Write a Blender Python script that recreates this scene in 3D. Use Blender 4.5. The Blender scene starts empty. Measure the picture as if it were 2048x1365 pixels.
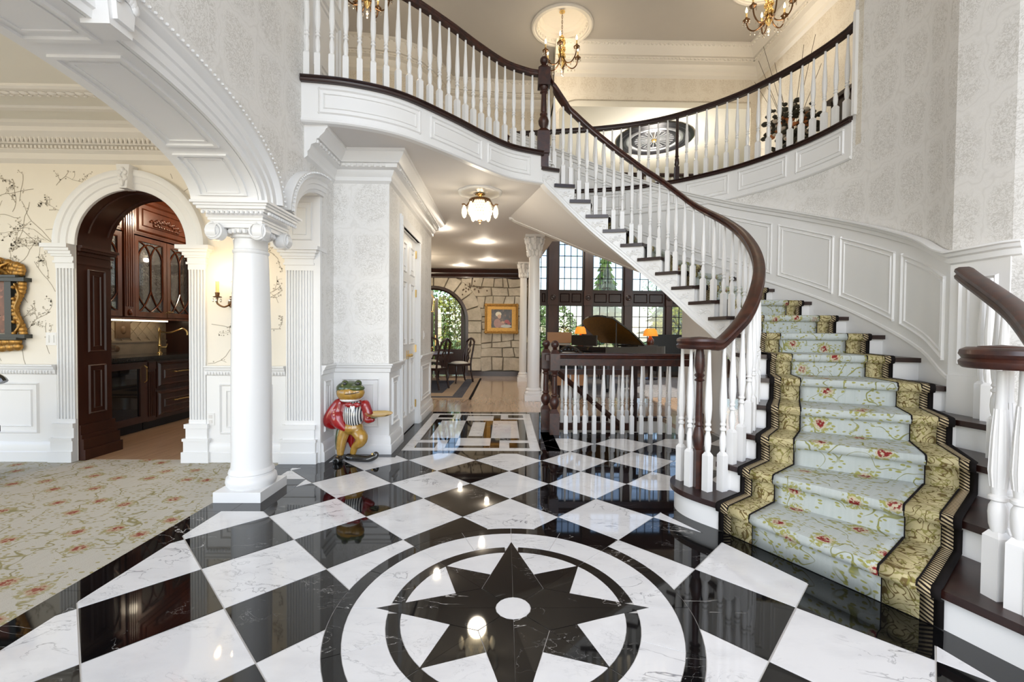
import bpy, bmesh, math, random
from mathutils import Vector, Matrix, noise
PI = math.pi
random.seed(7)
SC = bpy.context.scene
COL = SC.collection

# ------------------------------------------------------------------ camera
FPX, CAMH = 869.67, 1.25
YAW, PIT, ROL = 0.01623608, 0.02017282, -0.00877593
_c, _s = math.cos, math.sin
Ry = Matrix(((_c(YAW), -_s(YAW), 0), (_s(YAW), _c(YAW), 0), (0, 0, 1)))
Rp = Matrix(((1, 0, 0), (0, _c(PIT), -_s(PIT)), (0, _s(PIT), _c(PIT))))
Rr = Matrix(((_c(ROL), 0, -_s(ROL)), (0, 1, 0), (_s(ROL), 0, _c(ROL))))
RC = Rr @ Rp @ Ry
right, fwd, upv = RC[0], RC[1], RC[2]
cam_d = bpy.data.cameras.new('camera')
cam_d.sensor_width = 36.0
cam_d.lens = FPX / 2048 * 36.0
cam_d.clip_start = 0.05
cam_d.clip_end = 300
cam = bpy.data.objects.new('camera', cam_d)
COL.objects.link(cam)
cam.matrix_world = Matrix(((right[0], upv[0], -fwd[0], 0), (right[1], upv[1], -fwd[1], 0),
                           (right[2], upv[2], -fwd[2], CAMH), (0, 0, 0, 1)))
SC.camera = cam
RCT = RC.transposed()

def ray(x, y):
    return RCT @ Vector(((x - 1024) / FPX, 1, (682.5 - y) / FPX))

def atZ(x, y, Z):
    d = ray(x, y); t = (Z - CAMH) / d.z
    return Vector((0, 0, CAMH)) + d * t

# ------------------------------------------------------------------ world, lights, exposure
SC.view_settings.view_transform = 'Standard'
SC.view_settings.look = 'None'
SC.view_settings.gamma = 1.0
SC.view_settings.use_curve_mapping = False
SC.view_settings.exposure = 0.0
SC.cycles.use_denoising = True
SC.cycles.max_bounces = 8
SC.cycles.transparent_max_bounces = 16
SC.cycles.sample_clamp_indirect = 6.0
SC.cycles.caustics_reflective = False
SC.cycles.caustics_refractive = False
wd = bpy.data.worlds.new('sky'); SC.world = wd
wd.use_nodes = True
wnt = wd.node_tree
sky = wnt.nodes.new('ShaderNodeTexSky')
sky.sky_type = 'NISHITA'
sky.sun_disc = False
sky.sun_elevation = math.radians(48)
sky.sun_rotation = math.radians(200)
wnt.links.new(sky.outputs[0], wnt.nodes['Background'].inputs[0])
wnt.nodes['Background'].inputs[1].default_value = 0.40

def area(name, loc, target, sx, sy, power, color=(1, 1, 1)):
    l = bpy.data.lights.new(name, 'AREA'); l.shape = 'RECTANGLE'; l.size = sx; l.size_y = sy
    l.energy = power; l.color = color
    o = bpy.data.objects.new(name, l); COL.objects.link(o); o.location = loc
    d = Vector(target) - Vector(loc)
    o.rotation_euler = d.to_track_quat('-Z', 'Y').to_euler()
    return o
# daylight through the entrance door, sidelights and the tall window over it (behind the camera)
area('entrance_daylight', (0.4, -2.6, 2.9), (0.4, 4, 2.7), 4.2, 5.0, 180, (1, .985, .96))
# daylight through the front window of the carpeted room
area('front_room_daylight', (-4.6, -1.6, 1.6), (-4.4, 4, 1.5), 3.2, 2.2, 42, (1, .96, .90))
# the sun over the garden, high on the right
sl = bpy.data.lights.new('sun', 'SUN'); sl.energy = 6.0; sl.angle = .02; sl.color = (1, .95, .86)
so = bpy.data.objects.new('sun', sl); COL.objects.link(so)
so.rotation_euler = Vector((-.8, .35, -1.0)).to_track_quat('-Z', 'Y').to_euler()

# unseen lamp added out of the picture on the left, warming the carpeted room
def point(name, loc, power, color=(1, .78, .5), r=.05, parent=None):
    l = bpy.data.lights.new(name, 'POINT'); l.energy = power; l.color = color; l.shadow_soft_size = r
    o = bpy.data.objects.new(name, l); COL.objects.link(o); o.location = loc
    return o

point('front_room_warm_fill', (-4.4, 1.6, 2.3), 24, (1, .90, .76), .3)

# ------------------------------------------------------------------ mesh helpers
class MB:
    def __init__(s):
        s.v = []; s.f = []; s.nb = 0
    def add(s, verts, faces):
        o = len(s.v)
        s.v += [tuple(v) for v in verts]
        s.f += [tuple(i + o for i in f) for f in faces]
        return s
    def box(s, x0, x1, y0, y1, z0, z1):
        e = (s.nb % 7) * 1.4e-4; s.nb += 1      # keeps faces of overlapping boxes from being coplanar
        x0 -= e; x1 += e; y0 -= e; y1 += e; z1 += e
        v = [(x0, y0, z0), (x1, y0, z0), (x1, y1, z0), (x0, y1, z0), (x0, y0, z1), (x1, y0, z1), (x1, y1, z1), (x0, y1, z1)]
        return s.add(v, [(3, 2, 1, 0), (4, 5, 6, 7), (0, 1, 5, 4), (1, 2, 6, 5), (2, 3, 7, 6), (3, 0, 4, 7)])
    def mbox(s, M, sx, sy, sz):
        v = [M @ Vector((a * sx / 2, b * sy / 2, c * sz / 2)) for c in (-1, 1) for b in (-1, 1) for a in (-1, 1)]
        return s.add(v, [(0, 2, 3, 1), (4, 5, 7, 6), (0, 1, 5, 4), (1, 3, 7, 5), (3, 2, 6, 7), (2, 0, 4, 6)])
    def prism(s, poly, z0, z1):
        n = len(poly)
        v = [(p[0], p[1], z0) for p in poly] + [(p[0], p[1], z1) for p in poly]
        f = [tuple(range(n - 1, -1, -1)), tuple(range(n, 2 * n))] + [(i, (i + 1) % n, n + (i + 1) % n, n + i) for i in range(n)]
        return s.add(v, f)
    def lathe(s, prof, seg=16, c=(0, 0, 0), M=None, caps=True):
        v = []; f = []
        for r, z in prof:
            for i in range(seg):
                a = 2 * PI * i / seg
                p = Vector((r * math.cos(a), r * math.sin(a), z))
                v.append((M @ p) if M else (p[0] + c[0], p[1] + c[1], p[2] + c[2]))
        for j in range(len(prof) - 1):
            for i in range(seg):
                k = (i + 1) % seg
                f.append((j * seg + i, j * seg + k, (j + 1) * seg + k, (j + 1) * seg + i))
        if caps:
            f.append(tuple(range(seg - 1, -1, -1)))
            f.append(tuple((len(prof) - 1) * seg + i for i in range(seg)))
        return s.add(v, f)
    def sphere(s, c, r, seg=10, rings=6, sc=(1, 1, 1), M=None):
        prof = [(max(.0008, r * math.sin(PI * i / rings)), -r * math.cos(PI * i / rings)) for i in range(rings + 1)]
        T = Matrix.Translation(c) @ (M if M else Matrix()) @ Matrix.Diagonal((sc[0], sc[1], sc[2], 1))
        return s.lathe(prof, seg, M=T)
    def frames(s, fr, prof, closed_path=False, caps=True, closed_prof=True):
        n = len(prof); v = []; f = []
        for p, a, b in fr:
            for u, w in prof:
                v.append(Vector(p) + Vector(a) * u + Vector(b) * w)
        m = len(fr)
        for j in range(m if closed_path else m - 1):
            k = (j + 1) % m
            for i in range(n if closed_prof else n - 1):
                i2 = (i + 1) % n
                f.append((j * n + i, j * n + i2, k * n + i2, k * n + i))
        if caps and not closed_path and closed_prof:
            f.append(tuple(range(n - 1, -1, -1))); f.append(tuple((m - 1) * n + i for i in range(n)))
        return s.add(v, f)
    def sweep(s, pts, prof, side=1, closed=False, caps=True):
        """sweep prof (u sideways, w up) along a mostly horizontal path; mitred in plan"""
        P = [Vector(p) for p in pts]; m = len(P); fr = []
        for i in range(m):
            a = P[i - 1] if (i > 0 or closed) else None
            b = P[(i + 1) % m] if (i < m - 1 or closed) else None
            d1 = (P[i] - a).to_2d().normalized() if a is not None else None
            d2 = (b - P[i]).to_2d().normalized() if b is not None else None
            if d1 is None: d1 = d2
            if d2 is None: d2 = d1
            n1 = Vector((-d1.y, d1.x)); n2 = Vector((-d2.y, d2.x))
            nn = n1 + n2
            if nn.length < 1e-4: nn = n1.copy()
            nn.normalize()
            k = 1 / max(.35, nn.dot(n1))
            nn = nn * k * side
            fr.append((P[i], Vector((nn.x, nn.y, 0)), Vector((0, 0, 1))))
        return s.frames(fr, prof, closed, caps)
    def tube(s, pts, r, seg=8, closed=False):
        P = [Vector(p) for p in pts]; m = len(P); fr = []
        rr = r if isinstance(r, (list, tuple)) else [r] * m
        ref = None
        v = []; f = []
        for i in range(m):
            a = P[i - 1] if (i > 0 or closed) else P[i]
            b = P[(i + 1) % m] if (i < m - 1 or closed) else P[i]
            t = (b - a).normalized()
            if ref is None:
                ref = Vector((0, 0, 1)) if abs(t.z) < .9 else Vector((1, 0, 0))
            x = (ref - t * ref.dot(t)).normalized(); y = t.cross(x); ref = x
            for k in range(seg):
                an = 2 * PI * k / seg
                v.append(P[i] + (x * math.cos(an) + y * math.sin(an)) * rr[i])
        for j in range(m if closed else m - 1):
            j2 = (j + 1) % m
            for k in range(seg):
                k2 = (k + 1) % seg
                f.append((j * seg + k, j * seg + k2, j2 * seg + k2, j2 * seg + k))
        if not closed:
            f.append(tuple(range(seg - 1, -1, -1))); f.append(tuple((m - 1) * seg + k for k in range(seg)))
        return s.add(v, f)
    def grid(s, rows):
        n = len(rows[0]); v = [p for r in rows for p in r]; f = []
        for j in range(len(rows) - 1):
            for i in range(n - 1):
                f.append((j * n + i, j * n + i + 1, (j + 1) * n + i + 1, (j + 1) * n + i))
        return s.add(v, f)
    def mesh(s, name, mat, smooth=0):
        me = bpy.data.meshes.new(name)
        me.from_pydata(s.v, [], s.f)
        bm = bmesh.new(); bm.from_mesh(me)
        bmesh.ops.recalc_face_normals(bm, faces=bm.faces[:])
        bm.to_mesh(me); bm.free()
        if smooth:
            me.polygons.foreach_set('use_smooth', [True] * len(me.polygons))
            me.set_sharp_from_angle(angle=math.radians(smooth))
        me.materials.append(mat)
        return me
    def build(s, name, mat, parent=None, smooth=0):
        return link(name, s.mesh(name, mat, smooth), parent)

def link(name, me, parent=None, loc=None):
    o = bpy.data.objects.new(name, me); COL.objects.link(o)
    if loc is not None: o.location = loc
    if parent is not None:
        o.parent = parent
        o.matrix_parent_inverse = Matrix.Translation(-Vector(parent.location))
    return o

def tag(o, label=None, cat=None, group=None, kind=None):
    if label: o['label'] = label
    if cat: o['category'] = cat
    if group: o['group'] = group
    if kind: o['kind'] = kind
    return o

def thing(name, label, cat, loc=(0, 0, 0), group=None):
    o = bpy.data.objects.new(name, None); COL.objects.link(o); o.location = loc
    o.empty_display_size = .1
    return tag(o, label, cat, group)

def struct(name, mb, mat, label=None, smooth=0, parent=None):
    o = mb.build(name, mat, parent, smooth)
    if parent is None: o['kind'] = 'structure'
    if label: o['label'] = label
    return o

def sroot(name, label=None, loc=(0, 0, 0)):
    o = bpy.data.objects.new(name, None); COL.objects.link(o); o.location = loc
    o['kind'] = 'structure'
    if label: o['label'] = label
    return o

def copy_tree(o, parent=None):
    c = o.copy(); COL.objects.link(c)
    if parent is not None:
        c.parent = parent; c.matrix_parent_inverse = o.matrix_parent_inverse.copy()
    for ch in list(o.children): copy_tree(ch, c)
    return c

def catmull(pts, n=8, closed=False):
    P = [Vector(p) for p in pts]; out = []
    m = len(P)
    for i in range(m - 1):
        p0 = P[max(0, i - 1)]; p1 = P[i]; p2 = P[i + 1]; p3 = P[min(m - 1, i + 2)]
        for k in range(n):
            t = k / n
            out.append(.5 * ((2 * p1) + (p2 - p0) * t + (2 * p0 - 5 * p1 + 4 * p2 - p3) * t * t + (3 * p1 - p0 - 3 * p2 + p3) * t ** 3))
    out.append(P[-1])
    return out

def cm_at(pts, s):
    """catmull position at float index s"""
    P = [Vector(p) for p in pts]; m = len(P)
    s = max(0, min(m - 1 - 1e-6, s)); i = int(s); t = s - i
    p0 = P[max(0, i - 1)]; p1 = P[i]; p2 = P[i + 1]; p3 = P[min(m - 1, i + 2)]
    return .5 * ((2 * p1) + (p2 - p0) * t + (2 * p0 - 5 * p1 + 4 * p2 - p3) * t * t + (3 * p1 - p0 - 3 * p2 + p3) * t ** 3)

def resample(pts, n):
    P = [Vector(p) for p in pts]
    L = [0]
    for a, b in zip(P, P[1:]): L.append(L[-1] + (b - a).length)
    out = []
    for k in range(n):
        d = L[-1] * k / (n - 1); i = 0
        while i < len(L) - 2 and L[i + 1] < d: i += 1
        t = (d - L[i]) / max(1e-9, L[i + 1] - L[i])
        out.append(P[i].lerp(P[i + 1], t))
    return out

def clip(poly, planes):
    for nx, ny, c in planes:
        out = []
        for i in range(len(poly)):
            a = poly[i]; b = poly[(i + 1) % len(poly)]
            da = nx * a[0] + ny * a[1] - c; db = nx * b[0] + ny * b[1] - c
            if da <= 0: out.append(a)
            if da * db < 0:
                t = da / (da - db)
                out.append((a[0] + (b[0] - a[0]) * t, a[1] + (b[1] - a[1]) * t))
        poly = out
        if len(poly) < 3: return []
    return poly
# ------------------------------------------------------------------ materials
class NT:
    def __init__(s, name):
        s.m = bpy.data.materials.new(name); s.m.use_nodes = True
        s.t = s.m.node_tree; s.b = s.t.nodes['Principled BSDF']
    def n(s, typ, **kw):
        x = s.t.nodes.new('ShaderNode' + typ)
        for k, v in kw.items():
            if k.startswith('i_'):
                key = k[2:]
                key = int(key) if key.isdigit() else key.replace('_', ' ')
                s.set(x.inputs[key], v)
            else:
                setattr(x, k, v)
        return x
    def set(s, inp, v):
        if hasattr(v, 'is_output') or hasattr(v, 'links') and not isinstance(v, (int, float, tuple, list)):
            s.t.links.new(v, inp)
        else:
            if isinstance(v, (tuple, list)) and len(v) == 3 and inp.type == 'RGBA': v = (*v, 1)
            inp.default_value = v
    def math(s, op, a, b=0.0, c=0.0, clamp=False):
        x = s.n('Math', operation=op); x.use_clamp = clamp
        s.set(x.inputs[0], a); s.set(x.inputs[1], b); s.set(x.inputs[2], c)
        return x.outputs[0]
    def vmath(s, op, a, b):
        x = s.n('VectorMath', operation=op); s.set(x.inputs[0], a); s.set(x.inputs[1], b)
        return x.outputs[0]
    def mix(s, f, a, b, mode='MIX'):
        x = s.n('MixRGB', blend_type=mode); s.set(x.inputs[0], f); s.set(x.inputs[1], a); s.set(x.inputs[2], b)
        return x.outputs[0]
    def rng(s, v, a, b, c=0.0, d=1.0):
        x = s.n('MapRange'); x.clamp = True
        s.set(x.inputs[0], v)
        for i, q in enumerate((a, b, c, d)): x.inputs[i + 1].default_value = q
        return x.outputs[0]
    def noise(s, vec, scale, detail=4, rough=.55, dist=0.0):
        x = s.n('TexNoise'); s.set(x.inputs['Vector'], vec)
        x.inputs['Scale'].default_value = scale; x.inputs['Detail'].default_value = detail
        x.inputs['Roughness'].default_value = rough; x.inputs['Distortion'].default_value = dist
        return x.outputs[0]
    def coord(s, which='Object'):
        return s.n('TexCoord').outputs[which]
    def scale(s, vec, v):
        return s.vmath('MULTIPLY', vec, v)
    def out(s, **kw):
        for k, v in kw.items(): s.set(s.b.inputs[k.replace('_', ' ')], v)
        return s.m
    def bump(s, h, strength=.3, dist=.01):
        x = s.n('Bump'); x.inputs['Strength'].default_value = strength; x.inputs['Distance'].default_value = dist
        s.t.links.new(h, x.inputs['Height']); s.t.links.new(x.outputs[0], s.b.inputs['Normal'])

def plain(name, col, rough=.5, metal=0.0, var=.06, vs=4.0, coat=0.0, spec=.5, bump=0.0, bs=60):
    t = NT(name); co = t.coord()
    f = t.noise(co, vs, 3)
    lo = tuple(max(0, c * (1 - var)) for c in col); hi = tuple(min(1, c * (1 + var)) for c in col)
    c = t.mix(f, lo, hi)
    if bump: t.bump(t.noise(co, bs, 2), bump, .002)
    return t.out(Base_Color=c, Roughness=rough, Metallic=metal, Coat_Weight=coat, Specular_IOR_Level=spec)

def emit(name, col, strength):
    t = NT(name)
    return t.out(Base_Color=col, Emission_Color=col, Emission_Strength=strength)

def wood(name, dark, light, rough=.25, coat=.4, sc=(1, 1, 8), ws=6.0):
    t = NT(name); co = t.scale(t.coord(), sc)
    f = t.noise(co, ws, 6, .6, 1.0); g = t.noise(co, ws * 6, 3)
    c = t.mix(t.rng(f, .35, .65), dark, light)
    c = t.mix(t.math('MULTIPLY', g, .25), c, dark)
    return t.out(Base_Color=c, Roughness=rough, Coat_Weight=coat, Coat_Roughness=.08)

def marble(name, base, cloud, vein, w, scale, mlo, mhi, rough=.04, cl=.35):
    t = NT(name)
    r = t.n('ObjectInfo').outputs['Random']
    cb = t.n('CombineXYZ'); s1 = t.math('MULTIPLY', r, 37.0); s2 = t.math('MULTIPLY', r, 71.0)
    t.set(cb.inputs[0], s1); t.set(cb.inputs[1], s2); t.set(cb.inputs[2], s1)
    co = t.vmath('ADD', t.coord(), cb.outputs[0])
    co2 = t.scale(co, (1.0, 2.2, 1.0))
    a = t.math('ABSOLUTE', t.math('SUBTRACT', t.noise(co2, scale, 5, .55, 1.3), .5))
    v1 = t.rng(a, 0, w, 1, 0)
    msk = t.rng(t.noise(co, scale * .8, 2), mlo, mhi)
    v1 = t.math('MULTIPLY', v1, msk)
    a2 = t.math('ABSOLUTE', t.math('SUBTRACT', t.noise(co2, scale * 3.2, 6, .6, .8), .5))
    v2 = t.math('MULTIPLY', t.rng(a2, 0, w * 1.4, .55, 0), t.rng(t.noise(co, scale * 1.7, 2), mlo + .02, mhi + .05))
    c = t.mix(t.math('MULTIPLY', t.rng(t.noise(co2, scale * 1.5, 5), .45, .75), cl), base, cloud)
    c = t.mix(t.math('MAXIMUM', v1, v2), c, vein)
    return t.out(Base_Color=c, Roughness=rough, Specular_IOR_Level=.5)

def damask(name, base, motif, sc=3.2, rough=.6):
    t = NT(name); co = t.coord(); xyz = t.n('SeparateXYZ', i_0=co)
    u = t.math('MULTIPLY', t.math('ADD', xyz.outputs[0], xyz.outputs[1]), 8.2); v = t.math('MULTIPLY', xyz.outputs[2], 6.2)
    lat = t.math('ADD', t.math('MULTIPLY', t.math('COSINE', u), t.math('COSINE', v)), t.math('MULTIPLY', t.math('SUBTRACT', t.noise(co, 7, 2), .5), .9))
    def line(scale, dist, w, off):
        a = t.math('ABSOLUTE', t.math('SUBTRACT', t.noise(t.vmath('ADD', co, off), scale, 1, .5, dist), .5))
        return t.rng(a, .0, w, 1, 0)
    f = t.math('MAXIMUM', line(sc * 3.4, 3.2, .04, (0, 0, 0)), t.math('MULTIPLY', line(sc * 7.0, 2.2, .07, (5.2, 1.3, 7.7)), .85))
    f = t.math('MULTIPLY', f, t.rng(t.math('ABSOLUTE', lat), .12, .40, .12, .85))
    f = t.math('MAXIMUM', f, t.math('MULTIPLY', t.rng(t.math('ABSOLUTE', lat), .0, .05, 1, 0), .3))
    c = t.mix(f, base, motif)
    t.bump(t.noise(co, 120, 2), .12, .002)
    return t.out(Base_Color=c, Roughness=rough)

def carpet(name, base, base2, vine, leaf, flower, cream, sc=1.0, which='Object', stretch=(1, 1, 1)):
    t = NT(name); co = t.scale(t.coord(which), stretch)
    wob = t.scale(t.n('TexNoise', i_Scale=4.0 * sc, i_Vector=co, i_Detail=2.0).outputs['Color'], (.12 / sc, .12 / sc, 0))
    cw = t.vmath('ADD', co, wob)
    c = t.mix(t.noise(t.scale(co, (60, 4, 4)), 1.0, 2), base, base2)
    a = t.math('ABSOLUTE', t.math('SUBTRACT', t.noise(co, 3.2 * sc, 1, .5, .6), .5))
    vn = t.math('MULTIPLY', t.rng(a, .006, .014, 1, 0), t.rng(t.noise(co, 2.1 * sc, 1), .40, .47))
    c = t.mix(vn, c, vine)
    def vor(scale, vec, rand=1.0):
        v = t.n('TexVoronoi'); v.voronoi_dimensions = '2D'
        t.set(v.inputs['Vector'], vec); v.inputs['Scale'].default_value = scale; v.inputs['Randomness'].default_value = rand
        return v
    lv = vor(12 * sc, t.scale(cw, (1.0, 1.7, 1)))
    lm = t.rng(lv.outputs['Distance'], .2, .27, 1, 0)
    sel = t.rng(t.n('SeparateColor', i_0=lv.outputs['Color']).outputs[0], .36, .38)
    near = t.rng(a, .10, .14, 1, 0)
    lm = t.math('MULTIPLY', t.math('MULTIPLY', lm, sel), near)
    c = t.mix(lm, c, leaf)
    fv = vor(2.3 * sc, co, .8)
    sep = t.n('SeparateColor', i_0=fv.outputs['Color'])
    ok = t.rng(sep.outputs[0], .34, .36)
    d = t.math('ADD', fv.outputs['Distance'], t.math('MULTIPLY', t.math('SUBTRACT', t.noise(co, 22 * sc, 2), .5), .22))
    ring = t.math('MULTIPLY', t.rng(d, .26, .30, 1, 0), ok)
    bits = t.rng(t.noise(co, 24 * sc, 2), .44, .52)
    c = t.mix(t.math('MULTIPLY', ring, bits), c, leaf)
    c = t.mix(t.math('MULTIPLY', t.rng(d, .15, .18, 1, 0), ok), c, cream)
    red = t.math('MULTIPLY', t.math('MULTIPLY', t.rng(d, .10, .13, 1, 0), ok), t.rng(t.noise(co, 26 * sc, 2), .42, .5))
    c = t.mix(red, c, flower)
    t.bump(t.noise(co, 260, 2), .5, .004)
    return t.out(Base_Color=c, Roughness=.95, Specular_IOR_Level=.1)

M = {}
M['white'] = plain('white_gloss_paint', (.83, .825, .815), .32, var=.015)
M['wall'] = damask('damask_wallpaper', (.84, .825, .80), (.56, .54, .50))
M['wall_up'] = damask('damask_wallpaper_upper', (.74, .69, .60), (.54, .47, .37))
M['cream'] = plain('cream_wallpaper', (.86, .80, .69), .7, var=.02)
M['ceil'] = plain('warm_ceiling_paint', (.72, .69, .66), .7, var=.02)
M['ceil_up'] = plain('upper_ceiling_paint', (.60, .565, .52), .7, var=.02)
M['creamceil'] = plain('cream_ceiling_paint', (.80, .77, .68), .7, var=.02)
M['trimcream'] = plain('cream_trim_paint', (.80, .765, .70), .4, var=.02)
M['dark'] = wood('dark_mahogany', (.012, .004, .003), (.034, .0105, .0075), .32, .06)
M['rail'] = wood('mahogany_handrail', (.020, .0055, .004), (.065, .016, .007), .38, .08, (3, 3, 3), 4.0)
M['cab'] = wood('cherry_cabinet_wood', (.075, .019, .007), (.15, .038, .013), .25, .4, (1, 1, .25), 3.0)
M['jamb'] = wood('dark_cherry_panel', (.030, .009, .006), (.060, .018, .010), .34, .1, (1, 1, .25), 3.0)
M['wmarble'] = marble('white_marble', (.78, .78, .785), (.52, .52, .54), (.22, .22, .235), .012, 2.6, .50, .66)
M['bmarble'] = marble('black_marble', (.0045, .0045, .005), (.012, .011, .011), (.75, .73, .70), .0032, 1.5, .56, .64, .035, .4)
M['grout'] = plain('pale_grout', (.60, .59, .57), .6)
M['oak'] = wood('pale_oak_floor', (.46, .31, .20), (.60, .43, .30), .16, .5, (8, .6, 1), 3.0)
M['oak2'] = wood('pantry_oak_floor', (.34, .21, .12), (.50, .33, .20), .3, .2, (8, .6, 1), 3.0)
M['carpet'] = carpet('floral_room_carpet', (.46, .43, .37), (.53, .51, .45), (.27, .24, .12), (.34, .30, .15), (.27, .075, .05), (.44, .33, .22), 1.7)
M['field'] = carpet('runner_field', (.42, .455, .435), (.52, .55, .525), (.24, .24, .08), (.32, .31, .10), (.22, .028, .026), (.50, .43, .30), 1.9, 'UV')
def gold_border():
    t = NT('runner_gold_border'); co = t.coord('UV')
    c = t.mix(t.noise(co, 9, 3), (.44, .37, .19), (.57, .50, .29))
    a = t.math('ABSOLUTE', t.math('SUBTRACT', t.noise(co, 8.5, 1, .5, 2.6), .5))
    c = t.mix(t.rng(a, .022, .04, 1, 0), c, (.15, .105, .04))
    b = t.math('ABSOLUTE', t.math('SUBTRACT', t.noise(t.vmath('ADD', co, (3.1, 7.7, 0)), 13, 1, .5, 1.6), .5))
    c = t.mix(t.rng(b, .015, .03, .8, 0), c, (.22, .20, .05))
    t.bump(t.noise(co, 260, 2), .5, .004)
    return t.out(Base_Color=c, Roughness=.95, Specular_IOR_Level=.1)
M['border'] = gold_border()
def striped():
    t = NT('runner_striped_band'); co = t.coord('UV')
    s = t.n('SeparateXYZ', i_0=co)
    k = t.math('ADD', t.math('MULTIPLY', s.outputs[1], 330.0), t.math('MULTIPLY', s.outputs[0], 160.0))
    f = t.rng(t.math('SINE', k), -.1, .2)
    return t.out(Base_Color=t.mix(f, (.02, .014, .012), (.50, .40, .24)), Roughness=.95, Specular_IOR_Level=.1)
M['stripe'] = striped()
M['binding'] = plain('black_carpet_binding', (.012, .010, .010), .95, spec=.1)
M['brass'] = plain('polished_brass', (.82, .58, .24), .26, .9)
M['gilt'] = plain('carved_gilt_wood', (.40, .21, .05), .38, .7, .5, 30, bump=.5)
M['bronze'] = plain('antique_bronze', (.16, .085, .04), .3, .9, .2)
M['iron'] = plain('black_iron', (.012, .012, .013), .3, .6)
M['black'] = plain('black_piano_lacquer', (.006, .006, .007), .06, 0, .02, coat=1)
M['plastic'] = plain('white_plastic', (.82, .81, .79), .3)
M['candle'] = plain('candle_wax', (.85, .62, .25), .5)
M['bulb'] = emit('lit_candle_bulb', (1.0, .80, .45), 14)
M['bulb_soft'] = emit('lit_crystal_bowl', (1.0, .88, .64), 1.0)
M['downlight'] = emit('lit_downlight', (1.0, .86, .62), 6)
M['lampshade'] = emit('lit_amber_shade', (1.0, .34, .03), .55)
def glassy(name, tint=(1, 1, 1), rough=0.0, amount=.12):
    t = NT(name); t.t.nodes.remove(t.b)
    tr = t.n('BsdfTransparent'); tr.inputs[0].default_value = (*tint, 1)
    gl = t.n('BsdfGlossy'); gl.inputs['Roughness'].default_value = rough
    mx = t.n('MixShader'); mx.inputs[0].default_value = amount
    t.t.links.new(tr.outputs[0], mx.inputs[1]); t.t.links.new(gl.outputs[0], mx.inputs[2])
    t.t.links.new(mx.outputs[0], t.t.nodes['Material Output'].inputs[0])
    return t.m
M['pane'] = glassy('clear_window_glass')
M['crystal'] = glassy('cut_crystal', (.98, .95, .9), .02, .45)
def seedy():
    t = NT('seeded_cabinet_glass'); co = t.coord()
    t.bump(t.noise(co, 55, 3), .9, .01)
    return t.out(Base_Color=(.02, .016, .014), Roughness=.05, Specular_IOR_Level=1.0, Coat_Weight=1.0)
M['seedy'] = seedy()
M['darkglass'] = plain('smoked_cooler_glass', (.004, .004, .005), .03, spec=.4)
def stone_m():
    t = NT('cream_limestone'); co = t.coord()
    r = t.n('ObjectInfo').outputs['Random']
    c = t.mix(t.rng(t.noise(co, 4, 7, .7), .3, .7), (.34, .30, .24), (.62, .57, .48))
    c = t.mix(t.math('MULTIPLY', r, .35), c, (.50, .42, .31))
    t.bump(t.noise(co, 22, 5), .7, .02)
    return t.out(Base_Color=c, Roughness=.9)
M['stone'] = stone_m()
M['mortar'] = plain('dark_mortar', (.20, .17, .13), .95)
M['travertine'] = plain('travertine_tile', (.50, .40, .28), .45, var=.25, vs=9)
M['travdark'] = plain('brown_stone_tile', (.22, .13, .07), .4, var=.3, vs=14)
M['granite'] = plain('black_granite', (.02, .019, .02), .12, var=.6, vs=90)
M['leather'] = plain('tan_leather', (.35, .17, .07), .4)
M['fabric'] = plain('pale_stripe_fabric', (.55, .53, .48), .9, bump=.3)
M['rug'] = plain('grey_patterned_rug', (.22, .21, .21), .95, var=.9, vs=26)
M['rugtan'] = plain('tan_rug', (.34, .25, .17), .95, var=.35, vs=30)
M['rugdark'] = plain('dark_patterned_rug', (.06, .06, .075), .95, var=.9, vs=34)
M['red'] = plain('glossy_red_paint', (.30, .007, .009), .18, coat=.8, var=.6)
M['frog'] = plain('glossy_frog_green', (.05, .075, .018), .2, coat=.8, var=.9, vs=12)
M['frogy'] = plain('glossy_mustard_paint', (.42, .235, .04), .2, coat=.8, var=.6, vs=16)
M['blackgloss'] = plain('glossy_black_paint', (.008, .008, .008), .12, coat=1)
def vest():
    t = NT('striped_vest_paint'); s = t.n('SeparateXYZ', i_0=t.coord())
    f = t.rng(t.math('SINE', t.math('MULTIPLY', s.outputs[0], 300.0)), -.05, .05)
    return t.out(Base_Color=t.mix(f, (.02, .025, .035), (.78, .76, .72)), Roughness=.2, Coat_Weight=.8)
M['vest'] = vest()
M['leafA'] = plain('tree_leaves_green', (.10, .20, .035), .8, var=.7, vs=2.5)
M['leafB'] = plain('spruce_needles', (.09, .15, .10), .85, var=.6, vs=3)
M['leafC'] = plain('yellow_green_leaves', (.30, .34, .05), .8, var=.5, vs=2.5)
M['bark'] = plain('tree_bark', (.10, .07, .045), .9, var=.3)
M['grass'] = plain('lawn_grass', (.10, .18, .04), .95, var=.4, vs=8)
M['vine'] = plain('printed_branch', (.40, .35, .27), .8)
M['blossom'] = plain('printed_blossom', (.46, .41, .33), .8)
M['picture'] = None
def picture(name, a, b, c2, sc=6.0):
    t = NT(name); co = t.coord()
    c = t.mix(t.rng(t.noise(co, sc, 5), .35, .65), a, b)
    c = t.mix(t.rng(t.noise(co, sc * 3, 4), .55, .65), c, c2)
    return t.out(Base_Color=c, Roughness=.35)
M['floralart'] = picture('floral_canvas', (.10, .035, .02), (.24, .09, .045), (.35, .13, .07), 7)
M['portrait'] = picture('portrait_canvas', (.03, .03, .035), (.10, .09, .09), (.2, .13, .10), 5)
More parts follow.
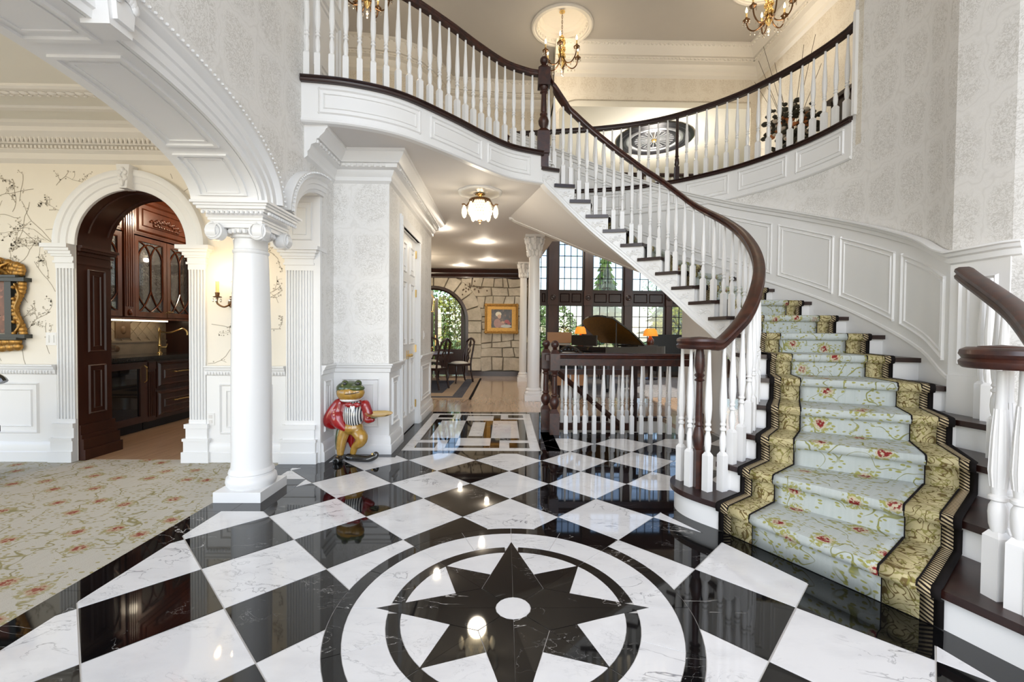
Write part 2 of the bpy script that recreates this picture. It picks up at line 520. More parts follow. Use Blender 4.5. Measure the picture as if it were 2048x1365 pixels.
# ------------------------------------------------------------------ layout constants (metres)
K = 0.259262 * CAMH                 # half diagonal of a floor tile
CX, CY = 0.0476, 2.33449643 * CAMH - 3 * K   # centre of the compass
XL = -1.74                          # hall face of the wall with the arches
YB = 4.15                           # back wall of the carpeted room
ZC1, ZF2, ZC2 = 3.02, 3.40, 6.65    # lower ceiling, upper floor, upper ceiling
R = ZF2 / 19                        # riser
FLOOR0 = -.0025

# inner (well side) and outer (wall side) ends of each tread nosing, index = tread number
IN = [None, (1.32, 2.92), (1.50, 2.97), (1.70, 3.11), (1.86, 3.29), (2.02, 3.53), (2.14, 3.79), (2.22, 4.06), (2.26, 4.34),
      (2.23, 4.61), (2.11, 4.83), (1.97, 4.96), (1.82, 5.07), (1.64, 5.18), (1.45, 5.25), (1.24, 5.29), (1.03, 5.31),
      (.83, 5.31), (.635, 5.29), (.43, 5.22)]
OUT = [None, (1.95, 1.5), (2.30, 1.7), (2.66, 2.1), (2.93, 2.5), (3.12, 3.0), (3.30, 3.38), (3.38, 3.80), (3.40, 4.24),
       (3.34, 4.68), (3.19, 5.10), (2.97, 5.50), (2.68, 5.83), (2.36, 6.10), (2.00, 6.31), (1.62, 6.45), (1.22, 6.55),
       (.82, 6.62), (.42, 6.69), (.05, 6.74)]
def I_at(s): return cm_at([IN[1]] + IN[1:], s) if False else cm_at(IN[1:], s - 1)
def O_at(s): return cm_at(OUT[1:], s - 1)
SB = [(-1.74, 3.75), (-1.354, 3.813), (-.967, 3.989), (-.566, 4.385), (-.286, 4.71), (.039, 5.033), (.43, 5.215)]
SBC = [tuple(p) for p in resample(catmull(SB, 8), 41)]

# ------------------------------------------------------------------ marble floor
floor = MB()
floor.prism([(-2.1, -1.6), (2.75, -1.6), (2.75, 5.42), (.6, 5.42), (.6, 6.79), (-1.3, 6.79), (-1.3, 4.5), (-1.8, 4.5), (-2.1, 4.2)], -.06, FLOOR0)
floor_o = struct('floor', floor, M['grout'], 'polished marble floor of black and white diamond tiles with a compass medallion')
T0 = FLOOR0 - .004
def tile(polys, white, name='marble_tile', z=0.0):
    mb = MB()
    for p in polys:
        if len(p) >= 3: mb.prism(p, T0, z)
    return mb.build(name, M['wmarble'] if white else M['bmarble'], floor_o)
def rect(x0, x1, y0, y1, g=.001):
    return [(x0 + g, y0 + g), (x1 - g, y0 + g), (x1 - g, y1 - g), (x0 + g, y1 - g)]
def box_planes(x0, x1, y0, y1): return [(-1, 0, -x0), (1, 0, x1), (0, -1, -y0), (0, 1, y1)]
# stair border line (the black band along the bottom step)
bl1, bl2 = Vector((1.10, 2.98)), Vector((1.745, 1.72))
dl = (bl2 - bl1).normalized(); nl = Vector((-dl.y, dl.x))
if nl.x < 0: nl = -nl
stairp = (nl.x, nl.y, nl.dot(bl1))
bl3 = Vector((1.93, .9)); dl2 = (bl3 - bl2).normalized(); nl2 = Vector((-dl2.y, dl2.x))
if nl2.x < 0: nl2 = -nl2
stairp2 = (nl2.x, nl2.y, nl2.dot(bl2))
REG = [box_planes(-1.66, -1.08, -1.6, 4.30),
       box_planes(-1.08, 1.85, -1.6, 2.98) + [stairp, stairp2],
       box_planes(-1.08, 1.10, 2.98, 3.42), box_planes(-1.08, 2.6, 3.42, 4.45),
       box_planes(-1.943, -1.66, -1.6, 3.0), box_planes(-1.92, -1.66, 3.66, 3.95),
       box_planes(.45, 2.6, 4.45, 5.10)]
RO = .80
def disc_cut(poly):
    """polygon minus the compass disc"""
    dens = []
    for i in range(len(poly)):
        a = Vector(poly[i]); b = Vector(poly[(i + 1) % len(poly)])
        n = max(2, int((b - a).length / .012))
        dens += [a.lerp(b, k / n) for k in range(n)]
    c = Vector((CX, CY)); rr = RO + .0015
    ins = [(p - c).length < rr for p in dens]
    if all(ins): return []
    if not any(ins): return poly
    n = len(dens)
    st = next(i for i in range(n) if not ins[i] and ins[i - 1])
    seq = []
    i = st
    while not ins[i % n] and len(seq) < n:
        seq.append(dens[i % n]); i += 1
    a1 = math.atan2(*(seq[-1] - c).yx); a0 = math.atan2(*(seq[0] - c).yx)
    while a0 - a1 > PI: a0 -= 2 * PI
    while a1 - a0 > PI: a0 += 2 * PI
    arc = [c + Vector((math.cos(a1 + (a0 - a1) * t / 10), math.sin(a1 + (a0 - a1) * t / 10))) * rr for t in range(11)]
    # drop collinear points
    out = []
    m = len(seq)
    for k, p in enumerate(seq):
        if 0 < k < m - 1 and abs((p - seq[k - 1]).cross(seq[k + 1] - p)) < 1e-7: continue
        out.append(tuple(p))
    return out + [tuple(p) for p in arc]
g = .0022
for a in range(-10, 13):
    for b in range(-10, 13):
        e = g / K
        pts = [(a + e, b + e), (a + 1 - e, b + e), (a + 1 - e, b + 1 - e), (a + e, b + 1 - e)]
        poly = [(CX + (p - q) * K, CY + (p + q) * K) for p, q in pts]
        pcs = []
        for pl in REG:
            c2 = clip(poly, pl)
            if c2:
                c2 = disc_cut(c2)
                if len(c2) >= 3: pcs.append(c2)
        if pcs: tile(pcs, (a + b) % 2 == 0)
# border strips of black marble
def strip(x0, x1, y0, y1, along, step=.46):
    if along == 'y':
        n = max(1, round((y1 - y0) / step))
        for k in range(n): tile([rect(x0, x1, y0 + (y1 - y0) * k / n, y0 + (y1 - y0) * (k + 1) / n)], False, 'border_tile')
    else:
        n = max(1, round((x1 - x0) / step))
        for k in range(n): tile([rect(x0 + (x1 - x0) * k / n, x0 + (x1 - x0) * (k + 1) / n, y0, y1)], False, 'border_tile')
strip(-2.1, -1.943, -1.6, 3.0, 'y'); strip(-2.1, -1.66, 3.0, 3.66, 'x', .22); strip(-2.1, -1.92, 3.66, 3.95, 'y')
strip(-2.1, -1.66, 3.95, 4.16, 'x', .22); strip(-1.78, -1.66, 4.16, 4.46, 'y'); strip(-1.66, -1.08, 4.30, 4.46, 'x', .3)
strip(-1.27, -1.08, 4.46, 6.78, 'y'); strip(-1.08, .45, 4.45, 4.553, 'x'); strip(-1.08, .385, 6.636, 6.78, 'x')
strip(.385, .60, 4.553, 6.78, 'y'); strip(.45, 2.6, 5.10, 5.42, 'x')
def offs(d, p): return (p.x + d.x, p.y + d.y)
w1 = nl * .30; w2 = nl2 * .30
for k in range(3):
    p = bl1.lerp(bl2, k / 3); q = bl1.lerp(bl2, (k + 1) / 3)
    tile([[tuple(p), offs(w1, p), offs(w1, q), tuple(q)]], False, 'border_tile')
tile([[tuple(bl2), offs(w1, bl2), offs(w2, bl3), tuple(bl3)]], False, 'border_tile')
tile([[(1.10, 2.98), (1.42, 3.12), (1.42, 3.42), (1.10, 3.42)]], False, 'border_tile')
# compass medallion
def pol(r, deg): return (CX + r * math.sin(math.radians(deg)), CY + r * math.cos(math.radians(deg)))
def ringseg(r0, r1, a0, a1, white, name, n=10, z=0.0):
    d = .0018 / r1 * 57.3
    a0 += d; a1 -= d
    out = [pol(r1 - .001, a0 + (a1 - a0) * k / n) for k in range(n + 1)]
    inn = [pol(r0 + .001, a1 - (a1 - a0) * k / n) for k in range(n + 1)]
    tile([out + inn], white, name, z)
for k in range(16):
    ringseg(.727, RO, k * 22.5, (k + 1) * 22.5, False, 'ring_tile', 5)
    ringseg(.557, .727, k * 22.5, (k + 1) * 22.5, True, 'ring_tile', 5)
ANG = 3.9
for k in range(4):
    ringseg(.497, .557, k * 90 + ANG, k * 90 + 45, False, 'ring_tile', 8)
    ringseg(.497, .557, k * 90 + 45, k * 90 + 90 - ANG, False, 'ring_tile', 8)
def shrink(poly, d=.002):
    c = Vector((sum(p[0] for p in poly) / len(poly), sum(p[1] for p in poly) / len(poly)))
    return [tuple(Vector(p) - (Vector(p) - c).normalized() * d) for p in poly]
RB, RV, RT, RS, RC0 = .62, .212, .497, .505, .079
def lerp2(a, b, t): return (a[0] + (b[0] - a[0]) * t, a[1] + (b[1] - a[1]) * t)
for k in range(4):
    A = k * 90
    tip = pol(RB, A)
    for sgn in (-1, 1):
        V = pol(RV, A + sgn * 45)
        c0 = pol(RC0, A); c1 = pol(RC0, A + sgn * 45); cm = pol(RC0, A + sgn * 22)
        tile([shrink([c0, tip, V, c1, cm])], False, 'star_tile', .0004)
        st = pol(RS, A + sgn * 45)
        E1 = lerp2(V, tip, .26)
        tile([shrink([V, E1, st])], False, 'star_tile')
        # pale piece between a long and a short point
        arc = [pol(RT, A + sgn * (ANG + (45 - ANG) * q / 8)) for q in range(9)]
        t2 = (RB - RT) / (RB - RV * .707) * .98
        edge = lerp2(tip, V, t2 * .93)
        tile([shrink([E1] + arc[:-1] + [pol(RS - .01, A + sgn * 44.7)])], True, 'star_field_tile')
tile([[pol(RC0 - .001, q * 15) for q in range(24)]], True, 'centre_tile')
# inlaid panel towards the back hall
px = [-1.07, -.967, -.872, -.747, -.64, -.537, -.43, -.258, -.155, -.052, .057, .18, .277, .38]
py = [4.555, 4.667, 4.757, 4.885, 5.0, 5.10, 5.20, 6.005, 6.105, 6.2, 6.32, 6.445, 6.53, 6.634]
PAN = [(0, 13, 0, 1, 1), (0, 13, 12, 13, 1), (0, 1, 1, 12, 1), (12, 13, 1, 12, 1)]
for (xa, xb) in ((1, 3), (10, 12)):
    PAN += [(xa, xb, 1, 3, 0), (xa, xb, 10, 12, 0)]
for (xa, xb) in ((3, 4), (9, 10)):
    PAN += [(xa, xb, 1, 4, 1), (xa, xb, 9, 12, 1)]
for (xa, xb) in ((1, 3), (10, 12)):
    PAN += [(xa, xb, 3, 4, 1), (xa, xb, 9, 10, 1)]
PAN += [(4, 5, 1, 5, 0), (8, 9, 1, 5, 0), (4, 5, 8, 12, 0), (8, 9, 8, 12, 0), (5, 8, 1, 2, 0), (5, 8, 2, 5, 1), (5, 8, 8, 11, 1), (5, 8, 11, 12, 0),
        (1, 2, 4, 9, 0), (11, 12, 4, 9, 0), (2, 4, 4, 5, 0), (9, 11, 4, 5, 0), (2, 4, 8, 9, 0), (9, 11, 8, 9, 0),
        (2, 5, 5, 8, 1), (8, 11, 5, 8, 1), (5, 6, 5, 8, 0), (7, 8, 5, 8, 0), (6, 7, 5, 6, 0), (6, 7, 7, 8, 0), (6, 7, 6, 7, 1)]
for xa, xb, ya, yb, w in PAN:
    tile([rect(px[xa], px[xb], py[ya], py[yb])], bool(w), 'inlay_tile', -.0004 if (xb - xa) > 3 else 0)

# ------------------------------------------------------------------ other floors and ceilings
struct('floor', MB().prism([(-8, 6.79), (.62, 6.79), (.62, 6.42), (9, 6.42), (9, 14.2), (-8, 14.2)], -.06, -.001), M['oak'], 'pale oak floor of the back hall')
struct('floor', MB().prism([(2.35, 5.42), (9, 5.42), (9, 6.42), (2.35, 6.42)], -.06, -.001), M['oak'], 'pale oak floor beyond the stairwell')
struct('floor', MB().box(-7.5, -2.1, -1.6, 4.2, -.06, -.002), M['carpet'], 'pale carpet with scattered red roses and green sprigs')
struct('floor', MB().box(-6, -2.2, 4.2, 6.79, -.06, -.001), M['oak2'], 'oak floor of the bar pantry')
struct('floor', MB().box(2.75, 8, -3, 5.42, -.06, -.002), M['oak'])
struct('floor', MB().box(-2.1, 2.75, -3, -1.6, -.06, -.002), M['bmarble'])
lawn = struct('ground', MB().box(-40, 60, 14.4, 80, -.5, -.3), M['grass'], 'green lawn outside the tall windows')

slab = [(x, y) for x, y in SBC]
slab += [(.43, 5.25), (.05, 6.74)] + [tuple(O_at(s / 2)) for s in range(37, 16, -1)]
slab += [(3.42, 4.2), (5.2, 4.2), (5.2, 8.45), (.9, 8.45), (.75, 12.6), (-8, 12.6), (-8, 6.95), (-1.2, 6.95), (-1.2, 4.5), (-1.78, 4.5)]
struct('ceiling', MB().prism(slab, ZC1, ZF2 - .045), M['ceil'], 'warm grey ceiling below the balcony')
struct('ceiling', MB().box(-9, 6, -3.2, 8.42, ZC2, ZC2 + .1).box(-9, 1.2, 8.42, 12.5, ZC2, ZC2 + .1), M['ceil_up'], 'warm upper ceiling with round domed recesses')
struct('ceiling', MB().box(-7.5, -2.18, -1.6, 4.4, 3.08, 3.2), M['creamceil'], 'cream ceiling of the carpeted room')
struct('ceiling', MB().box(.9, 9, 8.45, 14.2, 5.62, 5.75), M['creamceil'], 'high cream ceiling of the piano room')
struct('ceiling', MB().box(-6, -2.3, 4.46, 6.94, 2.95, 3.02), M['cab'])

# ------------------------------------------------------------------ wall with the big arch (hall side at XL)
A_C, A_A, A_B, A_S = 1.90, 1.20, .39, 2.15
def arch_z(y): return A_S + A_B * math.sqrt(max(0, 1 - ((y - A_C) / A_A) ** 2))
Q_Y0, Q_Y1 = 3.58, 4.155
def q_z(y): return 2.17 + .35 * math.sqrt(max(0, 1 - ((Q_Y1 - y) / (Q_Y1 - Q_Y0)) ** 2))
prof = [(-1.6, 0), (.70, 0)]
prof += [(.70, A_S)] + [(A_C - A_A * math.cos(PI * k / 32), arch_z(A_C - A_A * math.cos(PI * k / 32))) for k in range(1, 32)] + [(3.10, A_S)]
prof += [(3.58, A_S), (3.58, 2.17)] + [(Q_Y0 + (Q_Y1 - Q_Y0) * (1 - math.cos(PI / 2 * k / 12)), q_z(Q_Y0 + (Q_Y1 - Q_Y0) * (1 - math.cos(PI / 2 * k / 12)))) for k in range(1, 13)]
prof += [(4.155, 0), (4.45, 0)]
mb = MB()
v = []; f = []
for y, z in prof:
    top = ZC2 if y < 4.16 else ZC1
    for x in (-2.2, XL): v += [(x, y, z), (x, y, top)]
n = len(prof)
for i in range(n - 1):
    a, b = i * 4, i * 4 + 4
    if abs(prof[i][0] - prof[i + 1][0]) < 1e-6:
        f.append((a, b, b + 2, a + 2)); continue
    f += [(a + 2, b + 2, b + 3, a + 3), (a, a + 1, b + 1, b), (a, b, b + 2, a + 2)]
mb.add(v, f)
struct('wall_left', mb, M['wall'], 'pale damask papered wall pierced by the wide white arch')
# lining of the arches, white
def strip_lining(curve, x0, x1, th, name, label=None):
    m2 = MB(); fr = []
    for i, (y, z) in enumerate(curve):
        a = Vector(curve[max(0, i - 1)]); b = Vector(curve[min(len(curve) - 1, i + 1)])
        t = (b - a).normalized(); nn = Vector((t.y, -t.x))
        if nn.y > 0: nn = -nn
        fr.append(((0, y, z), (1, 0, 0), (0, nn.x, nn.y)))
    m2.frames(fr, [(x0, -.01), (x1, -.01), (x1, th), (x0, th)])
    return struct(name, m2, M['white'], label, 30)
bigc = [(A_C + A_A * math.cos(PI * k / 40), A_S + A_B * math.sin(PI * k / 40)) for k in range(41)]
qc = [(Q_Y0 + (Q_Y1 - Q_Y0) * (1 - math.cos(PI / 2 * k / 14)), q_z(Q_Y0 + (Q_Y1 - Q_Y0) * (1 - math.cos(PI / 2 * k / 14)))) for k in range(15)]
lin = strip_lining(bigc, -2.2, XL + .005, .012, 'trim_1', 'white panelled underside of the big arch')
strip_lining(qc, -2.2, XL + .005, .012, 'trim_2', 'white underside of the small quarter arch beside the column')
# recessed panel frames on the arch underside
def soffit_panel(t0, t1, x0, x1):
    m2 = MB()
    def P(t, x, d): 
        y = A_C + A_A * math.cos(t); z = A_S + A_B * math.sin(t)
        nn = Vector((math.cos(t) / A_A, math.sin(t) / A_B)).normalized()
        return Vector((x, y - nn.x * d, z - nn.y * d))
    for ins, w, h in ((0, .022, .026), (.05, .012, .018)):
        X0, X1 = x0 + ins, x1 - ins; dt = ins / 1.1; T0_, T1_ = t0 + dt, t1 - dt
        n2 = 14
        for x in (X0, X1 - w):
            rows = [[P(T0_ + (T1_ - T0_) * k / n2, x, .012), P(T0_ + (T1_ - T0_) * k / n2, x, h), P(T0_ + (T1_ - T0_) * k / n2, x + w, h), P(T0_ + (T1_ - T0_) * k / n2, x + w, .012)] for k in range(n2 + 1)]
            m2.grid(rows)
        for t in (T0_, T1_ - w / 1.1):
            m2.grid([[P(t, X0, .012), P(t, X0, h), P(t + w / 1.1, X0, h), P(t + w / 1.1, X0, .012)], [P(t, X1, .012), P(t, X1, h), P(t + w / 1.1, X1, h), P(t + w / 1.1, X1, .012)]])
    return m2.build('soffit_panel', M['white'], lin, 30)
for t0, t1 in ((.10, .66), (.74, 1.42), (1.50, 2.3), (2.4, 3.0)):
    soffit_panel(t0, t1, -2.14, -1.80)
# moulded archivolts
def archivolt(curve, prof2, x, name, label, beads=True, bs=.034):
    m2 = MB(); fr = []
    for i, (y, z) in enumerate(curve):
        a = Vector(curve[max(0, i - 1)]); b = Vector(curve[min(len(curve) - 1, i + 1)])
        t = (b - a).normalized(); nn = Vector((-t.y, t.x))
        if nn.y < 0: nn = -nn
        fr.append(((x, y, z), (0, nn.x, nn.y), (1, 0, 0)))
    m2.frames(fr, prof2)
    o = struct(name, m2, M['white'], label, 35)
    if beads:
        u = max(p[0] for p in prof2) - .012; pr = max(p[1] for p in prof2)
        pts = [Vector(fq[0]) + Vector(fq[1]) * u + Vector(fq[2]) * pr for fq in fr]
        L = sum((b - a).length for a, b in zip(pts, pts[1:]))
        m3 = MB()
        for p in resample(pts, int(L / bs)):
            m3.sphere(p, .0085, 6, 4)
        tag(m3.build('bead_row', M['white'], o, 40), kind='stuff')
    return o
AP = [(0, 0), (-.012, .012), (-.012, .03), (.02, .036), (.026, .05), (.075, .05), (.082, .062), (.13, .062), (.14, .08), (.155, .095), (.165, .07), (.185, .08), (.20, .08), (.205, .05), (.205, 0)]
archivolt(bigc[::-1], AP, XL, 'trim_3', 'white moulded band with a beaded edge around the big arch')
AP2 = [(u * .8, w * .9) for u, w in AP]
archivolt(qc, AP2, XL, 'trim_4', 'white moulded band around the small quarter arch')
# keystone of the big arch
ks = MB()
for (w0, w1, pr, za, zb) in ((.055, .085, .10, 2.51, 2.78), (.04, .06, .12, 2.54, 2.75)):
    ks.add([(XL - .02, A_C - w0, za), (XL + pr, A_C - w0, za), (XL + pr, A_C + w0, za), (XL - .02, A_C + w0, za),
            (XL - .02, A_C - w1, zb), (XL + pr, A_C - w1, zb), (XL + pr, A_C + w1, zb), (XL - .02, A_C + w1, zb)],
           [(3, 2, 1, 0), (4, 5, 6, 7), (0, 1, 5, 4), (1, 2, 6, 5), (2, 3, 7, 6), (3, 0, 4, 7)])
ksb = struct('trim_5', ks, M['white'], 'white carved keystone at the top of the big arch')
kl = MB()
for k in range(7):
    a = -1.2 + k * .4
    kl.sphere((XL + .125, A_C + .045 * math.sin(a), 2.62 + .045 * math.cos(a)), .022, 8, 5, (.5, 1, 1.3))
kl.build('carved_leaf', M['white'], ksb, 40)

# dentils and crown helpers
CROWN = [(0, 0), (.20, 0), (.20, -.022), (.185, -.03), (.175, -.055), (.13, -.10), (.125, -.112), (.105, -.115), (.10, -.15), (.06, -.165), (.05, -.20), (.028, -.225), (.028, -.262), (.012, -.275), (0, -.285)]
def crown(pts, z, name, label, mat='white', prof2=CROWN, side=1, dent=True, closed=False, du=.112, dz=-.135, ds=.055):
    m2 = MB(); P = [(p[0], p[1], z) for p in pts]
    m2.sweep(P, prof2, side, closed)
    o = struct(name, m2, M[mat], label, 35)
    if dent:
        m3 = MB()
        for a, b in zip(P, P[1:]):
            a, b = Vector(a), Vector(b); d = (b - a); L = d.length; d.normalize()
            nn = Vector((-d.y, d.x, 0)) * side
            k = int(L / ds)
            for i in range(k):
                c = a + d * (i + .5) * L / k + nn * (du - .01) + Vector((0, 0, dz))
                m3.mbox(Matrix.Translation(c) @ Matrix.Rotation(math.atan2(d.y, d.x), 4, 'Z'), ds * .55, .03, .024)
        tag(m3.build('dentil_row', M[mat], o), kind='stuff')
    return o
CHAIR = [(0, 0), (.045, 0), (.045, -.012), (.035, -.02), (.03, -.04), (.018, -.05), (.014, -.085), (0, -.095)]
BASE = [(0, 0), (.03, 0), (.03, .09), (.022, .10), (.022, .155), (.014, .175), (.008, .185), (0, .185)]

def frame_rect(mb, O, U, V, Nn, w, h, bar=.02, dep=.014, ins=.0):
    """rectangular picture-frame moulding; O corner, U,V unit axes, Nn outward"""
    O, U, V, Nn = Vector(O), Vector(U), Vector(V), Vector(Nn)
    pts = [(ins, ins), (w - ins, ins), (w - ins, h - ins), (ins, h - ins)]
    inn = [(ins + bar, ins + bar), (w - ins - bar, ins + bar), (w - ins - bar, h - ins - bar), (ins + bar, h - ins - bar)]
    mid = [((a[0] + b[0]) / 2, (a[1] + b[1]) / 2) for a, b in zip(pts, inn)]
    vs = [O + U * p[0] + V * p[1] - Nn * .002 for p in pts] + [O + U * p[0] + V * p[1] + Nn * dep for p in mid] + [O + U * p[0] + V * p[1] - Nn * .002 for p in inn]
    fs = []
    for i in range(4):
        j = (i + 1) % 4
        fs += [(i, j, 4 + j, 4 + i), (4 + i, 4 + j, 8 + j, 8 + i)]
    mb.add(vs, fs)
def raised_panel(mb, O, U, V, Nn, w, h, bar=.022, dep=.016):
    frame_rect(mb, O, U, V, Nn, w, h, bar, dep)
    i = bar * 2.6
    if w > 2 * i + .04 and h > 2 * i + .04:
        frame_rect(mb, O, U, V, Nn, w, h, bar * .6, dep * .7, i)

# ------------------------------------------------------------------ back wall of the carpeted room with the arched pantry doorway
AX0, AX1, AZ = -4.02, -2.975, 2.03
ACX, AR = (AX0 + AX1) / 2, (AX1 - AX0) / 2
def xz_wall(segs, y0, y1, name, mat, label=None):
    """segs: list of (x, zbot, ztop)"""
    m2 = MB(); v = []; f = []
    for x, zb, zt in segs:
        for y in (y0, y1): v += [(x, y, zb), (x, y, zt)]
    for i in range(len(segs) - 1):
        a, b = i * 4, i * 4 + 4
        if abs(segs[i][0] - segs[i + 1][0]) < 1e-6:
            f.append((a, b, b + 2, a + 2)); continue
        f += [(a, b, b + 1, a + 1), (a + 2, a + 3, b + 3, b + 2), (a, a + 2, b + 2, b), (a + 1, b + 1, b + 3, a + 3)]
    f += [(0, 1, 3, 2), (len(v) - 4, len(v) - 2, len(v) - 1, len(v) - 3)]
    m2.add(v, f)
    return struct(name, m2, M[mat], label)
segs = [(-7.5, 0, 3.1), (AX0, 0, 3.1)] + [(ACX - AR * math.cos(PI * k / 24), AZ + AR * math.sin(PI * k / 24), 3.1) for k in range(25)] + [(AX1, 0, 3.1), (-2.06, 0, 3.1)]
wback = xz_wall(segs, YB, YB + .12, 'wall_back', 'cream', 'cream wall papered with fine brown flowering branches')
# printed flowering branches
vn, bl = MB(), MB()
rb = random.Random(11)
def ribbon(p, q, w):
    d = (q - p)
    if d.length < 1e-5: return
    n2 = Vector((-d.y, d.x)).normalized() * w / 2
    y = YB - .0012
    vn.add([(p.x - n2.x, y, p.y - n2.y), (q.x - n2.x, y, q.y - n2.y), (q.x + n2.x, y, q.y + n2.y), (p.x + n2.x, y, p.y + n2.y)], [(0, 1, 2, 3)])
def okp(p):
    if p.y < .93 or p.y > 2.72 or p.x < -5.6 or p.x > -2.1: return False
    if -4.24 < p.x < -2.77 and p.y < 2.06: return False
    if (p - Vector((ACX, AZ))).length < .74: return False
    return True
def twig(p, ang, ln, w, depth):
    n = 7
    for k in range(n):
        ang += rb.uniform(-.33, .33)
        q = p + Vector((math.cos(ang), math.sin(ang))) * ln / n
        if not okp(q):
            p = q; continue
        ribbon(p, q, w)
        if rb.random() < (.35 if depth else .22) + .2 * (depth > 1):
            for _ in range(rb.randint(1, 3)):
                c = q + Vector((rb.uniform(-.02, .02), rb.uniform(-.02, .02))); r0 = rb.uniform(.004, .009)
                if okp(c):
                    bl.add([(c.x + r0 * math.cos(t), YB - .0016, c.y + r0 * math.sin(t)) for t in (0, 1.2, 2.5, 3.8, 5)], [(0, 1, 2, 3, 4)])
        if depth < 2 and rb.random() < .33:
            twig(q, ang + rb.choice((-1, 1)) * rb.uniform(.5, 1.1), ln * rb.uniform(.35, .55), w * .7, depth + 1)
        p = q
for ix in range(12):
    for iz in range(7):
        p = Vector((-5.4 + ix * .29 + rb.uniform(-.1, .1), .96 + iz * .26 + rb.uniform(-.1, .1)))
        twig(p, rb.choice((rb.uniform(.6, 1.6), rb.uniform(1.6, 2.8), rb.uniform(0, .6))), rb.uniform(.30, .5), .0055, 0)
tag(vn.build('printed_branches', M['vine'], wback), kind='stuff')
tag(bl.build('printed_blossoms', M['blossom'], wback), kind='stuff')
# wainscot and mouldings
YW = YB - .012
for (xa, xb) in ((-7.5, -4.2), (-2.81, -2.07)):
    wo = struct('trim_6', MB().box(xa, xb, YW, YB, 0, .86), M['white'])
    MBp = MB()
    xs = [xa + .12, xb - .12] if xb - xa < 1 else [-6.9, -5.75, -5.6, -4.36]
    for i in range(0, len(xs), 2):
        raised_panel(MBp, (xs[i], YW, .26), (1, 0, 0), (0, 0, 1), (0, -1, 0), xs[i + 1] - xs[i], .48, .024, .018)
    MBp.build('wainscot_panel', M['white'], wo)
    cr = struct('trim_7', MB().sweep([(xa, YW, .91), (xb, YW, .91)], CHAIR, -1), M['white'], None, 30)
    m3 = MB()
    for k in range(int((xb - xa) / .028)):
        m3.sphere((xa + .014 + k * .028, YW - .022, .838), .015, 6, 4, (.8, .7, 1.2))
    tag(m3.build('carved_ribbon', M['white'], cr, 40), kind='stuff')
    struct('baseboard_back', MB().sweep([(xa, YW, 0), (xb, YW, 0)], BASE, -1), M['white'], None, 30)
# cornice of the carpeted room and ceiling mouldings
CORN = [(0, 0), (.24, 0), (.24, -.03), (.20, -.045), (.19, -.08), (.12, -.13), (.115, -.16), (.085, -.165), (.08, -.20), (.045, -.22), (.04, -.27), (.02, -.285), (0, -.30)]
co = crown([(-7.5, YB), (-2.2, YB)], 3.081, 'trim_8', 'cream dentil cornice of the carpeted room', 'trimcream', CORN, -1, True, False, .10, -.183, .036)
m3 = MB()
for k in range(130): m3.sphere((-7.4 + k * .04, YB - .135, 2.955), .026, 6, 4, (.62, .5, 1.3))
tag(m3.build('carved_leaf_row', M['trimcream'], co, 40), kind='stuff')
CM = [(-.075, 0), (.075, 0), (.075, -.018), (.055, -.03), (-.055, -.03), (-.075, -.018)]
cmo = struct('trim_9', MB().sweep([(-7.5, 3.42, 3.08), (-2.9, 3.42, 3.08), (-2.9, -1.5, 3.08)], CM), M['trimcream'], 'carved cream band framing the ceiling of the carpeted room')
m3 = MB()
for k in range(120):
    if k < 64:
        c = (-7.4 + k * .07, 3.42, 3.047); s3 = (1.2, .9, .4)
    else:
        c = (-2.9, 3.35 - (k - 64) * .07, 3.047); s3 = (.9, 1.2, .4)
    m3.sphere(c, .03, 6, 4, s3)
    m3.sphere((c[0] + .02, c[1] + .025, c[2]), .016, 6, 4)
tag(m3.build('carved_scroll_row', M['trimcream'], cmo, 40), kind='stuff')
struct('trim_10', MB().sweep([(-7.5, 3.70, 3.08), (-2.6, 3.70, 3.08), (-2.6, -1.5, 3.08)], [(-.03, 0), (.03, 0), (.025, -.02), (-.025, -.02)]), M['trimcream'], 'thin rope moulding on the cream ceiling')
# arch casing with keystone, fluted pilasters
ac = [(ACX - (AR - .005) * math.cos(PI * k / 32), AZ + (AR - .005) * math.sin(PI * k / 32)) for k in range(33)]
def xz_archivolt(curve, prof2, y, name, label, mat='white', parent=None):
    m2 = MB(); fr = []
    for i, (x, z) in enumerate(curve):
        a = Vector(curve[max(0, i - 1)]); b = Vector(curve[min(len(curve) - 1, i + 1)])
        t = (b - a).normalized(); nn = Vector((-t.y, t.x))
        fr.append(((x, y, z), (nn.x, 0, nn.y), (0, -1, 0)))
    m2.frames(fr, prof2)
    return struct(name, m2, M[mat], label, 30, parent)
ca = xz_archivolt(ac, [(-.004, -.0), (-.004, .025), (.015, .035), (.05, .035), (.058, .045), (.11, .045), (.12, .055), (.15, .062), (.175, .055), (.18, 0)], YB, 'trim_11', 'white moulded arch over the pantry doorway')
kk = MB()
kk.add([(ACX - .035, YB, AZ + AR - .015), (ACX + .035, YB, AZ + AR - .015), (ACX + .06, YB, AZ + AR + .20), (ACX - .06, YB, AZ + AR + .20),
        (ACX - .035, YB - .10, AZ + AR - .015), (ACX + .035, YB - .10, AZ + AR - .015), (ACX + .06, YB - .10, AZ + AR + .20), (ACX - .06, YB - .10, AZ + AR + .20)],
       [(3, 2, 1, 0), (4, 5, 6, 7), (0, 1, 5, 4), (1, 2, 6, 5), (2, 3, 7, 6), (3, 0, 4, 7)])
for k in range(6): kk.sphere((ACX + .028 * math.sin(k * 1.05), YB - .105, AZ + AR + .10 + .05 * math.cos(k * 1.05)), .02, 8, 5, (1, .5, 1.2))
kk.sphere((ACX, YB - .11, AZ + AR + .03), .022, 8, 5, (.8, .6, 1.6))
kk.build('keystone', M['white'], ca, 40)
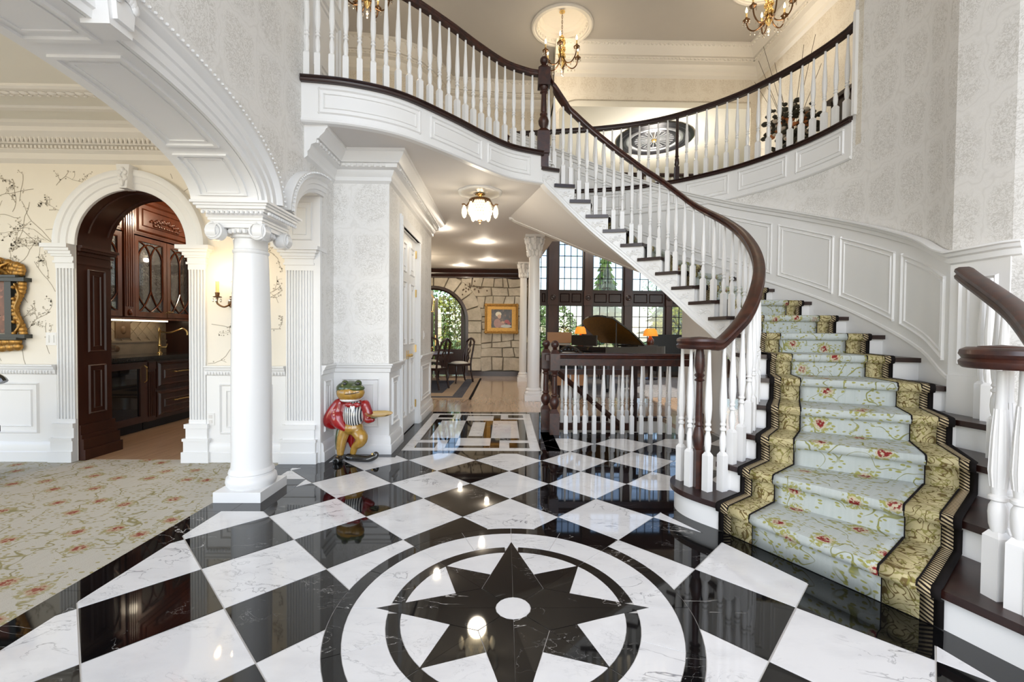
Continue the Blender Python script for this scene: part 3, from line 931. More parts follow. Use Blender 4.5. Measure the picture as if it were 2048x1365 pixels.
def pilaster(x0, x1, y, ztop, label, flutes, zbase=.36, er=1):
    o = sroot('trim_12', label, ((x0 + x1) / 2, y, 0))
    m2 = MB()
    w = x1 - x0
    # fluted shaft
    n = flutes; pts = [(x0 + .012, 0)]
    zc = ztop - .17
    m2.box(x0, x1, y - .02, y + .10, zbase - .02, zbase + .04); m2.box(x0, x1, y - .02, y + .10, zc - .05, zc)
    m2.box(x0 + .006, x1 - .006, y - .004, y + .10, zbase, zc)
    fw = (w - .012) / (n + .35)
    for k in range(n + 1):
        xc = x0 + .006 + fw * k
        m2.box(xc, xc + fw * .35, y - .0185, y + .02, zbase + .035, zc - .045)
    m2.build('shaft', M['white'], o)
    b = MB(); pr = [(0, .03), (0, .17), (.02, .03)]
    for (za, zb, e) in ((0, .10, .045), (.10, .20, .032), (.20, .225, .04), (.225, .32, .018), (.32, .36, .028)):
        b.box(x0 - e, x1 + e * er, y - .02 - e, y + .12, za, zb)
    b.build('base', M['white'], o)
    c = MB()
    for (za, zb, e) in ((zc, zc + .02, .012), (zc + .02, zc + .06, .004), (zc + .06, zc + .08, .02), (zc + .08, zc + .11, .032), (zc + .11, zc + .135, .05), (zc + .135, ztop, .07)):
        c.box(x0 - e, x1 + e * er, y - .02 - e, y + .12, za, zb)
    c.build('capital', M['white'], o)
    return o
pilaster(-4.195, AX0 - .003, YB, AZ, 'fluted white pilaster left of the pantry doorway', 5, er=0)
pilaster(AX1 + .003, -2.81, YB, AZ, 'fluted white pilaster right of the pantry doorway', 5)
pilaster(-2.06, -1.80, YB - .02, AZ, 'fluted white pilaster on the pier behind the column', 9)
pj = MB().box(-2.2, XL - .001, YB - .034, YB + .02, 2.03, 2.62)
pjo = struct('trim_13', pj, M['white'], 'white panel above the pilaster on the pier')
m3 = MB(); raised_panel(m3, (-2.05, YB - .034, 2.09), (1, 0, 0), (0, 0, 1), (0, -1, 0), .24, .36, .02, .012); m3.build('panel', M['white'], pjo)
struct('trim_14', MB().box(-1.80, XL + .006, YB - .04, YB + .0, 0, 2.50), M['white'], 'white corner strip of the pier')

# ------------------------------------------------------------------ closet block behind the statue, hall walls
XD = -1.18
YF = 4.44
blk = MB().box(-2.2, XD - .10, YF, 6.94, 0, ZC1)
blk.box(XD - .101, XD, YF, 4.95, 0, ZC1).box(XD - .101, XD, 5.93, 6.94, 0, ZC1).box(XD - .101, XD, 4.95, 5.93, 2.46, ZC1)
struct('wall_hall', blk, M['wall'], 'pale damask papered block with the white double door in its side')
pth = [(XL, 3.80), (XL, YF), (XD, YF), (XD, 6.94), (-2.2, 6.94)]
crown(pth, ZC1 - .001, 'trim_15', 'white dentil crown below the balcony', side=-1)
WT = .008
wl = MB()
wl.box(XL - .01, XL + WT, 4.12, YF + WT, 0, .86).box(XL, XD + WT, YF - WT, YF, 0, .86).box(XD, XD + WT, YF, 4.94, 0, .86).box(XD, XD + WT, 5.98, 6.94, 0, .86)
wo = struct('trim_16', wl, M['white'], 'white panelled wainscot behind the statue')
pm = MB()
raised_panel(pm, (XL + WT, 4.19, .27), (0, 1, 0), (0, 0, 1), (1, 0, 0), .18, .50, .02, .014)
raised_panel(pm, (XL + .09, YF - WT, .27), (1, 0, 0), (0, 0, 1), (0, -1, 0), XD - XL - .18, .50, .022, .016)
raised_panel(pm, (XD + WT, 4.52, .27), (0, 1, 0), (0, 0, 1), (1, 0, 0), .30, .50, .022, .016)
raised_panel(pm, (XD + WT, 6.10, .27), (0, 1, 0), (0, 0, 1), (1, 0, 0), .70, .50, .022, .016)
pm.build('wainscot_panel', M['white'], wo)
struct('trim_17', MB().sweep([(XL + WT, 4.13, .92), (XL + WT, YF - WT, .92), (XD + WT, YF - WT, .92), (XD + WT, 4.95, .92)], CHAIR, -1), M['white'], 'white chair rail behind the statue', 30)
struct('trim_18', MB().sweep([(XD + WT, 5.97, .92), (XD + WT, 6.94, .92), (XD - .2, 6.94, .92)], CHAIR, -1), M['white'], None, 30)
struct('baseboard_hall', MB().sweep([(XL + WT, 4.13, 0), (XL + WT, YF - WT, 0), (XD + WT, YF - WT, 0), (XD + WT, 4.94, 0)], BASE, -1), M['white'], None, 30)
struct('baseboard_hall', MB().sweep([(XD + WT, 5.98, 0), (XD + WT, 6.94, 0), (XD - .3, 6.94, 0)], BASE, -1), M['white'], None, 30)
# double door with casing
dr = sroot('door_1', 'white six panel double door with brass hinges and knobs', (XD, 5.44, 0))
cs = MB()
for (ya, yb, za, zb) in ((4.88, 4.99, 0, 2.44), (5.90, 6.01, 0, 2.44), (4.88, 6.01, 2.441, 2.56)):
    cs.box(XD - .02, XD + .022, ya, yb, za, zb); cs.box(XD, XD + .034, ya + .02, yb - .07 if yb - ya < .2 else yb - .02, za, zb - (.02 if yb - ya > .2 else 0))
cs.box(XD - .099, XD - .021, 5.901, 5.935, 0, 2.46).box(XD - .099, XD - .021, 4.945, 4.989, 0, 2.46).box(XD - .099, XD - .021, 4.945, 5.935, 2.442, 2.47)
cs.build('casing', M['white'], dr)
for (ya, yb, hk) in ((4.99, 5.443, 5.40), (5.447, 5.90, 5.49)):
    lf = MB().box(XD - .075, XD - .035, ya, yb, .012, 2.44)
    leaf = lf.build('door_leaf', M['white'], dr)
    for (za, zb) in ((.20, .92), (1.08, 1.86), (1.96, 2.32)):
        q = MB(); raised_panel(q, (XD - .035, ya + .09, za), (0, 1, 0), (0, 0, 1), (1, 0, 0), yb - ya - .18, zb - za, .026, .016)
        q.build('raised_panel', M['white'], leaf)
    kb = MB().lathe([(.02, 0), (.02, .005), (.009, .008), (.008, .026), (.02, .034), (.022, .045), (.015, .056), (.002, .058)], 12, M=Matrix.Translation((XD - .035, hk, .95)) @ Matrix.Rotation(PI / 2, 4, 'Y'))
    kb.box(XD - .036, XD - .032, hk - .016, hk + .016, .90, 1.01)
    kb.build('knob', M['brass'], leaf, 40)
for y in (4.99, 5.90):
    for z in (.28, 1.02, 1.76, 2.28):
        MB().box(XD - .04, XD - .015, y - .012, y + .012, z - .05, z + .05).build('hinge', M['brass'], dr)
# ------------------------------------------------------------------ curved staircase
T1 = [(1.52, 3.27), (1.38, 3.29), (1.27, 3.23), (1.205, 3.11), (1.20, 2.98), (1.25, 2.85), (1.38, 2.67), (1.60, 2.26), (1.842, 1.803), (1.925, 1.565), (1.99, 1.3), (2.03, 1.05)]
T1 = [tuple(p) for p in catmull(T1[:7], 4)] + T1[7:]
NOS = {1: T1,
       2: [(1.50, 2.97), (1.62, 2.78), (1.90, 2.44), (2.21, 2.07), (2.245, 1.92), (2.27, 1.7), (2.30, 1.5)],
       3: [(1.70, 3.11), (1.80, 2.98), (2.20, 2.70), (2.615, 2.42), (2.63, 2.24), (2.65, 2.0)],
       4: [(1.86, 3.29), (2.10, 3.12), (2.88, 2.72), (2.91, 2.54), (2.93, 2.32)]}
for k in range(5, 20):
    a, b = Vector(IN[k]), Vector(OUT[k]); NOS[k] = [tuple(a), tuple(a.lerp(b, .5)), tuple(b + (b - a).normalized() * .02)]
def uphill(k):
    a, b = Vector(NOS[k][0 if k > 1 else 22]), Vector(NOS[k][-1 if k > 4 else (26 if k == 1 else 3 if k < 4 else 2)])
    d = (b - a).normalized(); return Vector((-d.y, d.x))
def nose(k):
    P = [Vector(p) for p in NOS[k]]
    if k > 1: P[0] = P[0] + (P[0] - P[1]).normalized() * .035
    return P
stair = thing('staircase', 'curved white staircase with dark mahogany treads sweeping up to the balcony', 'staircase', (1.9, 2.8, 0))
for k in range(1, 19):
    f0 = nose(k); bk = [p + uphill(k + 1) * .06 for p in nose(k + 1)]
    if k == 18: bk = [p + uphill(19) * .02 for p in nose(19)]
    poly = [tuple(p) for p in f0] + [tuple(p) for p in reversed(bk)]
    MB().prism(poly, k * R - .036, k * R).build('tread', M['dark'], stair)
for k in range(1, 20):
    P = nose(k) if k == 1 else [Vector(p) for p in NOS[k]]
    MB().sweep([(p.x, p.y, (k - 1) * R) for p in P], [(.03, 0), (.045, 0), (.045, R - .036), (.03, R - .036)], 1).build('riser', M['white'] if k < 19 else M['dark'], stair, 30)
def zlow(s): return max(0.0, R * s - .37)
st = MB()
for k in range(2, 19):
    cols = []
    for q in range(5):
        s = k + q / 4; p = I_at(s); t = (I_at(s + .05) - I_at(s - .05)).normalized(); nn = Vector((t.y, -t.x))
        zt = k * R - .034; zb = zlow(s)
        cols.append([(p.x, p.y, zb), (p.x, p.y, zt), (p.x + nn.x * .05, p.y + nn.y * .05, zt), (p.x + nn.x * .05, p.y + nn.y * .05, zb), (p.x, p.y, zb)])
    st.grid(cols)
st.build('stringer', M['white'], stair, 30)
lowp = [(I_at(s / 4).x, I_at(s / 4).y, zlow(s / 4)) for s in range(10, 77)]
MB().sweep(lowp, [(-.06, -.01), (.035, -.01), (.035, .02), (.02, .035), (.02, .06), (.008, .075), (0, .075)], 1).build('stringer_moulding', M['white'], stair, 30)
sof = [[(I_at(s / 3).x, I_at(s / 3).y, zlow(s / 3)), tuple(I_at(s / 3).lerp(O_at(s / 3), .5).to_3d() + Vector((0, 0, zlow(s / 3)))), (O_at(s / 3).x, O_at(s / 3).y, zlow(s / 3))] for s in range(7, 58)]
MB().grid(sof).build('soffit', M['ceil'], stair, 60)
# carved scroll bracket below each tread end
def scroll_mesh():
    m2 = MB()
    def spiral(cx, cz, r0, turns, a0, sgn, r):
        pts = []
        for i in range(15):
            t = i / 14; a = a0 + sgn * turns * 2 * PI * t; rr = r0 * (1 - .85 * t)
            pts.append((cx + rr * math.cos(a), 0, cz + rr * math.sin(a)))
        m2.tube(pts, [r * (1 - .4 * i / 14) for i in range(15)], 5)
    spiral(.062, -.058, .034, 1.3, PI / 2, -1, .006)
    spiral(-.075, -.02, .020, 1.2, -PI / 2, -1, .005)
    m2.tube([(-.075, 0, -.04), (-.045, 0, -.05), (-.01, 0, -.035), (.025, 0, -.02), (.062, 0, -.024)], [.004, .007, .008, .007, .006], 5)
    for (x, z, s3) in ((-.04, -.03, 1), (-.015, -.012, 1.2), (.015, -.045, 1), (.03, .0, .9), (-.055, -.06, .8)):
        m2.sphere((x, 0, z), .012 * s3, 6, 4, (1.4, .5, .7))
    return m2.mesh('scroll_bracket', M['white'], 50)
scm = scroll_mesh()
for k in range(3, 20):
    s = k - .42 if k == 19 else k + .5
    p = I_at(s); t = (I_at(s + .05) - I_at(s - .05)).normalized(); nn = Vector((-t.y, t.x))
    o = link('scroll_bracket', scm, stair, (p.x + nn.x * .004, p.y + nn.y * .004, min(k, 19) * R - .075 if k < 19 else 18 * R + .09))
    o.rotation_euler = (0, 0, math.atan2(t.y, t.x) + PI); o.scale = (1.0, 1, 1.25)

# ------------------------------------------------------------------ carpet runner
RK = {1: ((1444, 1003), (1873, 1176)), 2: ((1494, 931), (1917, 1037)), 3: ((1524, 867), (1930, 926)), 4: ((1531, 806), (1908, 838)),
      5: ((1531, 753), (1863, 769)), 6: ((1522, 706), (1806, 715))}
CLR = {}
for k in range(1, 20):
    if k in RK:
        CLR[k] = tuple(atZ(*p, k * R + .01).to_2d() for p in RK[k])
    else:
        a, b = Vector(IN[k]), Vector(OUT[k]); CLR[k] = (a.lerp(b, .13), a.lerp(b, .89))
CLR[4] = (Vector(NOS[4][0]).lerp(Vector(NOS[4][2]), .12), CLR[4][1]); CLR[5] = (Vector(IN[5]).lerp(Vector(OUT[5]), .12), CLR[5][1]); CLR[6] = (Vector(IN[6]).lerp(Vector(OUT[6]), .13), CLR[6][1])
NPAR = {}
def arcs(P):
    L = [0.0]
    for a, b in zip(P, P[1:]): L.append(L[-1] + (b - a).length)
    return L
def at_len(P, L, d):
    i = 0
    while i < len(L) - 2 and L[i + 1] < d: i += 1
    return P[i].lerp(P[i + 1], (d - L[i]) / (L[i + 1] - L[i]))
for k in range(1, 20):
    P = [Vector(p) for p in NOS[k]]; L = arcs(P)
    near = lambda q: min((j * L[-1] / 400 for j in range(401)), key=lambda d: (at_len(P, L, d) - q).length)
    NPAR[k] = (P, L, near(CLR[k][0]), near(CLR[k][1]))
def runner_line(fv):
    pts = []
    for k in range(1, 20):
        P, L, la, lb = NPAR[k]; dd = la + (lb - la) * fv; q = at_len(P, L, dd)
        e = .10 * (lb - la); d = (at_len(P, L, min(lb, dd + e)) - at_len(P, L, max(la, dd - e))).normalized(); up = Vector((-d.y, d.x))
        if k <= 1: pts.append((q + up * .020, .004))
        else: pts.append((q + up * .018, (k - 1) * R + .012))
        pts.append((q + up * .018, k * R - .052)); pts.append((q - up * .012, k * R - .044))
        pts.append((q - up * .020, k * R - .018)); pts.append((q - up * .012, k * R + .006)); pts.append((q + up * .012, k * R + .010))
    return [Vector((p.x, p.y, z)) for p, z in pts]
run = thing('stair_runner', 'pale blue floral stair carpet with gold scroll borders running up the staircase', 'carpet', (1.8, 2.3, 0))
def runner_part(name, fa, fb, n, mat, lift=0.0):
    lines = [runner_line(fa + (fb - fa) * i / n) for i in range(n + 1)]
    mb2 = MB(); mb2.grid([[Vector((p.x, p.y, p.z + lift)) for p in l] for l in lines])
    me = bpy.data.meshes.new(name); me.from_pydata(mb2.v, [], mb2.f)
    uv = me.uv_layers.new(name='UVMap'); L = len(lines[0]); ref = runner_line(.5)
    acc = [0]
    for a, b in zip(ref, ref[1:]): acc.append(acc[-1] + (b - a).length)
    for lp in me.loops:
        i, j = divmod(lp.vertex_index, L)
        uv.data[lp.index].uv = ((fa + (fb - fa) * i / n) * 1.0, acc[j])
    me.polygons.foreach_set('use_smooth', [True] * len(me.polygons)); me.set_sharp_from_angle(angle=math.radians(60))
    me.materials.append(mat)
    o = link(name, me, run)
    sd = o.modifiers.new('thickness', 'SOLIDIFY'); sd.thickness = .006; sd.offset = 0
    return o
runner_part('field', .20, .80, 12, M['field'])
for (nm, fa, fb, n, mt, lf) in (('gold_border', .065, .195, 2, 'border', 0), ('striped_band', .02, .065, 1, 'stripe', 0), ('binding', -.012, .02, 1, 'binding', .001), ('dark_line', .194, .203, 1, 'binding', .002), ('dark_line', .062, .068, 1, 'binding', .002)):
    runner_part(nm, fa, fb, n, M[mt], lf); runner_part(nm, 1 - fb, 1 - fa, n, M[mt], lf)

# ------------------------------------------------------------------ balusters, rails, newels
def baluster_mesh():
    m2 = MB(); h = .0245
    m2.box(-h, h, -h, h, 0, .215)
    m2.add([(-h, -h, .215), (h, -h, .215), (h, h, .215), (-h, h, .215), (-.012, -.012, .235), (.012, -.012, .235), (.012, .012, .235), (-.012, .012, .235)],
           [(0, 1, 5, 4), (1, 2, 6, 5), (2, 3, 7, 6), (3, 0, 4, 7)])
    m2.lathe([(.0145, .228), (.019, .25), (.0225, .285), (.021, .325), (.0135, .352), (.0135, .358), (.0215, .365), (.0215, .375), (.0135, .382), (.0135, .388), (.0205, .395), (.020, .402), (.0155, .41),
              (.0205, .44), (.0245, .49), (.0235, .55), (.0175, .66), (.0125, .76), (.0105, .86)], 10)
    return m2.mesh('baluster', M['white'], 35)
BAL = baluster_mesh()
def baluster(parent, x, y, z0, z1, rz=0, k=1.0):
    o = link('baluster', BAL, parent, (x, y, z0)); o.scale = (k, k, (z1 - z0) / .86); o.rotation_euler = (0, 0, rz)
    return o
HR = [(-.026, -.034), (.026, -.034), (.034, -.026), (.036, -.012), (.028, -.002), (.036, .012), (.033, .026), (.018, .035), (-.018, .035), (-.033, .026), (-.036, .012), (-.028, -.002), (-.036, -.012), (-.034, -.026)]
def newel_mesh(name, h, w=.062, ball=True):
    m2 = MB(); hw = w
    b0 = .26; t0 = h - .34
    m2.box(-hw, hw, -hw, hw, 0, b0)
    m2.add([(-hw, -hw, b0), (hw, -hw, b0), (hw, hw, b0), (-hw, hw, b0), (-.03, -.03, b0 + .05), (.03, -.03, b0 + .05), (.03, .03, b0 + .05), (-.03, .03, b0 + .05)], [(0, 1, 5, 4), (1, 2, 6, 5), (2, 3, 7, 6), (3, 0, 4, 7)])
    m2.lathe([(.03, b0 + .04), (.034, b0 + .06), (.058, b0 + .10), (.064, b0 + .14), (.05, b0 + .18), (.034, b0 + .2), (.045, b0 + .215), (.045, b0 + .225), (.034, b0 + .24), (.036, b0 + .26), (.03, t0 - .09), (.03, t0 - .08), (.046, t0 - .065), (.046, t0 - .055), (.034, t0 - .04), (.055, t0 - .01), (.055, t0)], 14)
    m2.box(-hw, hw, -hw, hw, t0, t0 + .20)
    m2.add([(-hw, -hw, t0 + .2), (hw, -hw, t0 + .2), (hw, hw, t0 + .2), (-hw, hw, t0 + .2), (-.03, -.03, t0 + .25), (.03, -.03, t0 + .25), (.03, .03, t0 + .25), (-.03, .03, t0 + .25)], [(0, 1, 5, 4), (1, 2, 6, 5), (2, 3, 7, 6), (3, 0, 4, 7), (4, 5, 6, 7)])
    m2.lathe([(.025, t0 + .24), (.022, t0 + .25), (.034, t0 + .262), (.025, t0 + .27)], 12)
    bs = .05
    m2.sphere((0, 0, t0 + .27 + bs * .9), bs, 14, 8)
    return m2.mesh(name, M['rail'], 35)
# --- balcony balustrade
bal1 = thing('balcony_balustrade', 'curved balcony balustrade of white spindles below a dark handrail, left of the top newel', 'railing', (-.6, 4.2, ZF2))
P3 = resample(SBC, 24)
inset = []
for i, p in enumerate(P3):
    t = (Vector(P3[min(23, i + 1)]) - Vector(P3[max(0, i - 1)])).normalized(); inset.append((Vector(p) + Vector((-t.y, t.x)) * .055, math.atan2(t.y, t.x)))
for i, (p, a) in enumerate(inset[:-1]):
    if i == 0: p = p + Vector((.03, 0))
    baluster(bal1, p.x, p.y, ZF2, ZF2 + .90, a)
cin = [Vector((-1.74, 3.80))] + [p for p, a in inset[1:-1]] + [Vector((.42, 5.24))]
MB().sweep([(p.x, p.y, ZF2 + .935) for p in resample(catmull(cin, 4), 60)], HR).build('handrail', M['rail'], bal1, 40)
nw = newel_mesh('newel_post', 1.14, .072)
o = link('newel_post', nw, bal1, (.44, 5.25, ZF2 - .02))
MB().box(.40, .50, 5.20, 5.31, 18 * R, ZF2).build('newel_drop', M['rail'], bal1)
# nosing and fascia
NP = [(-.01, -.012), (.035, -.012), (.045, 0), (.045, .012), (.035, .022), (.045, .032), (.045, .04), (-.05, .04), (-.05, -.012)]
fas = sroot('trim_19', 'white panelled fascia of the curved balcony', (-.6, 4.2, ZC1))
MB().sweep([(p[0], p[1], ZF2 - .04) for p in SBC], NP, -1).build('nosing', M['dark'], fas, 40)
FP = [(-.05, 0), (.008, 0), (.02, .012), (.02, .028), (.006, .036), (.006, .345), (-.05, .345)]
MB().sweep([(p[0], p[1], ZC1 - .002) for p in SBC], FP, -1).build('fascia_board', M['white'], fas, 30)
def curve_panel(pts, z0, z1, side, parent, lift=.006, zf=None):
    """nested frame mouldings on a vertical curved face; pts 2D list; zf adds to z by index fraction"""
    for ins, bar, dep in ((0, .020, .014), (.045, .013, .010)):
        L = sum((Vector(b) - Vector(a)).length for a, b in zip(pts, pts[1:])); fr = ins / L
        n = 20; full = resample(pts, n + 1)
        sub = [cm_at(full, (fr + (1 - 2 * fr) * i / n) * n) for i in range(n + 1)]
        zz = [(zf(fr + (1 - 2 * fr) * i / n) if zf else 0) for i in range(n + 1)]
        m2 = MB()
        pr = [(lift - .002, 0), (lift + dep, bar * .5), (lift - .002, bar)]
        m2.sweep([(p.x, p.y, z0 + ins + z) for p, z in zip(sub, zz)], pr, side)
        m2.sweep([(p.x, p.y, z1 - ins - bar + z) for p, z in zip(sub, zz)], pr, side)
        for e in (0, 1):
            i0 = 0 if e == 0 else n; p = sub[i0]; t = (sub[1] - sub[0] if e == 0 else sub[n] - sub[n - 1]).normalized()
            nn = Vector((-t.y, t.x)) * side; tt = t * (bar if e == 0 else -bar)
            za, zb = z0 + ins + zz[i0], z1 - ins + zz[i0]
            a0 = p + nn * (lift - .002); m_ = p + tt * .5 + nn * (lift + dep); b0 = p + tt + nn * (lift - .002)
            m2.grid([[(q.x, q.y, za) for q in (a0, m_, b0)], [(q.x, q.y, zb) for q in (a0, m_, b0)]])
        m2.build('raised_moulding', M['white'], parent)
full = resample(SBC, 101)
for a, b in ((5, 38), (42, 68), (71, 94)):
    curve_panel([tuple(p) for p in full[a:b + 1]], ZC1 + .075, ZF2 - .085, -1, fas)
# --- stair balustrade
bal2 = thing('stair_balustrade', 'white spindles and a sweeping dark handrail with volute along the open side of the staircase', 'railing', (1.36, 2.99, R))
def rail_z(s): return max(1.185, R * s + .875)
def rail_p(s):
    p = I_at(s); t = (I_at(s + .05) - I_at(s - .05)).normalized(); nn = Vector((t.y, -t.x))
    return p + nn * .045, math.atan2(t.y, t.x)
rp = []
for q in range(37, 3, -1):
    s = q / 2
    if s > 18.3: continue
    p, a = rail_p(s); rp.append((p.x, p.y, rail_z(s)))
top = [(.49, 5.25, ZF2 + .90), (.53, 5.255, ZF2 + .86), (.575, 5.255, ZF2 + .76)]
vol = [(1.46, 2.93, 1.185), (1.38, 2.90, 1.185), (1.30, 2.92, 1.185), (1.25, 2.99, 1.185), (1.27, 3.07, 1.185), (1.35, 3.10, 1.185), (1.41, 3.05, 1.185)]
rp = top + rp[1:-1] + vol
MB().sweep(resample(catmull(rp, 5), 150), [(u * 1.25, w * 1.15) for u, w in HR]).build('handrail', M['rail'], bal2, 40)
MB().lathe([(.06, -.035), (.075, -.02), (.066, 0), (.075, .015), (.055, .04), (.002, .045)], 18, (1.35, 3.0, 1.187)).build('volute_cap', M['rail'], bal2, 40)
for k in range(2, 19):
    for t in (.22, .70):
        s = k + t
        if s > 18.4: continue
        p, a = rail_p(s); baluster(bal2, p.x, p.y, k * R, rail_z(s) - .035, a)
baluster(bal2, *rail_p(18.5)[0], 18 * R, rail_z(18.6) - .02)
for (x, y) in ((1.296, 3.148), (1.306, 3.023), (1.387, 2.925), (1.492, 2.93), (1.40, 3.16)):
    baluster(bal2, x, y, R, 1.16, .4)
nl_ = MB()
nl_.box(-.026, .026, -.026, .026, 0, .27)
nl_.lathe([(.022, .26), (.034, .29), (.042, .35), (.03, .41), (.022, .43), (.03, .44), (.022, .455), (.025, .47), (.021, .68), (.021, .74), (.036, .75), (.02, .765), (.036, .785), (.024, .80), (.034, .85), (.032, .90), (.02, 1.0)], 14)
link('newel_post', nl_.mesh('newel_post', M['rail'], 40), bal2, (1.35, 2.985, R))
# --- right hand balustrade of the lower steps
bal3 = thing('lower_balustrade', 'short balustrade of fluted white spindles with curled dark rail at the right stair foot', 'railing', (1.93, 1.68, R))
r3 = [(1.99, 1.78, 1.165), (1.91, 1.74, 1.165), (1.87, 1.66, 1.165), (1.91, 1.58, 1.165), (2.00, 1.57, 1.165), (2.10, 1.63, 1.17), (2.30, 1.82, 1.22), (2.55, 2.12, 1.36), (2.74, 2.42, 1.50), (2.86, 2.62, 1.59), (2.95, 2.76, 1.655)]
MB().sweep(resample(catmull(r3, 6), 80), [(u * 1.3, w * 1.2) for u, w in HR]).build('handrail', M['rail'], bal3, 40)
MB().lathe([(.07, -.04), (.09, -.022), (.08, 0), (.09, .018), (.065, .044), (.002, .05)], 20, (1.955, 1.68, 1.167)).build('volute_cap', M['rail'], bal3, 40)
for (px_, py_, k, sc) in ((1960, 838, 4, 1), (1974, 843, 4, 1), (1987, 918, 3, 1), (1999, 924, 3, 1)):
    q = atZ(px_, py_, k * R); i = min(range(len(r3)), key=lambda j: (Vector(r3[j][:2]) - q.to_2d()).length)
    baluster(bal3, q.x, q.y, k * R, r3[i][2] - .04, .3, 1.0)
def fluted():
    m2 = MB(); h = .03; m2.box(-h, h, -h, h, 0, .26)
    m2.add([(-h, -h, .26), (h, -h, .26), (h, h, .26), (-h, h, .26), (-.017, -.017, .285), (.017, -.017, .285), (.017, .017, .285), (-.017, .017, .285)], [(0, 1, 5, 4), (1, 2, 6, 5), (2, 3, 7, 6), (3, 0, 4, 7)])
    m2.lathe([(.019, .278), (.027, .31), (.03, .36), (.028, .39), (.02, .41), (.031, .418), (.031, .43), (.021, .44), (.024, .46), (.031, .53), (.03, .60), (.024, .72), (.018, .82), (.016, .96)], 16)
    for q in range(10):
        a = q * 2 * PI / 10
        m2.tube([(.024 * math.cos(a), .024 * math.sin(a), .47), (.031 * math.cos(a), .031 * math.sin(a), .54), (.0265 * math.cos(a), .0265 * math.sin(a), .68), (.019 * math.cos(a), .019 * math.sin(a), .8)], .0035, 4)
    return m2.mesh('fluted_baluster', M['white'], 35)
FL = fluted()
for (px_, py_) in ((2003, 1188), (2036, 1222)):
    q = atZ(px_, py_, R); o = link('fluted_baluster', FL, bal3, (q.x, q.y, R)); o.rotation_euler = (0, 0, .35)
for (x, y, k) in ((2.02, 1.73, 1), (2.02, 1.58, 1), (2.33, 1.80, 2), (2.38, 1.92, 2)):
    o = link('fluted_baluster', FL, bal3, (x, y, k * R)); o.scale = (1, 1, .97 if k == 1 else .90)

# ------------------------------------------------------------------ curved stair wall, wainscot, gallery
def col_wall(cols, name, mat, label=None, th=.14, side=-1):
    """cols: (x, y, zb, zt); thickness to one side"""
    P = [Vector(c[:2]) for c in cols]; m2 = MB(); rows = []
    for i, c in enumerate(cols):
        t = (P[min(len(P) - 1, i + 1)] - P[max(0, i - 1)]).normalized(); nn = Vector((-t.y, t.x)) * side * th
        rows.append([(c[0], c[1], c[2]), (c[0], c[1], c[3]), (c[0] + nn.x, c[1] + nn.y, c[3]), (c[0] + nn.x, c[1] + nn.y, c[2]), (c[0], c[1], c[2])])
    m2.grid(rows)
    m2.f += [(0, 1, 2, 3), tuple(len(m2.v) - 5 + i for i in (3, 2, 1, 0))]
    return struct(name, m2, M[mat], label, 30)
SG = 8.05
lowc = []
for s in [SG] + [q / 4 for q in range(33, 77)]:
    p = O_at(s); lowc.append((p.x, p.y, 0 if s < 10 else zlow(s) - .01, ZF2 - .05))
col_wall(lowc, 'wall_stair', 'wall', 'curved damask wall below the gallery')
hic = [(O_at(s).x, O_at(s).y, 0, ZC2) for s in [5 + (SG - 5) * i / 12 for i in range(13)]]
col_wall(hic, 'wall_right', 'wall', 'tall curved damask wall on the right of the stairs')
col_wall([(4.2, -.4, 0, ZC2), (3.22, 2.36, 0, ZC2), (3.12, 2.64, 0, ZC2)], 'wall_right', 'wall', 'papered wall beyond the right picture edge', .12, -1)
col_wall([(3.12, 2.64, 0, ZC2), (3.12, 3.0, 0, ZC2)], 'wall_right', 'wall', 'tall damask wall at the right edge', .12, -1)
struct('wall_right', MB().box(4.7, 4.8, -3.2, 2.2, 0, ZC2), M['wall'], 'added papered wall out of the picture, blocking the sun')  # unseen wall added to keep sun rays out of the hall
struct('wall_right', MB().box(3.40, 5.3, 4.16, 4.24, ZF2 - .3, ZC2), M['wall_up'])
# wainscot
wcols = [5 + 14 * i / 56 for i in range(57)]
wp = []
for s in wcols:
    p = O_at(s); t = (O_at(s + .05) - O_at(s - .05)).normalized() if 5.05 < s < 18.9 else (O_at(min(19, s + .1)) - O_at(max(5, s - .1))).normalized()
    nn = Vector((-t.y, t.x)) * .008; wp.append((p.x + nn.x, p.y + nn.y, max(0, R * s - .3), R * s + .86))
wao = col_wall(wp, 'trim_20', 'white', 'white panelled wainscot climbing the curved stair wall', .008)
rail_pts = [(a[0], a[1], R * s + .945) for a, s in zip(wp, wcols)]
struct('trim_21', MB().sweep([(3.14, 2.60, rail_pts[0][2]), (3.112, 2.655, rail_pts[0][2]), (3.112, 2.99, rail_pts[0][2])] + rail_pts[1:], [(u * 1.4, w) for u, w in CHAIR], 1), M['white'], 'white chair rail climbing the curved stair wall', 30)
struct('trim_22', MB().sweep([(a[0], a[1], R * s + .055) for a, s in zip(wp, wcols)], [(0, 0), (.012, 0), (.008, .02), (0, .024)], 1), M['white'], None, 30)
for s0 in (5.12, 6.78, 8.44, 10.1, 11.76, 13.4, 15.0):
    s1 = s0 + 1.5
    pts = [tuple(O_at(s0 + (s1 - s0) * i / 12)) for i in range(13)]
    curve_panel(pts, R * s0 + .16, R * s0 + .76, 1, wao, .008, lambda f, s0=s0, s1=s1: R * (s1 - s0) * f)
wr = struct('trim_23', MB().box(3.112, 3.13, 2.64, 3.0, 0, 1.78).box(3.095, 3.12, 2.64, 2.99, 0, .98), M['white'], 'white panelled wainscot end at the right edge')
m3 = MB(); raised_panel(m3, (3.112, 2.70, 1.05), (0, 1, 0), (0, 0, 1), (-1, 0, 0), .24, .60, .022, .016); m3.build('panel', M['white'], wr)
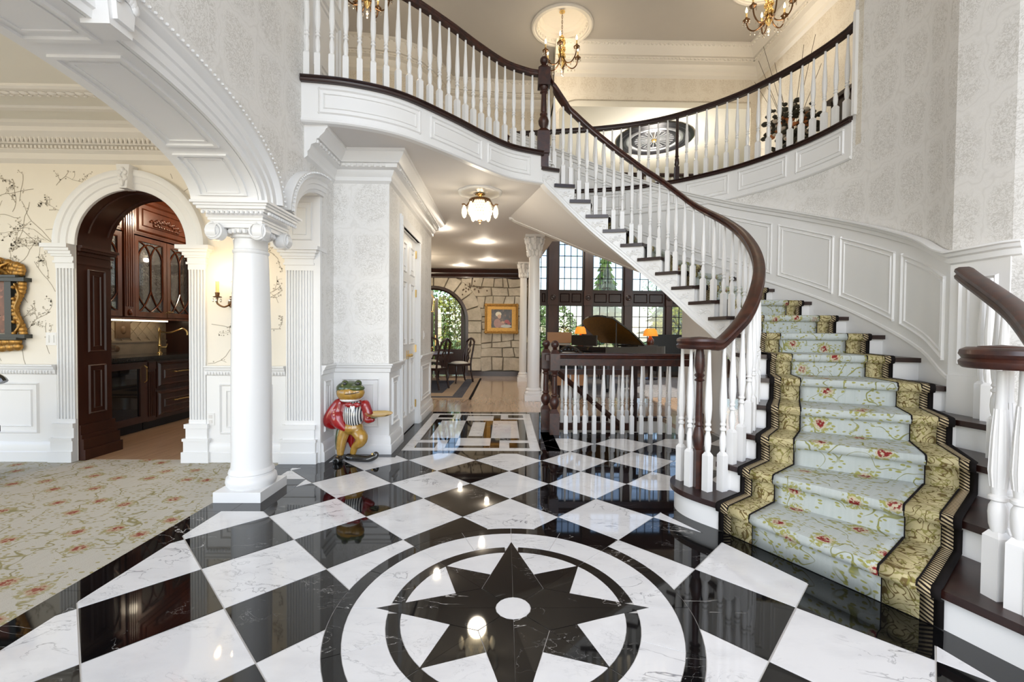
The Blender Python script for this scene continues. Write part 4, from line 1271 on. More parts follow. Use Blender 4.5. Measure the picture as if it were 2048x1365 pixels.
# gallery fascia, nosing
gs = [SG + (19 - SG) * i / 60 for i in range(61)]
gp = [O_at(s) for s in gs]
gf = sroot('trim_24', 'white panelled fascia of the upper gallery', (2.5, 6, 3.0))
MB().sweep([(p.x, p.y, ZF2 - .04) for p in gp], NP, 1).build('nosing', M['dark'], gf, 40)
MB().sweep([(p.x, p.y, 2.985) for p in gp], [(-.04, 0), (.012, 0), (.028, .012), (.028, .028), (.012, .036), (.012, .38), (-.04, .38)], 1).build('fascia_board', M['white'], gf, 30)
for a, b in ((1, 8), (9.3, 16.5), (18, 25), (27, 34), (36, 43), (45, 52)):
    curve_panel([tuple(O_at(SG + (19 - SG) * (a + (b - a) * i / 10) / 60)) for i in range(11)], 3.065, ZF2 - .085, 1, gf, .012)
bal4 = thing('gallery_balustrade', 'curved gallery balustrade of white spindles on the far upper floor', 'railing', (2.4, 6.1, ZF2))
Lg = resample(gp, 37)
for i, p in enumerate(Lg):
    if i in (0, 36): continue
    t = (Lg[min(36, i + 1)] - Lg[i - 1]).normalized(); nn = Vector((t.y, -t.x)) * .05
    if i == 17:
        n2 = MB().box(-.028, .028, -.028, .028, 0, .2).lathe([(.02, .2), (.033, .24), (.03, .3), (.02, .33), (.028, .34), (.022, .36), (.02, .86), (.024, .92)], 12)
        link('newel_post', n2.mesh('newel_post', M['dark'], 40), bal4, (p.x + nn.x, p.y + nn.y, ZF2)); continue
    baluster(bal4, p.x + nn.x, p.y + nn.y, ZF2, ZF2 + .88, math.atan2(t.y, t.x))
rg = []
for i, p in enumerate(Lg):
    t = (Lg[min(36, i + 1)] - Lg[max(0, i - 1)]).normalized(); nn = Vector((t.y, -t.x)) * .05; rg.append((p.x + nn.x, p.y + nn.y, ZF2 + .915))
rg[0] = (rg[0][0], rg[0][1], ZF2 + 1.0); rg.insert(1, (rg[0][0] - .0, rg[0][1] + .05, ZF2 + .93))
MB().sweep(rg, HR).build('handrail', M['dark'], bal4, 40)
link('newel_post', nw, bal4, (.0, 6.80, ZF2 - .25))
MB().box(3.37, 3.40, 4.215, 4.25, ZF2, ZF2 + 1.0).build('end_post', M['white'], bal4)

# ------------------------------------------------------------------ stairwell to the basement, its guards
sw = MB().box(.6, 2.4, 6.42, 6.5, -2.6, -.001).box(.52, .6, 5.42, 6.5, -2.6, -.003).box(.6, 2.4, 5.34, 5.42, -2.6, -.07)
struct('wall_stairwell', sw, M['white'], 'white walls of the stairwell going down behind the spindles')
struct('floor', MB().box(.4, 2.6, 5.3, 6.6, -2.7, -2.6), M['dark'])
struct('trim_25', MB().box(.56, 2.4, 6.38, 6.46, -.05, .004), M['dark'], 'dark nosing at the far edge of the stairwell')
gd = thing('stairwell_guard', 'straight guard of white spindles with deep dark rail in front of the stairwell', 'railing', (.61, 5.33, 0))
gn = newel_mesh('newel_post', 1.13, .058)
link('newel_post', gn, gd, (.615, 5.33, 0))
link('newel_post', gn, gd, (2.40, 5.36, 0))
for k in range(14):
    x = .76 + .1175 * k
    if x < 2.3: baluster(gd, x, 5.36, 0, .86)
MB().sweep([(.66, 5.36, .965), (2.4, 5.36, .965)], HR).build('handrail', M['rail'], gd, 40)
MB().box(.66, 2.4, 5.335, 5.385, .845, .925).build('subrail', M['rail'], gd)
gd2 = thing('inner_guard', 'second guard of white spindles behind the stairwell with a slanting dark handrail', 'railing', (.55, 5.75, 0))
link('newel_post', gn, gd2, (.535, 5.62, 0))
MB().box(.62, 1.78, 6.10, 6.15, .66, .735).build('handrail', M['rail'], gd2)
MB().box(.62, 1.78, 6.08, 6.17, -.12, -.02).build('bottom_rail', M['rail'], gd2)
for k in range(10): baluster(gd2, .70 + .115 * k, 6.125, -.02, .66)
MB().box(1.78, 1.87, 6.08, 6.17, -.14, .80).build('post', M['dark'], gd2)
MB().tube([(.66, 5.9, .76), (1.62, 5.9, -.03)], .035, 4).build('slanting_handrail', M['rail'], gd2)
MB().box(.515, .555, 5.4, 6.1, .90, .97).build('side_rail', M['rail'], gd2)
for k in range(4): baluster(gd2, .535, 5.74 + .115 * k, 0, .90)
gd3 = thing('far_guard', 'white spindles at the far edge of the stairwell before the piano room', 'railing', (2.1, 6.42, 0))
for k in range(5): baluster(gd3, 1.95 + .118 * k, 6.42, 0, .86)
MB().sweep([(1.86, 6.42, .9), (2.42, 6.42, .9)], HR).build('handrail', M['dark'], gd3, 40)
struct('wall_stair', MB().box(2.66, 2.74, 5.3, 6.5, 0, 2.0), M['ceil'], 'warm wall under the stairs')
# ------------------------------------------------------------------ upper floor walls and crowns
struct('wall_upper', MB().box(-1.86, XL + .012, 3.80, 4.78, ZF2 - .02, ZC2), M['white'], 'white panelled wall end on the upper landing')
m3 = MB(); 
for (za, zb) in ((3.62, 4.35), (4.5, 6.2)): raised_panel(m3, (XL + .012, 3.95, za), (0, 1, 0), (0, 0, 1), (1, 0, 0), .62, zb - za, .03, .02)
tag(m3.build('trim_26', M['white']), kind='structure')
UPW = [(.9, 8.42), (.9, 9.75), (.2, 9.75), (-1.4, 9.62), (-1.5, 9.3), (-1.62, 8.95), (-1.80, 8.65), (-2.1, 8.45), (-2.6, 8.35), (-3.4, 8.3), (-5.2, 8.3), (-5.2, 3.9)]
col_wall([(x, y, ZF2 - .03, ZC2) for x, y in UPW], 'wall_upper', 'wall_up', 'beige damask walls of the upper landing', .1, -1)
UC = [(u * 1.7, w * 1.75) for u, w in CROWN]
def bigcrown(pts, name, label, side, mat='white'):
    o = crown(pts, ZC2 - .002, name, label, mat, UC, side, True, False, .19, -.235, .07)
    m4 = MB(); 
    for a, b in zip(pts, pts[1:]):
        a, b = Vector(a), Vector(b); d = b - a; n = max(1, int(d.length / .075)); nn = Vector((-d.y, d.x)).normalized() * side * .31
        for i in range(n):
            q = a.lerp(b, (i + .5) / n) + nn; m4.sphere((q.x, q.y, ZC2 - .055), .026, 6, 4, (1, 1, .8))
    tag(m4.build('carved_leaf_row', M[mat], o, 40), kind='stuff')
    return o
bigcrown(UPW[1:], 'trim_27', 'deep carved crown of the upper landing', 1, 'trimcream')
bigcrown([(4.83, 4.2), (4.83, 8.40), (.9, 8.40)], 'trim_28', 'deep white carved crown above the gallery', 1, 'trimcream')
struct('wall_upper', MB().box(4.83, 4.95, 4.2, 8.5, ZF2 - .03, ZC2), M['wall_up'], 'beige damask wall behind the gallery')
hs = [(.9, ZF2)]
hd = [(.90, ZF2 - .03, ZC2), (.92, ZF2 - .03, ZC2), (.92, 5.28, ZC2)] + [(.92 + .45 * (1 - math.cos(PI / 2 * k / 8)), 5.28 + .45 * math.sin(PI / 2 * k / 8), ZC2) for k in range(1, 9)] + [(4.70, 5.73, ZC2), (4.70, ZF2 - .03, ZC2), (4.83, ZF2 - .03, ZC2)]
xz_wall(hd, 8.40, 8.52, 'wall_upper', 'wall_up', 'beige damask header over the opening to the piano room')
# rear gallery guard overlooking the piano room
rgd = thing('rear_gallery_guard', 'distant dark railed guard of white spindles overlooking the piano room', 'railing', (2.6, 8.3, ZF2))
MB().sweep([(.95, 8.3, ZF2 + .87), (4.7, 8.3, ZF2 + .87)], HR).build('handrail', M['dark'], rgd)
for k in range(28): baluster(rgd, 1.05 + k * .132, 8.3, ZF2, ZF2 + .84)
MB().box(2.50, 2.60, 8.25, 8.35, ZF2, ZF2 + 1.0).build('newel_post', M['dark'], rgd)
# ------------------------------------------------------------------ upper ceiling with domed recesses
DOMES = [(-2.04, 6.44), (.96, 7.75), (3.96, 6.63)]
for o in [o for o in bpy.data.objects if o.name.startswith('ceiling') and o.get('label', '').startswith('warm upper')]:
    bpy.data.objects.remove(o)
mb = MB(); xs = -9.0; DR = .46; hw = .72
for (dx, dy) in DOMES + [(None, None)]:
    xe = dx - hw if dx is not None else 6.0
    y1 = 12.5 if xs < 1.2 else 8.42
    mb.box(xs, xe, -3.2, y1, ZC2, ZC2 + .08)
    if dx is None: break
    y1 = 9.9 if dx < 1.2 else 8.47
    mb.box(dx - hw, dx + hw, -3.2, dy - hw, ZC2, ZC2 + .08); mb.box(dx - hw, dx + hw, dy + hw, max(y1, dy + hw + .01), ZC2, ZC2 + .08)
    n = 48; inner = []; outer = []
    for k in range(n):
        a = 2 * PI * k / n; c, s_ = math.cos(a), math.sin(a); m_ = hw / max(abs(c), abs(s_))
        inner.append((dx + DR * c, dy + DR * s_, ZC2)); outer.append((dx + m_ * c, dy + m_ * s_, ZC2))
    mb.add(inner + outer, [(k, (k + 1) % n, n + (k + 1) % n, n + k) for k in range(n)])
    xs = dx + hw
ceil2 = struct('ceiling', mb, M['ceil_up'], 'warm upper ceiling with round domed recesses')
for dx, dy in DOMES:
    d = MB().lathe([(DR + .085, 0), (DR + .085, -.02), (DR + .06, -.035), (DR + .03, -.03), (DR + .02, -.018), (DR - .01, -.018), (DR - .015, .05), (DR - .04, .06), (DR - .045, .13), (DR - .07, .14), (DR - .10, .2), (DR - .13, .21), (DR - .2, .27), (.12, .30), (.005, .30)], 48, (dx, dy, ZC2), caps=False)
    d.build('dome_moulding', M['trimcream'], ceil2, 35)
    m4 = MB()
    for k in range(40): a = 2 * PI * k / 40; m4.sphere((dx + (DR - .02) * math.cos(a), dy + (DR - .02) * math.sin(a), ZC2 + .035), .02, 6, 4)
    tag(m4.build('carved_bead_ring', M['trimcream'], ceil2, 40), kind='stuff')

# ------------------------------------------------------------------ stone wall of the breakfast room
YS = 12.4; SCX, SCZ, SR = -2.03, 1.56, .97
bw = [(-3.6, 0, ZC1), (SCX - SR, 0, ZC1)] + [(SCX - SR * math.cos(PI * k / 24), SCZ + SR * math.sin(PI * k / 24), ZC1) for k in range(25)] + [(SCX + SR, 0, ZC1), (.75, 0, ZC1)]
swl = xz_wall(bw, YS, YS + .2, 'wall_stone', 'mortar', 'cream rubble stone wall with an arched glass door')
rs = random.Random(5)
def stone(poly, dep):
    """poly in x,z"""
    if dep < .07: poly = [(p[0] + .07 * noise.noise((p[0] * 2.3, p[1] * 2.3, 0)), p[1] + .075 * noise.noise((p[0] * 2.0, p[1] * 2.6, 5))) for p in poly]
    c = Vector((sum(p[0] for p in poly) / len(poly), sum(p[1] for p in poly) / len(poly))); n = len(poly)
    fr = [tuple(c + (Vector(p) - c) * .93) for p in poly]
    v = [(p[0], YS + .01, p[1]) for p in poly] + [(p[0], YS - dep * .6, p[1]) for p in poly] + [(p[0], YS - dep, p[1]) for p in fr]
    f = [(i, (i + 1) % n, n + (i + 1) % n, n + i) for i in range(n)] + [(n + i, n + (i + 1) % n, 2 * n + (i + 1) % n, 2 * n + i) for i in range(n)] + [tuple(range(2 * n, 3 * n))]
    MB().add(v, f).build('stone', M['stone'], swl)
RQ = 1.36
z = .14
while z < 2.76:
    h = min(rs.choice((.17, .22, .28, .34, .38)), 2.77 - z); zm = z + h / 2
    x0 = SCX + (math.sqrt(max(0, RQ ** 2 - (max(zm, SCZ) - SCZ) ** 2)) if zm > SCZ else RQ) - .03
    if zm - SCZ > RQ: x0 = SCX - .2
    x = x0
    while x < .62:
        w = min(rs.uniform(.22, .62), .64 - x)
        if w < .08: break
        j = lambda: rs.uniform(-.018, .018)
        if rs.random() < .28 and h > .2 and w > .35:
            t = rs.uniform(.4, .6); k_ = rs.uniform(.35, .65)
            stone([(x + .008, z + .008), (x + w * k_ - .008, z + .008 + j()), (x + w * (k_ + .08) - .008, z + h - .008), (x + .008, z + h - .008 + j())], rs.uniform(.03, .06))
            stone([(x + w * k_ + .008, z + .008), (x + w - .008, z + .008), (x + w - .008, z + h - .008), (x + w * (k_ + .08) + .008, z + h - .008)], rs.uniform(.03, .06))
        else:
            stone([(x + .008 + abs(j()), z + .008), (x + w * .5, z + .006 + j() * .5), (x + w - .008, z + .008 + abs(j())), (x + w - .008 - abs(j()), z + h - .008), (x + w * .45, z + h - .008 + j() * .4), (x + .008, z + h - .008)], rs.uniform(.028, .06))
        x += w
    z += h
zq = .14
for h in (.36, .38, .34, .36): 
    if zq + h > SCZ: h = SCZ - zq
    stone([(SCX + SR + .01, zq + .006), (SCX + RQ, zq + .006), (SCX + RQ, zq + h - .006), (SCX + SR + .01, zq + h - .006)], .075); zq += h
for k in range(10):
    a0, a1 = k * PI / 10 + .008, (k + 1) * PI / 10 - .008
    stone([(SCX + r_ * math.cos(a), min(2.77, SCZ + r_ * math.sin(a))) for r_, a in ((SR + .01, a0), (RQ + .02, a0), (RQ + .02, (a0 + a1) / 2), (RQ + .02, a1), (SR + .01, a1), (SR + .01, (a0 + a1) / 2))], .075)
crown([(-3.6, YS), (.75, YS)], ZC1 - .001, 'trim_29', 'dark wood crown above the stone wall', 'dark', [(u * 1.2, w * .92) for u, w in CROWN], -1, False)
struct('baseboard_stone', MB().box(SCX + SR, .75, YS - .09, YS, 0, .135), M['dark'], 'dark wood baseboard below the stone wall')
# painted ivy sprigs on the stone
iv = MB()
for k in range(26):
    t = k / 25; x = -1.35 + .75 * t + rs.uniform(-.08, .08); zz = 2.15 + .42 * math.sin(t * 2.6) + rs.uniform(-.12, .12)
    if zz < 2.7:
        iv.sphere((x, YS - .085, zz), .024, 5, 3, (1, .3, 1.1))
tag(iv.build('ivy_sprig', M['bark'], swl), kind='stuff')
# arched glass door
d2 = sroot('door_2', 'dark arched glass double door with leaded panes in the stone wall', (SCX, YS, 0))
fr = []
path = [(SCX + SR, 0)] + [(SCX + SR * math.cos(PI * k / 28), SCZ + SR * math.sin(PI * k / 28)) for k in range(29)] + [(SCX - SR, 0)]
m3 = MB(); frs = []
for i, (x, zz) in enumerate(path):
    a = Vector(path[max(0, i - 1)]); b = Vector(path[min(len(path) - 1, i + 1)]); t = (b - a).normalized(); nn = Vector((-t.y, t.x))
    frs.append(((x, YS + .04, zz), (nn.x, 0, nn.y), (0, -1, 0)))
m3.frames(frs, [(-.02, 0), (-.02, .11), (.06, .12), (.10, .07), (.10, 0)])
m3.build('frame', M['dark'], d2, 30)
for (xa, xb) in ((SCX - .86, SCX - .02), (SCX + .02, SCX + .86)):
    lf = MB()
    for (x0, x1, z0, z1) in ((xa, xa + .09, .02, 2.2), (xb - .09, xb, .02, 2.0 if xb > SCX + .5 else 2.42), (xa, xb, .02, .28), (xa, xb, .58, .75)):
        lf.box(x0, x1, YS + .05, YS + .10, z0, z1)
    lf.box(xa, xb, YS + .06, YS + .09, .28, .58)
    leaf = lf.build('door_leaf', M['dark'], d2)
    ld = MB()
    for k in range(7): ld.box(xa + .09, xb - .09, YS + .072, YS + .082, .95 + k * .2, .962 + k * .2)
    for k in range(3): x = xa + .09 + (xb - xa - .18) * (k + 1) / 4; ld.box(x - .006, x + .006, YS + .072, YS + .082, .75, 2.3)
    ld.build('leaded_bar', M['iron'], leaf)
    MB().box(xa + .09, xb - .09, YS + .076, YS + .08, .75, 2.3).build('pane', M['pane'], leaf)
MB().box(SCX + .04, SCX + .07, YS - .0, YS + .05, .85, 1.15).build('door_pull', M['brass'], d2)
struct('wall_hall', MB().box(-8, -3.5, YS, YS + .2, 0, ZC1), M['ceil'])
struct('wall_hall', MB().box(.72, .9, YS - .2, 14.0, 0, 5.7), M['creamceil'], 'cream wall end beside the tall windows')
struct('wall_hall', MB().box(-8.1, -8, 6.9, 12.6, 0, ZC1).box(-8, -5.0, 6.86, 6.94, 0, ZC1), M['ceil'])

# ------------------------------------------------------------------ bay of tall windows in the piano room
YWN = 13.5
BAYS = [(.9, 1.30), (1.636, 2.414), (2.695, 3.662), (3.928, 4.961), (5.165, 6.2), (6.4, 7.4)]
for i, (xa, xb) in enumerate(BAYS):
    w = sroot('window_%d' % (i + 1), 'tall dark framed window of small leaded panes, bay %d from the column' % (i + 1), ((xa + xb) / 2, YWN, 0))
    f_ = MB()
    for (x0, x1, z0, z1) in ((xa - .03, xa + .035, .4, 5.1), (xb - .035, xb + .03, .4, 5.1), (xa, xb, .4, .47), (xa, xb, 2.08, 2.14), (xa, xb, 2.52, 2.58), (xa, xb, 5.03, 5.1)):
        f_.box(x0, x1, YWN - .03, YWN + .05, z0, z1)
    f_.build('frame', M['dark'], w)
    sp = MB().box(xa, xb, YWN - .02, YWN + .03, 2.14, 2.52); frame_rect(sp, (xa + .06, YWN - .02, 2.19), (1, 0, 0), (0, 0, 1), (0, -1, 0), (xb - xa) / 2 - .09, .28, .03, .02); frame_rect(sp, ((xa + xb) / 2 + .03, YWN - .02, 2.19), (1, 0, 0), (0, 0, 1), (0, -1, 0), (xb - xa) / 2 - .09, .28, .03, .02)
    sp.build('spandrel_panel', M['dark'], w)
    nc = 4 if xb - xa > .6 else 2
    for (z0, z1, nr) in ((.47, 2.08, 5), (2.58, 5.03, 7)):
        for c in range(1, nc):
            x = xa + (xb - xa) * c / nc; MB().box(x - .011, x + .011, YWN - .012, YWN + .012, z0, z1).build('muntin', M['iron'], w)
        for r_ in range(1, nr):
            zz = z0 + (z1 - z0) * r_ / nr; MB().box(xa, xb, YWN - .012, YWN + .012, zz - .011, zz + .011).build('muntin', M['iron'], w)
        pw, ph = (xb - xa) / nc, (z1 - z0) / nr
        pm_ = MB().box(.011, pw - .011, -.003, .003, .011, ph - .011).mesh('pane', M['pane'])
        for c in range(nc):
            for r_ in range(nr): link('pane', pm_, w, (xa + c * pw, YWN, z0 + r_ * ph))
for i in range(len(BAYS) - 1):
    xa, xb = BAYS[i][1] + .03, BAYS[i + 1][0] - .03
    o = struct('trim_30', MB().box(xa, xb, YWN - .10, YWN + .08, 0, 5.62).box(xa - .02, xb + .02, YWN - .13, YWN, 2.10, 2.56), M['jamb'])
    MB().lathe([(.09, 0), (.09, .012), (.07, .02), (.05, .012), (.03, .02), (.002, .02)], 16, M=Matrix.Translation(((xa + xb) / 2, YWN - .13, 2.34)) @ Matrix.Rotation(PI / 2, 4, 'X')).build('rosette', M['dark'], o, 40)
struct('wall_window', MB().box(.72, 8.5, YWN - .02, YWN + .1, 0, .40).box(.72, 8.5, YWN - .02, YWN + .1, 5.1, 5.7), M['jamb'], 'dark panelled wall below the tall windows')
struct('wall_window', MB().box(8.4, 8.5, 4.2, 13.6, 0, 5.7), M['creamceil'])

# ------------------------------------------------------------------ garden
gr = random.Random(3)
def conifer(x, y, h, r, mat, label):
    t = thing('conifer', label, 'tree', (x, y, -.3), 'conifers beyond the windows')
    MB().lathe([(.14, 0), (.05, h * .9)], 8, (x, y, -.3)).build('trunk', M['bark'], t)
    m2 = MB(); n = 15
    for k in range(n):
        z0 = -.3 + .25 + (h - .3) * k / n; rr = r * (1 - k / n) + .08; dz = h / n * 1.7; sg = 22
        v = [(x, y, z0 + dz)]
        for i in range(sg):
            a = 2 * PI * i / sg + k * .7; q = rr * (1 if i % 2 == 0 else .55) * gr.uniform(.75, 1.15)
            v.append((x + q * math.cos(a), y + q * math.sin(a), z0 - gr.uniform(0, .22) * rr * (1 if i % 2 == 0 else .2)))
        m2.add(v, [(0, 1 + i, 1 + (i + 1) % sg) for i in range(sg)])
    m2.build('foliage', M[mat], t)
def leafy(x, y, z, r, h, mat, label, name='garden_shrub', n=1700):
    t = thing(name, label, 'tree' if name == 'garden_tree' else 'shrub', (x, y, -.3), 'shrubs beyond the windows')
    MB().lathe([(.09, 0), (.06, max(.3, z))], 7, (x, y, -.3)).build('trunk', M['bark'], t)
    m2 = MB()
    for _ in range(n):
        d = Vector((gr.gauss(0, 1), gr.gauss(0, 1), gr.gauss(0, 1))).normalized() * gr.uniform(.55, 1.0) ** .5
        c = Vector((x + d.x * r, y + d.y * r, z + d.z * h)); s_ = gr.uniform(.05, .11) * (1 + .4 * (name == 'garden_tree'))
        if c.z < -.3: continue
        a = Vector((gr.uniform(-1, 1), gr.uniform(-1, 1), gr.uniform(-1, 1))).normalized(); b = a.orthogonal().normalized()
        m2.add([c - a * s_, c + b * s_ * .5, c + a * s_, c - b * s_ * .5], [(0, 1, 2, 3)])
    tag(m2.build('foliage', M[mat], t), kind='stuff')
conifer(4.8, 20.5, 4.6, 1.8, 'leafB', 'blue green spruce seen through the middle window bay')
conifer(8.6, 22.5, 5.2, 2.0, 'leafB', 'large spruce seen through the right window bay')
conifer(6.2, 27, 6.8, 2.2, 'leafA', 'taller green conifer behind the spruces')
leafy(1.9, 17.4, 1.0, 1.1, 1.5, 'leafA', 'leafy green shrub seen through the left window bay')
leafy(4.1, 17.2, .8, 1.05, 1.1, 'leafA', 'green shrub left of the blue spruce')
leafy(7.0, 17.2, .9, 1.2, 1.6, 'leafC', 'yellow green shrub between the spruces')
leafy(9.8, 18.4, 1.0, 1.6, 1.6, 'leafC', 'yellow green shrub right of the large spruce')
leafy(.6, 21, 1.0, 1.7, 1.7, 'leafA', 'green shrub behind the white columns')
leafy(-4.2, 18.9, 1.0, 1.8, 1.9, 'leafA', 'leafy shrub seen through the left leaf of the arched door')
leafy(-2.0, 15.8, 1.1, 1.1, 1.5, 'leafC', 'bright shrub seen through the right leaf of the arched door')
for (x, y, h) in ((12, 30, 7), (19, 34, 8), (-4, 30, 5), (1.5, 33, 5)): leafy(x, y, h * .55, h * .36, h * .42, 'leafA', 'distant round tree at the garden edge %s' % ('right of the spruces' if x == 12 else 'furthest right' if x == 19 else 'left behind the arched door' if x < 0 else 'behind the columns'), 'garden_tree', 1500)
# ------------------------------------------------------------------ ionic column under the big arch
CXC, CYC = -1.926, 3.335
col = thing('ionic_column', 'smooth white column with scrolled ionic capital carrying the big arch', 'column', (CXC, CYC, 0))
MB().box(CXC - .17, CXC + .17, CYC - .19, CYC + .19, 0, .075).build('plinth', M['white'], col)
MB().lathe([(.155, .075), (.168, .09), (.174, .115), (.168, .145), (.152, .158), (.150, .17), (.156, .178), (.150, .20), (.142, .21)], 40, (CXC, CYC, 0)).build('base', M['white'], col, 40)
MB().lathe([(.142, .20), (.137, .24), (.137, .6), (.134, 1.1), (.126, 1.5), (.117, 1.80), (.114, 1.815), (.122, 1.825), (.122, 1.84), (.113, 1.85), (.113, 1.935)], 40, (CXC, CYC, 0)).build('shaft', M['white'], col, 40)
cp = MB().lathe([(.113, 1.92), (.125, 1.93), (.125, 1.945), (.14, 1.955), (.155, 1.975), (.15, 1.99)], 32, (CXC, CYC, 0))
cp.box(CXC - .165, CXC + .165, CYC - .165, CYC + .165, 1.985, 2.03)
for k in range(24):
    a = 2 * PI * k / 24; cp.sphere((CXC + .15 * math.cos(a), CYC + .15 * math.sin(a), 1.965), .017, 6, 4, (1, 1, 1.2))
def volute(mb, Mx):
    mb.lathe([(.062, -.035), (.062, .03), (.052, .034), (.05, .022), (.036, .024), (.034, .036), (.022, .038), (.02, .026), (.010, .028), (.009, .044), (.001, .046)], 20, M=Mx)
    pts = []
    for i in range(28):
        t = i / 27; a = PI / 2 + t * 4.2 * PI; r_ = .060 * (1 - .86 * t); pts.append(Mx @ Vector((r_ * math.cos(a), r_ * math.sin(a), .033)))
    mb.tube(pts, .007, 5)
for sx in (-1, 1):
    volute(cp, Matrix.Translation((CXC + sx * .155, CYC - .165, 1.955)) @ Matrix.Rotation(PI / 2, 4, 'X') @ Matrix.Rotation(0, 4, 'Z'))
    volute(cp, Matrix.Translation((CXC + sx * .155, CYC + .165, 1.955)) @ Matrix.Rotation(-PI / 2, 4, 'X'))
    volute(cp, Matrix.Translation((CXC + .165, CYC + sx * .155, 1.955)) @ Matrix.Rotation(PI / 2, 4, 'Y'))
    volute(cp, Matrix.Translation((CXC - .165, CYC + sx * .155, 1.955)) @ Matrix.Rotation(-PI / 2, 4, 'Y'))
cp.build('capital', M['white'], col, 40)
en = MB()
for (za, zb, e) in ((2.015, 2.035, -.035), (2.035, 2.055, -.025), (2.055, 2.09, -.018), (2.09, 2.105, .0), (2.105, 2.125, .022), (2.125, 2.14, .035), (2.14, 2.155, .05)):
    en.box(-2.155 - e, -1.715 + e, 3.13 - e, 3.55 + e, za, zb)
en.build('entablature', M['white'], col)
m3 = MB()
for k in range(13):
    m3.sphere((-2.13 + k * .034, 3.105, 2.078), .014, 6, 4); m3.sphere((-1.69, 3.15 + k * .032, 2.078), .014, 6, 4)
tag(m3.build('egg_moulding', M['white'], col, 40), kind='stuff')

# ------------------------------------------------------------------ corinthian columns of the back hall
def corinth(x, y, h, r, label):
    t = thing('corinthian_column', label, 'column', (x, y, 0), 'corinthian columns of the back hall')
    MB().box(x - r * 1.45, x + r * 1.45, y - r * 1.45, y + r * 1.45, 0, .10).build('plinth', M['white'], t)
    MB().lathe([(r * 1.4, .10), (r * 1.42, .14), (r * 1.2, .17), (r * 1.25, .2), (r * 1.05, .23)], 28, (x, y, 0)).build('base', M['white'], t, 40)
    MB().lathe([(r, .22), (r, 1.0), (r * .86, h - .42)], 28, (x, y, 0)).build('shaft', M['white'], t, 40)
    c = MB().lathe([(r * .9, h - .43), (r * .86, h - .40), (r * 1.0, h - .2), (r * 1.3, h - .05)], 24, (x, y, 0))
    for row, (zz, rr, n) in enumerate(((h - .33, r * .98, 10), (h - .22, r * 1.08, 10), (h - .10, r * 1.3, 8))):
        for k in range(n):
            a = 2 * PI * (k + row * .5) / n
            c.sphere((x + rr * math.cos(a), y + rr * math.sin(a), zz), .05, 6, 5, (.7, .7, 1.3)); c.sphere((x + rr * 1.14 * math.cos(a), y + rr * 1.14 * math.sin(a), zz + .045), .026, 6, 4)
    c.box(x - r * 1.5, x + r * 1.5, y - r * 1.5, y + r * 1.5, h - .045, h)
    c.build('capital', M['white'], t, 40)
corinth(.53, 8.02, ZC1, .115, 'nearer white corinthian column at the edge of the piano room')
corinth(.46, 11.1, ZC1, .095, 'farther white corinthian column beside the stone wall')

# ------------------------------------------------------------------ bar pantry seen through the arch
jl = MB()
jl.box(AX0 - .06, AX0 + .006, 4.152, 4.50, 0, AZ).box(AX1 - .006, AX1 + .06, 4.152, 4.50, 0, AZ)
for (za, zb, e) in ((0, .10, .06), (.10, .20, .045), (.20, .24, .03), (.24, .33, .02)):
    jl.box(AX0 - .05, AX0 + e, 4.156, 4.50 + e, za, zb)
for (za, zb, e) in ((AZ - .17, AZ - .15, .012), (AZ - .09, AZ - .07, .02), (AZ - .05, AZ - .025, .035), (AZ - .025, AZ, .05)):
    jl.box(AX0 - .05, AX0 + e, 4.156, 4.50 + e, za, zb)
jo = struct('trim_31', jl, M['jamb'], 'dark panelled wood lining of the pantry archway')
q = MB(); raised_panel(q, (AX0 + .006, 4.25, 1.02), (0, 1, 0), (0, 0, 1), (1, 0, 0), .19, .80, .02, .014); raised_panel(q, (AX0 + .006, 4.25, .42), (0, 1, 0), (0, 0, 1), (1, 0, 0), .19, .48, .02, .014)
q.build('raised_panel', M['jamb'], jo)
asf = MB(); rows = []
for k in range(25):
    a = PI * k / 24; r0 = AR - .008
    rows.append([(ACX + r_ * math.cos(a), y, AZ + r_ * math.sin(a)) for r_, y in ((r0, 4.152), (r0, 4.50), (r0 + .2, 4.50), (r0 + .2, 4.28))])
asf.grid(rows); asf.build('arch_soffit', M['jamb'], jo, 40)
pf = MB()
for yy in (4.245, 4.445): pf.tube([(ACX + (AR - .008) * math.cos(PI * k / 24), yy, AZ + (AR - .008) * math.sin(PI * k / 24)) for k in range(2, 23)], .010, 6)
pf.build('arch_bead', M['jamb'], jo, 40)
struct('wall_pantry', MB().box(-5.1, -5.0, 4.27, 6.94, 0, 3.0).box(-2.4, -2.3, 4.46, 6.94, 0, 3.0).box(-5.1, AX0 - .05, 4.27, 4.40, 0, 3.0), M['cab'], 'dark wood walls of the bar pantry')
struct('wall_pantry', MB().box(-4.99, -4.40, 6.46, 6.50, 0, 2.95), M['jamb'], 'dark wood end panel beyond the bar sink')
XF = -4.42
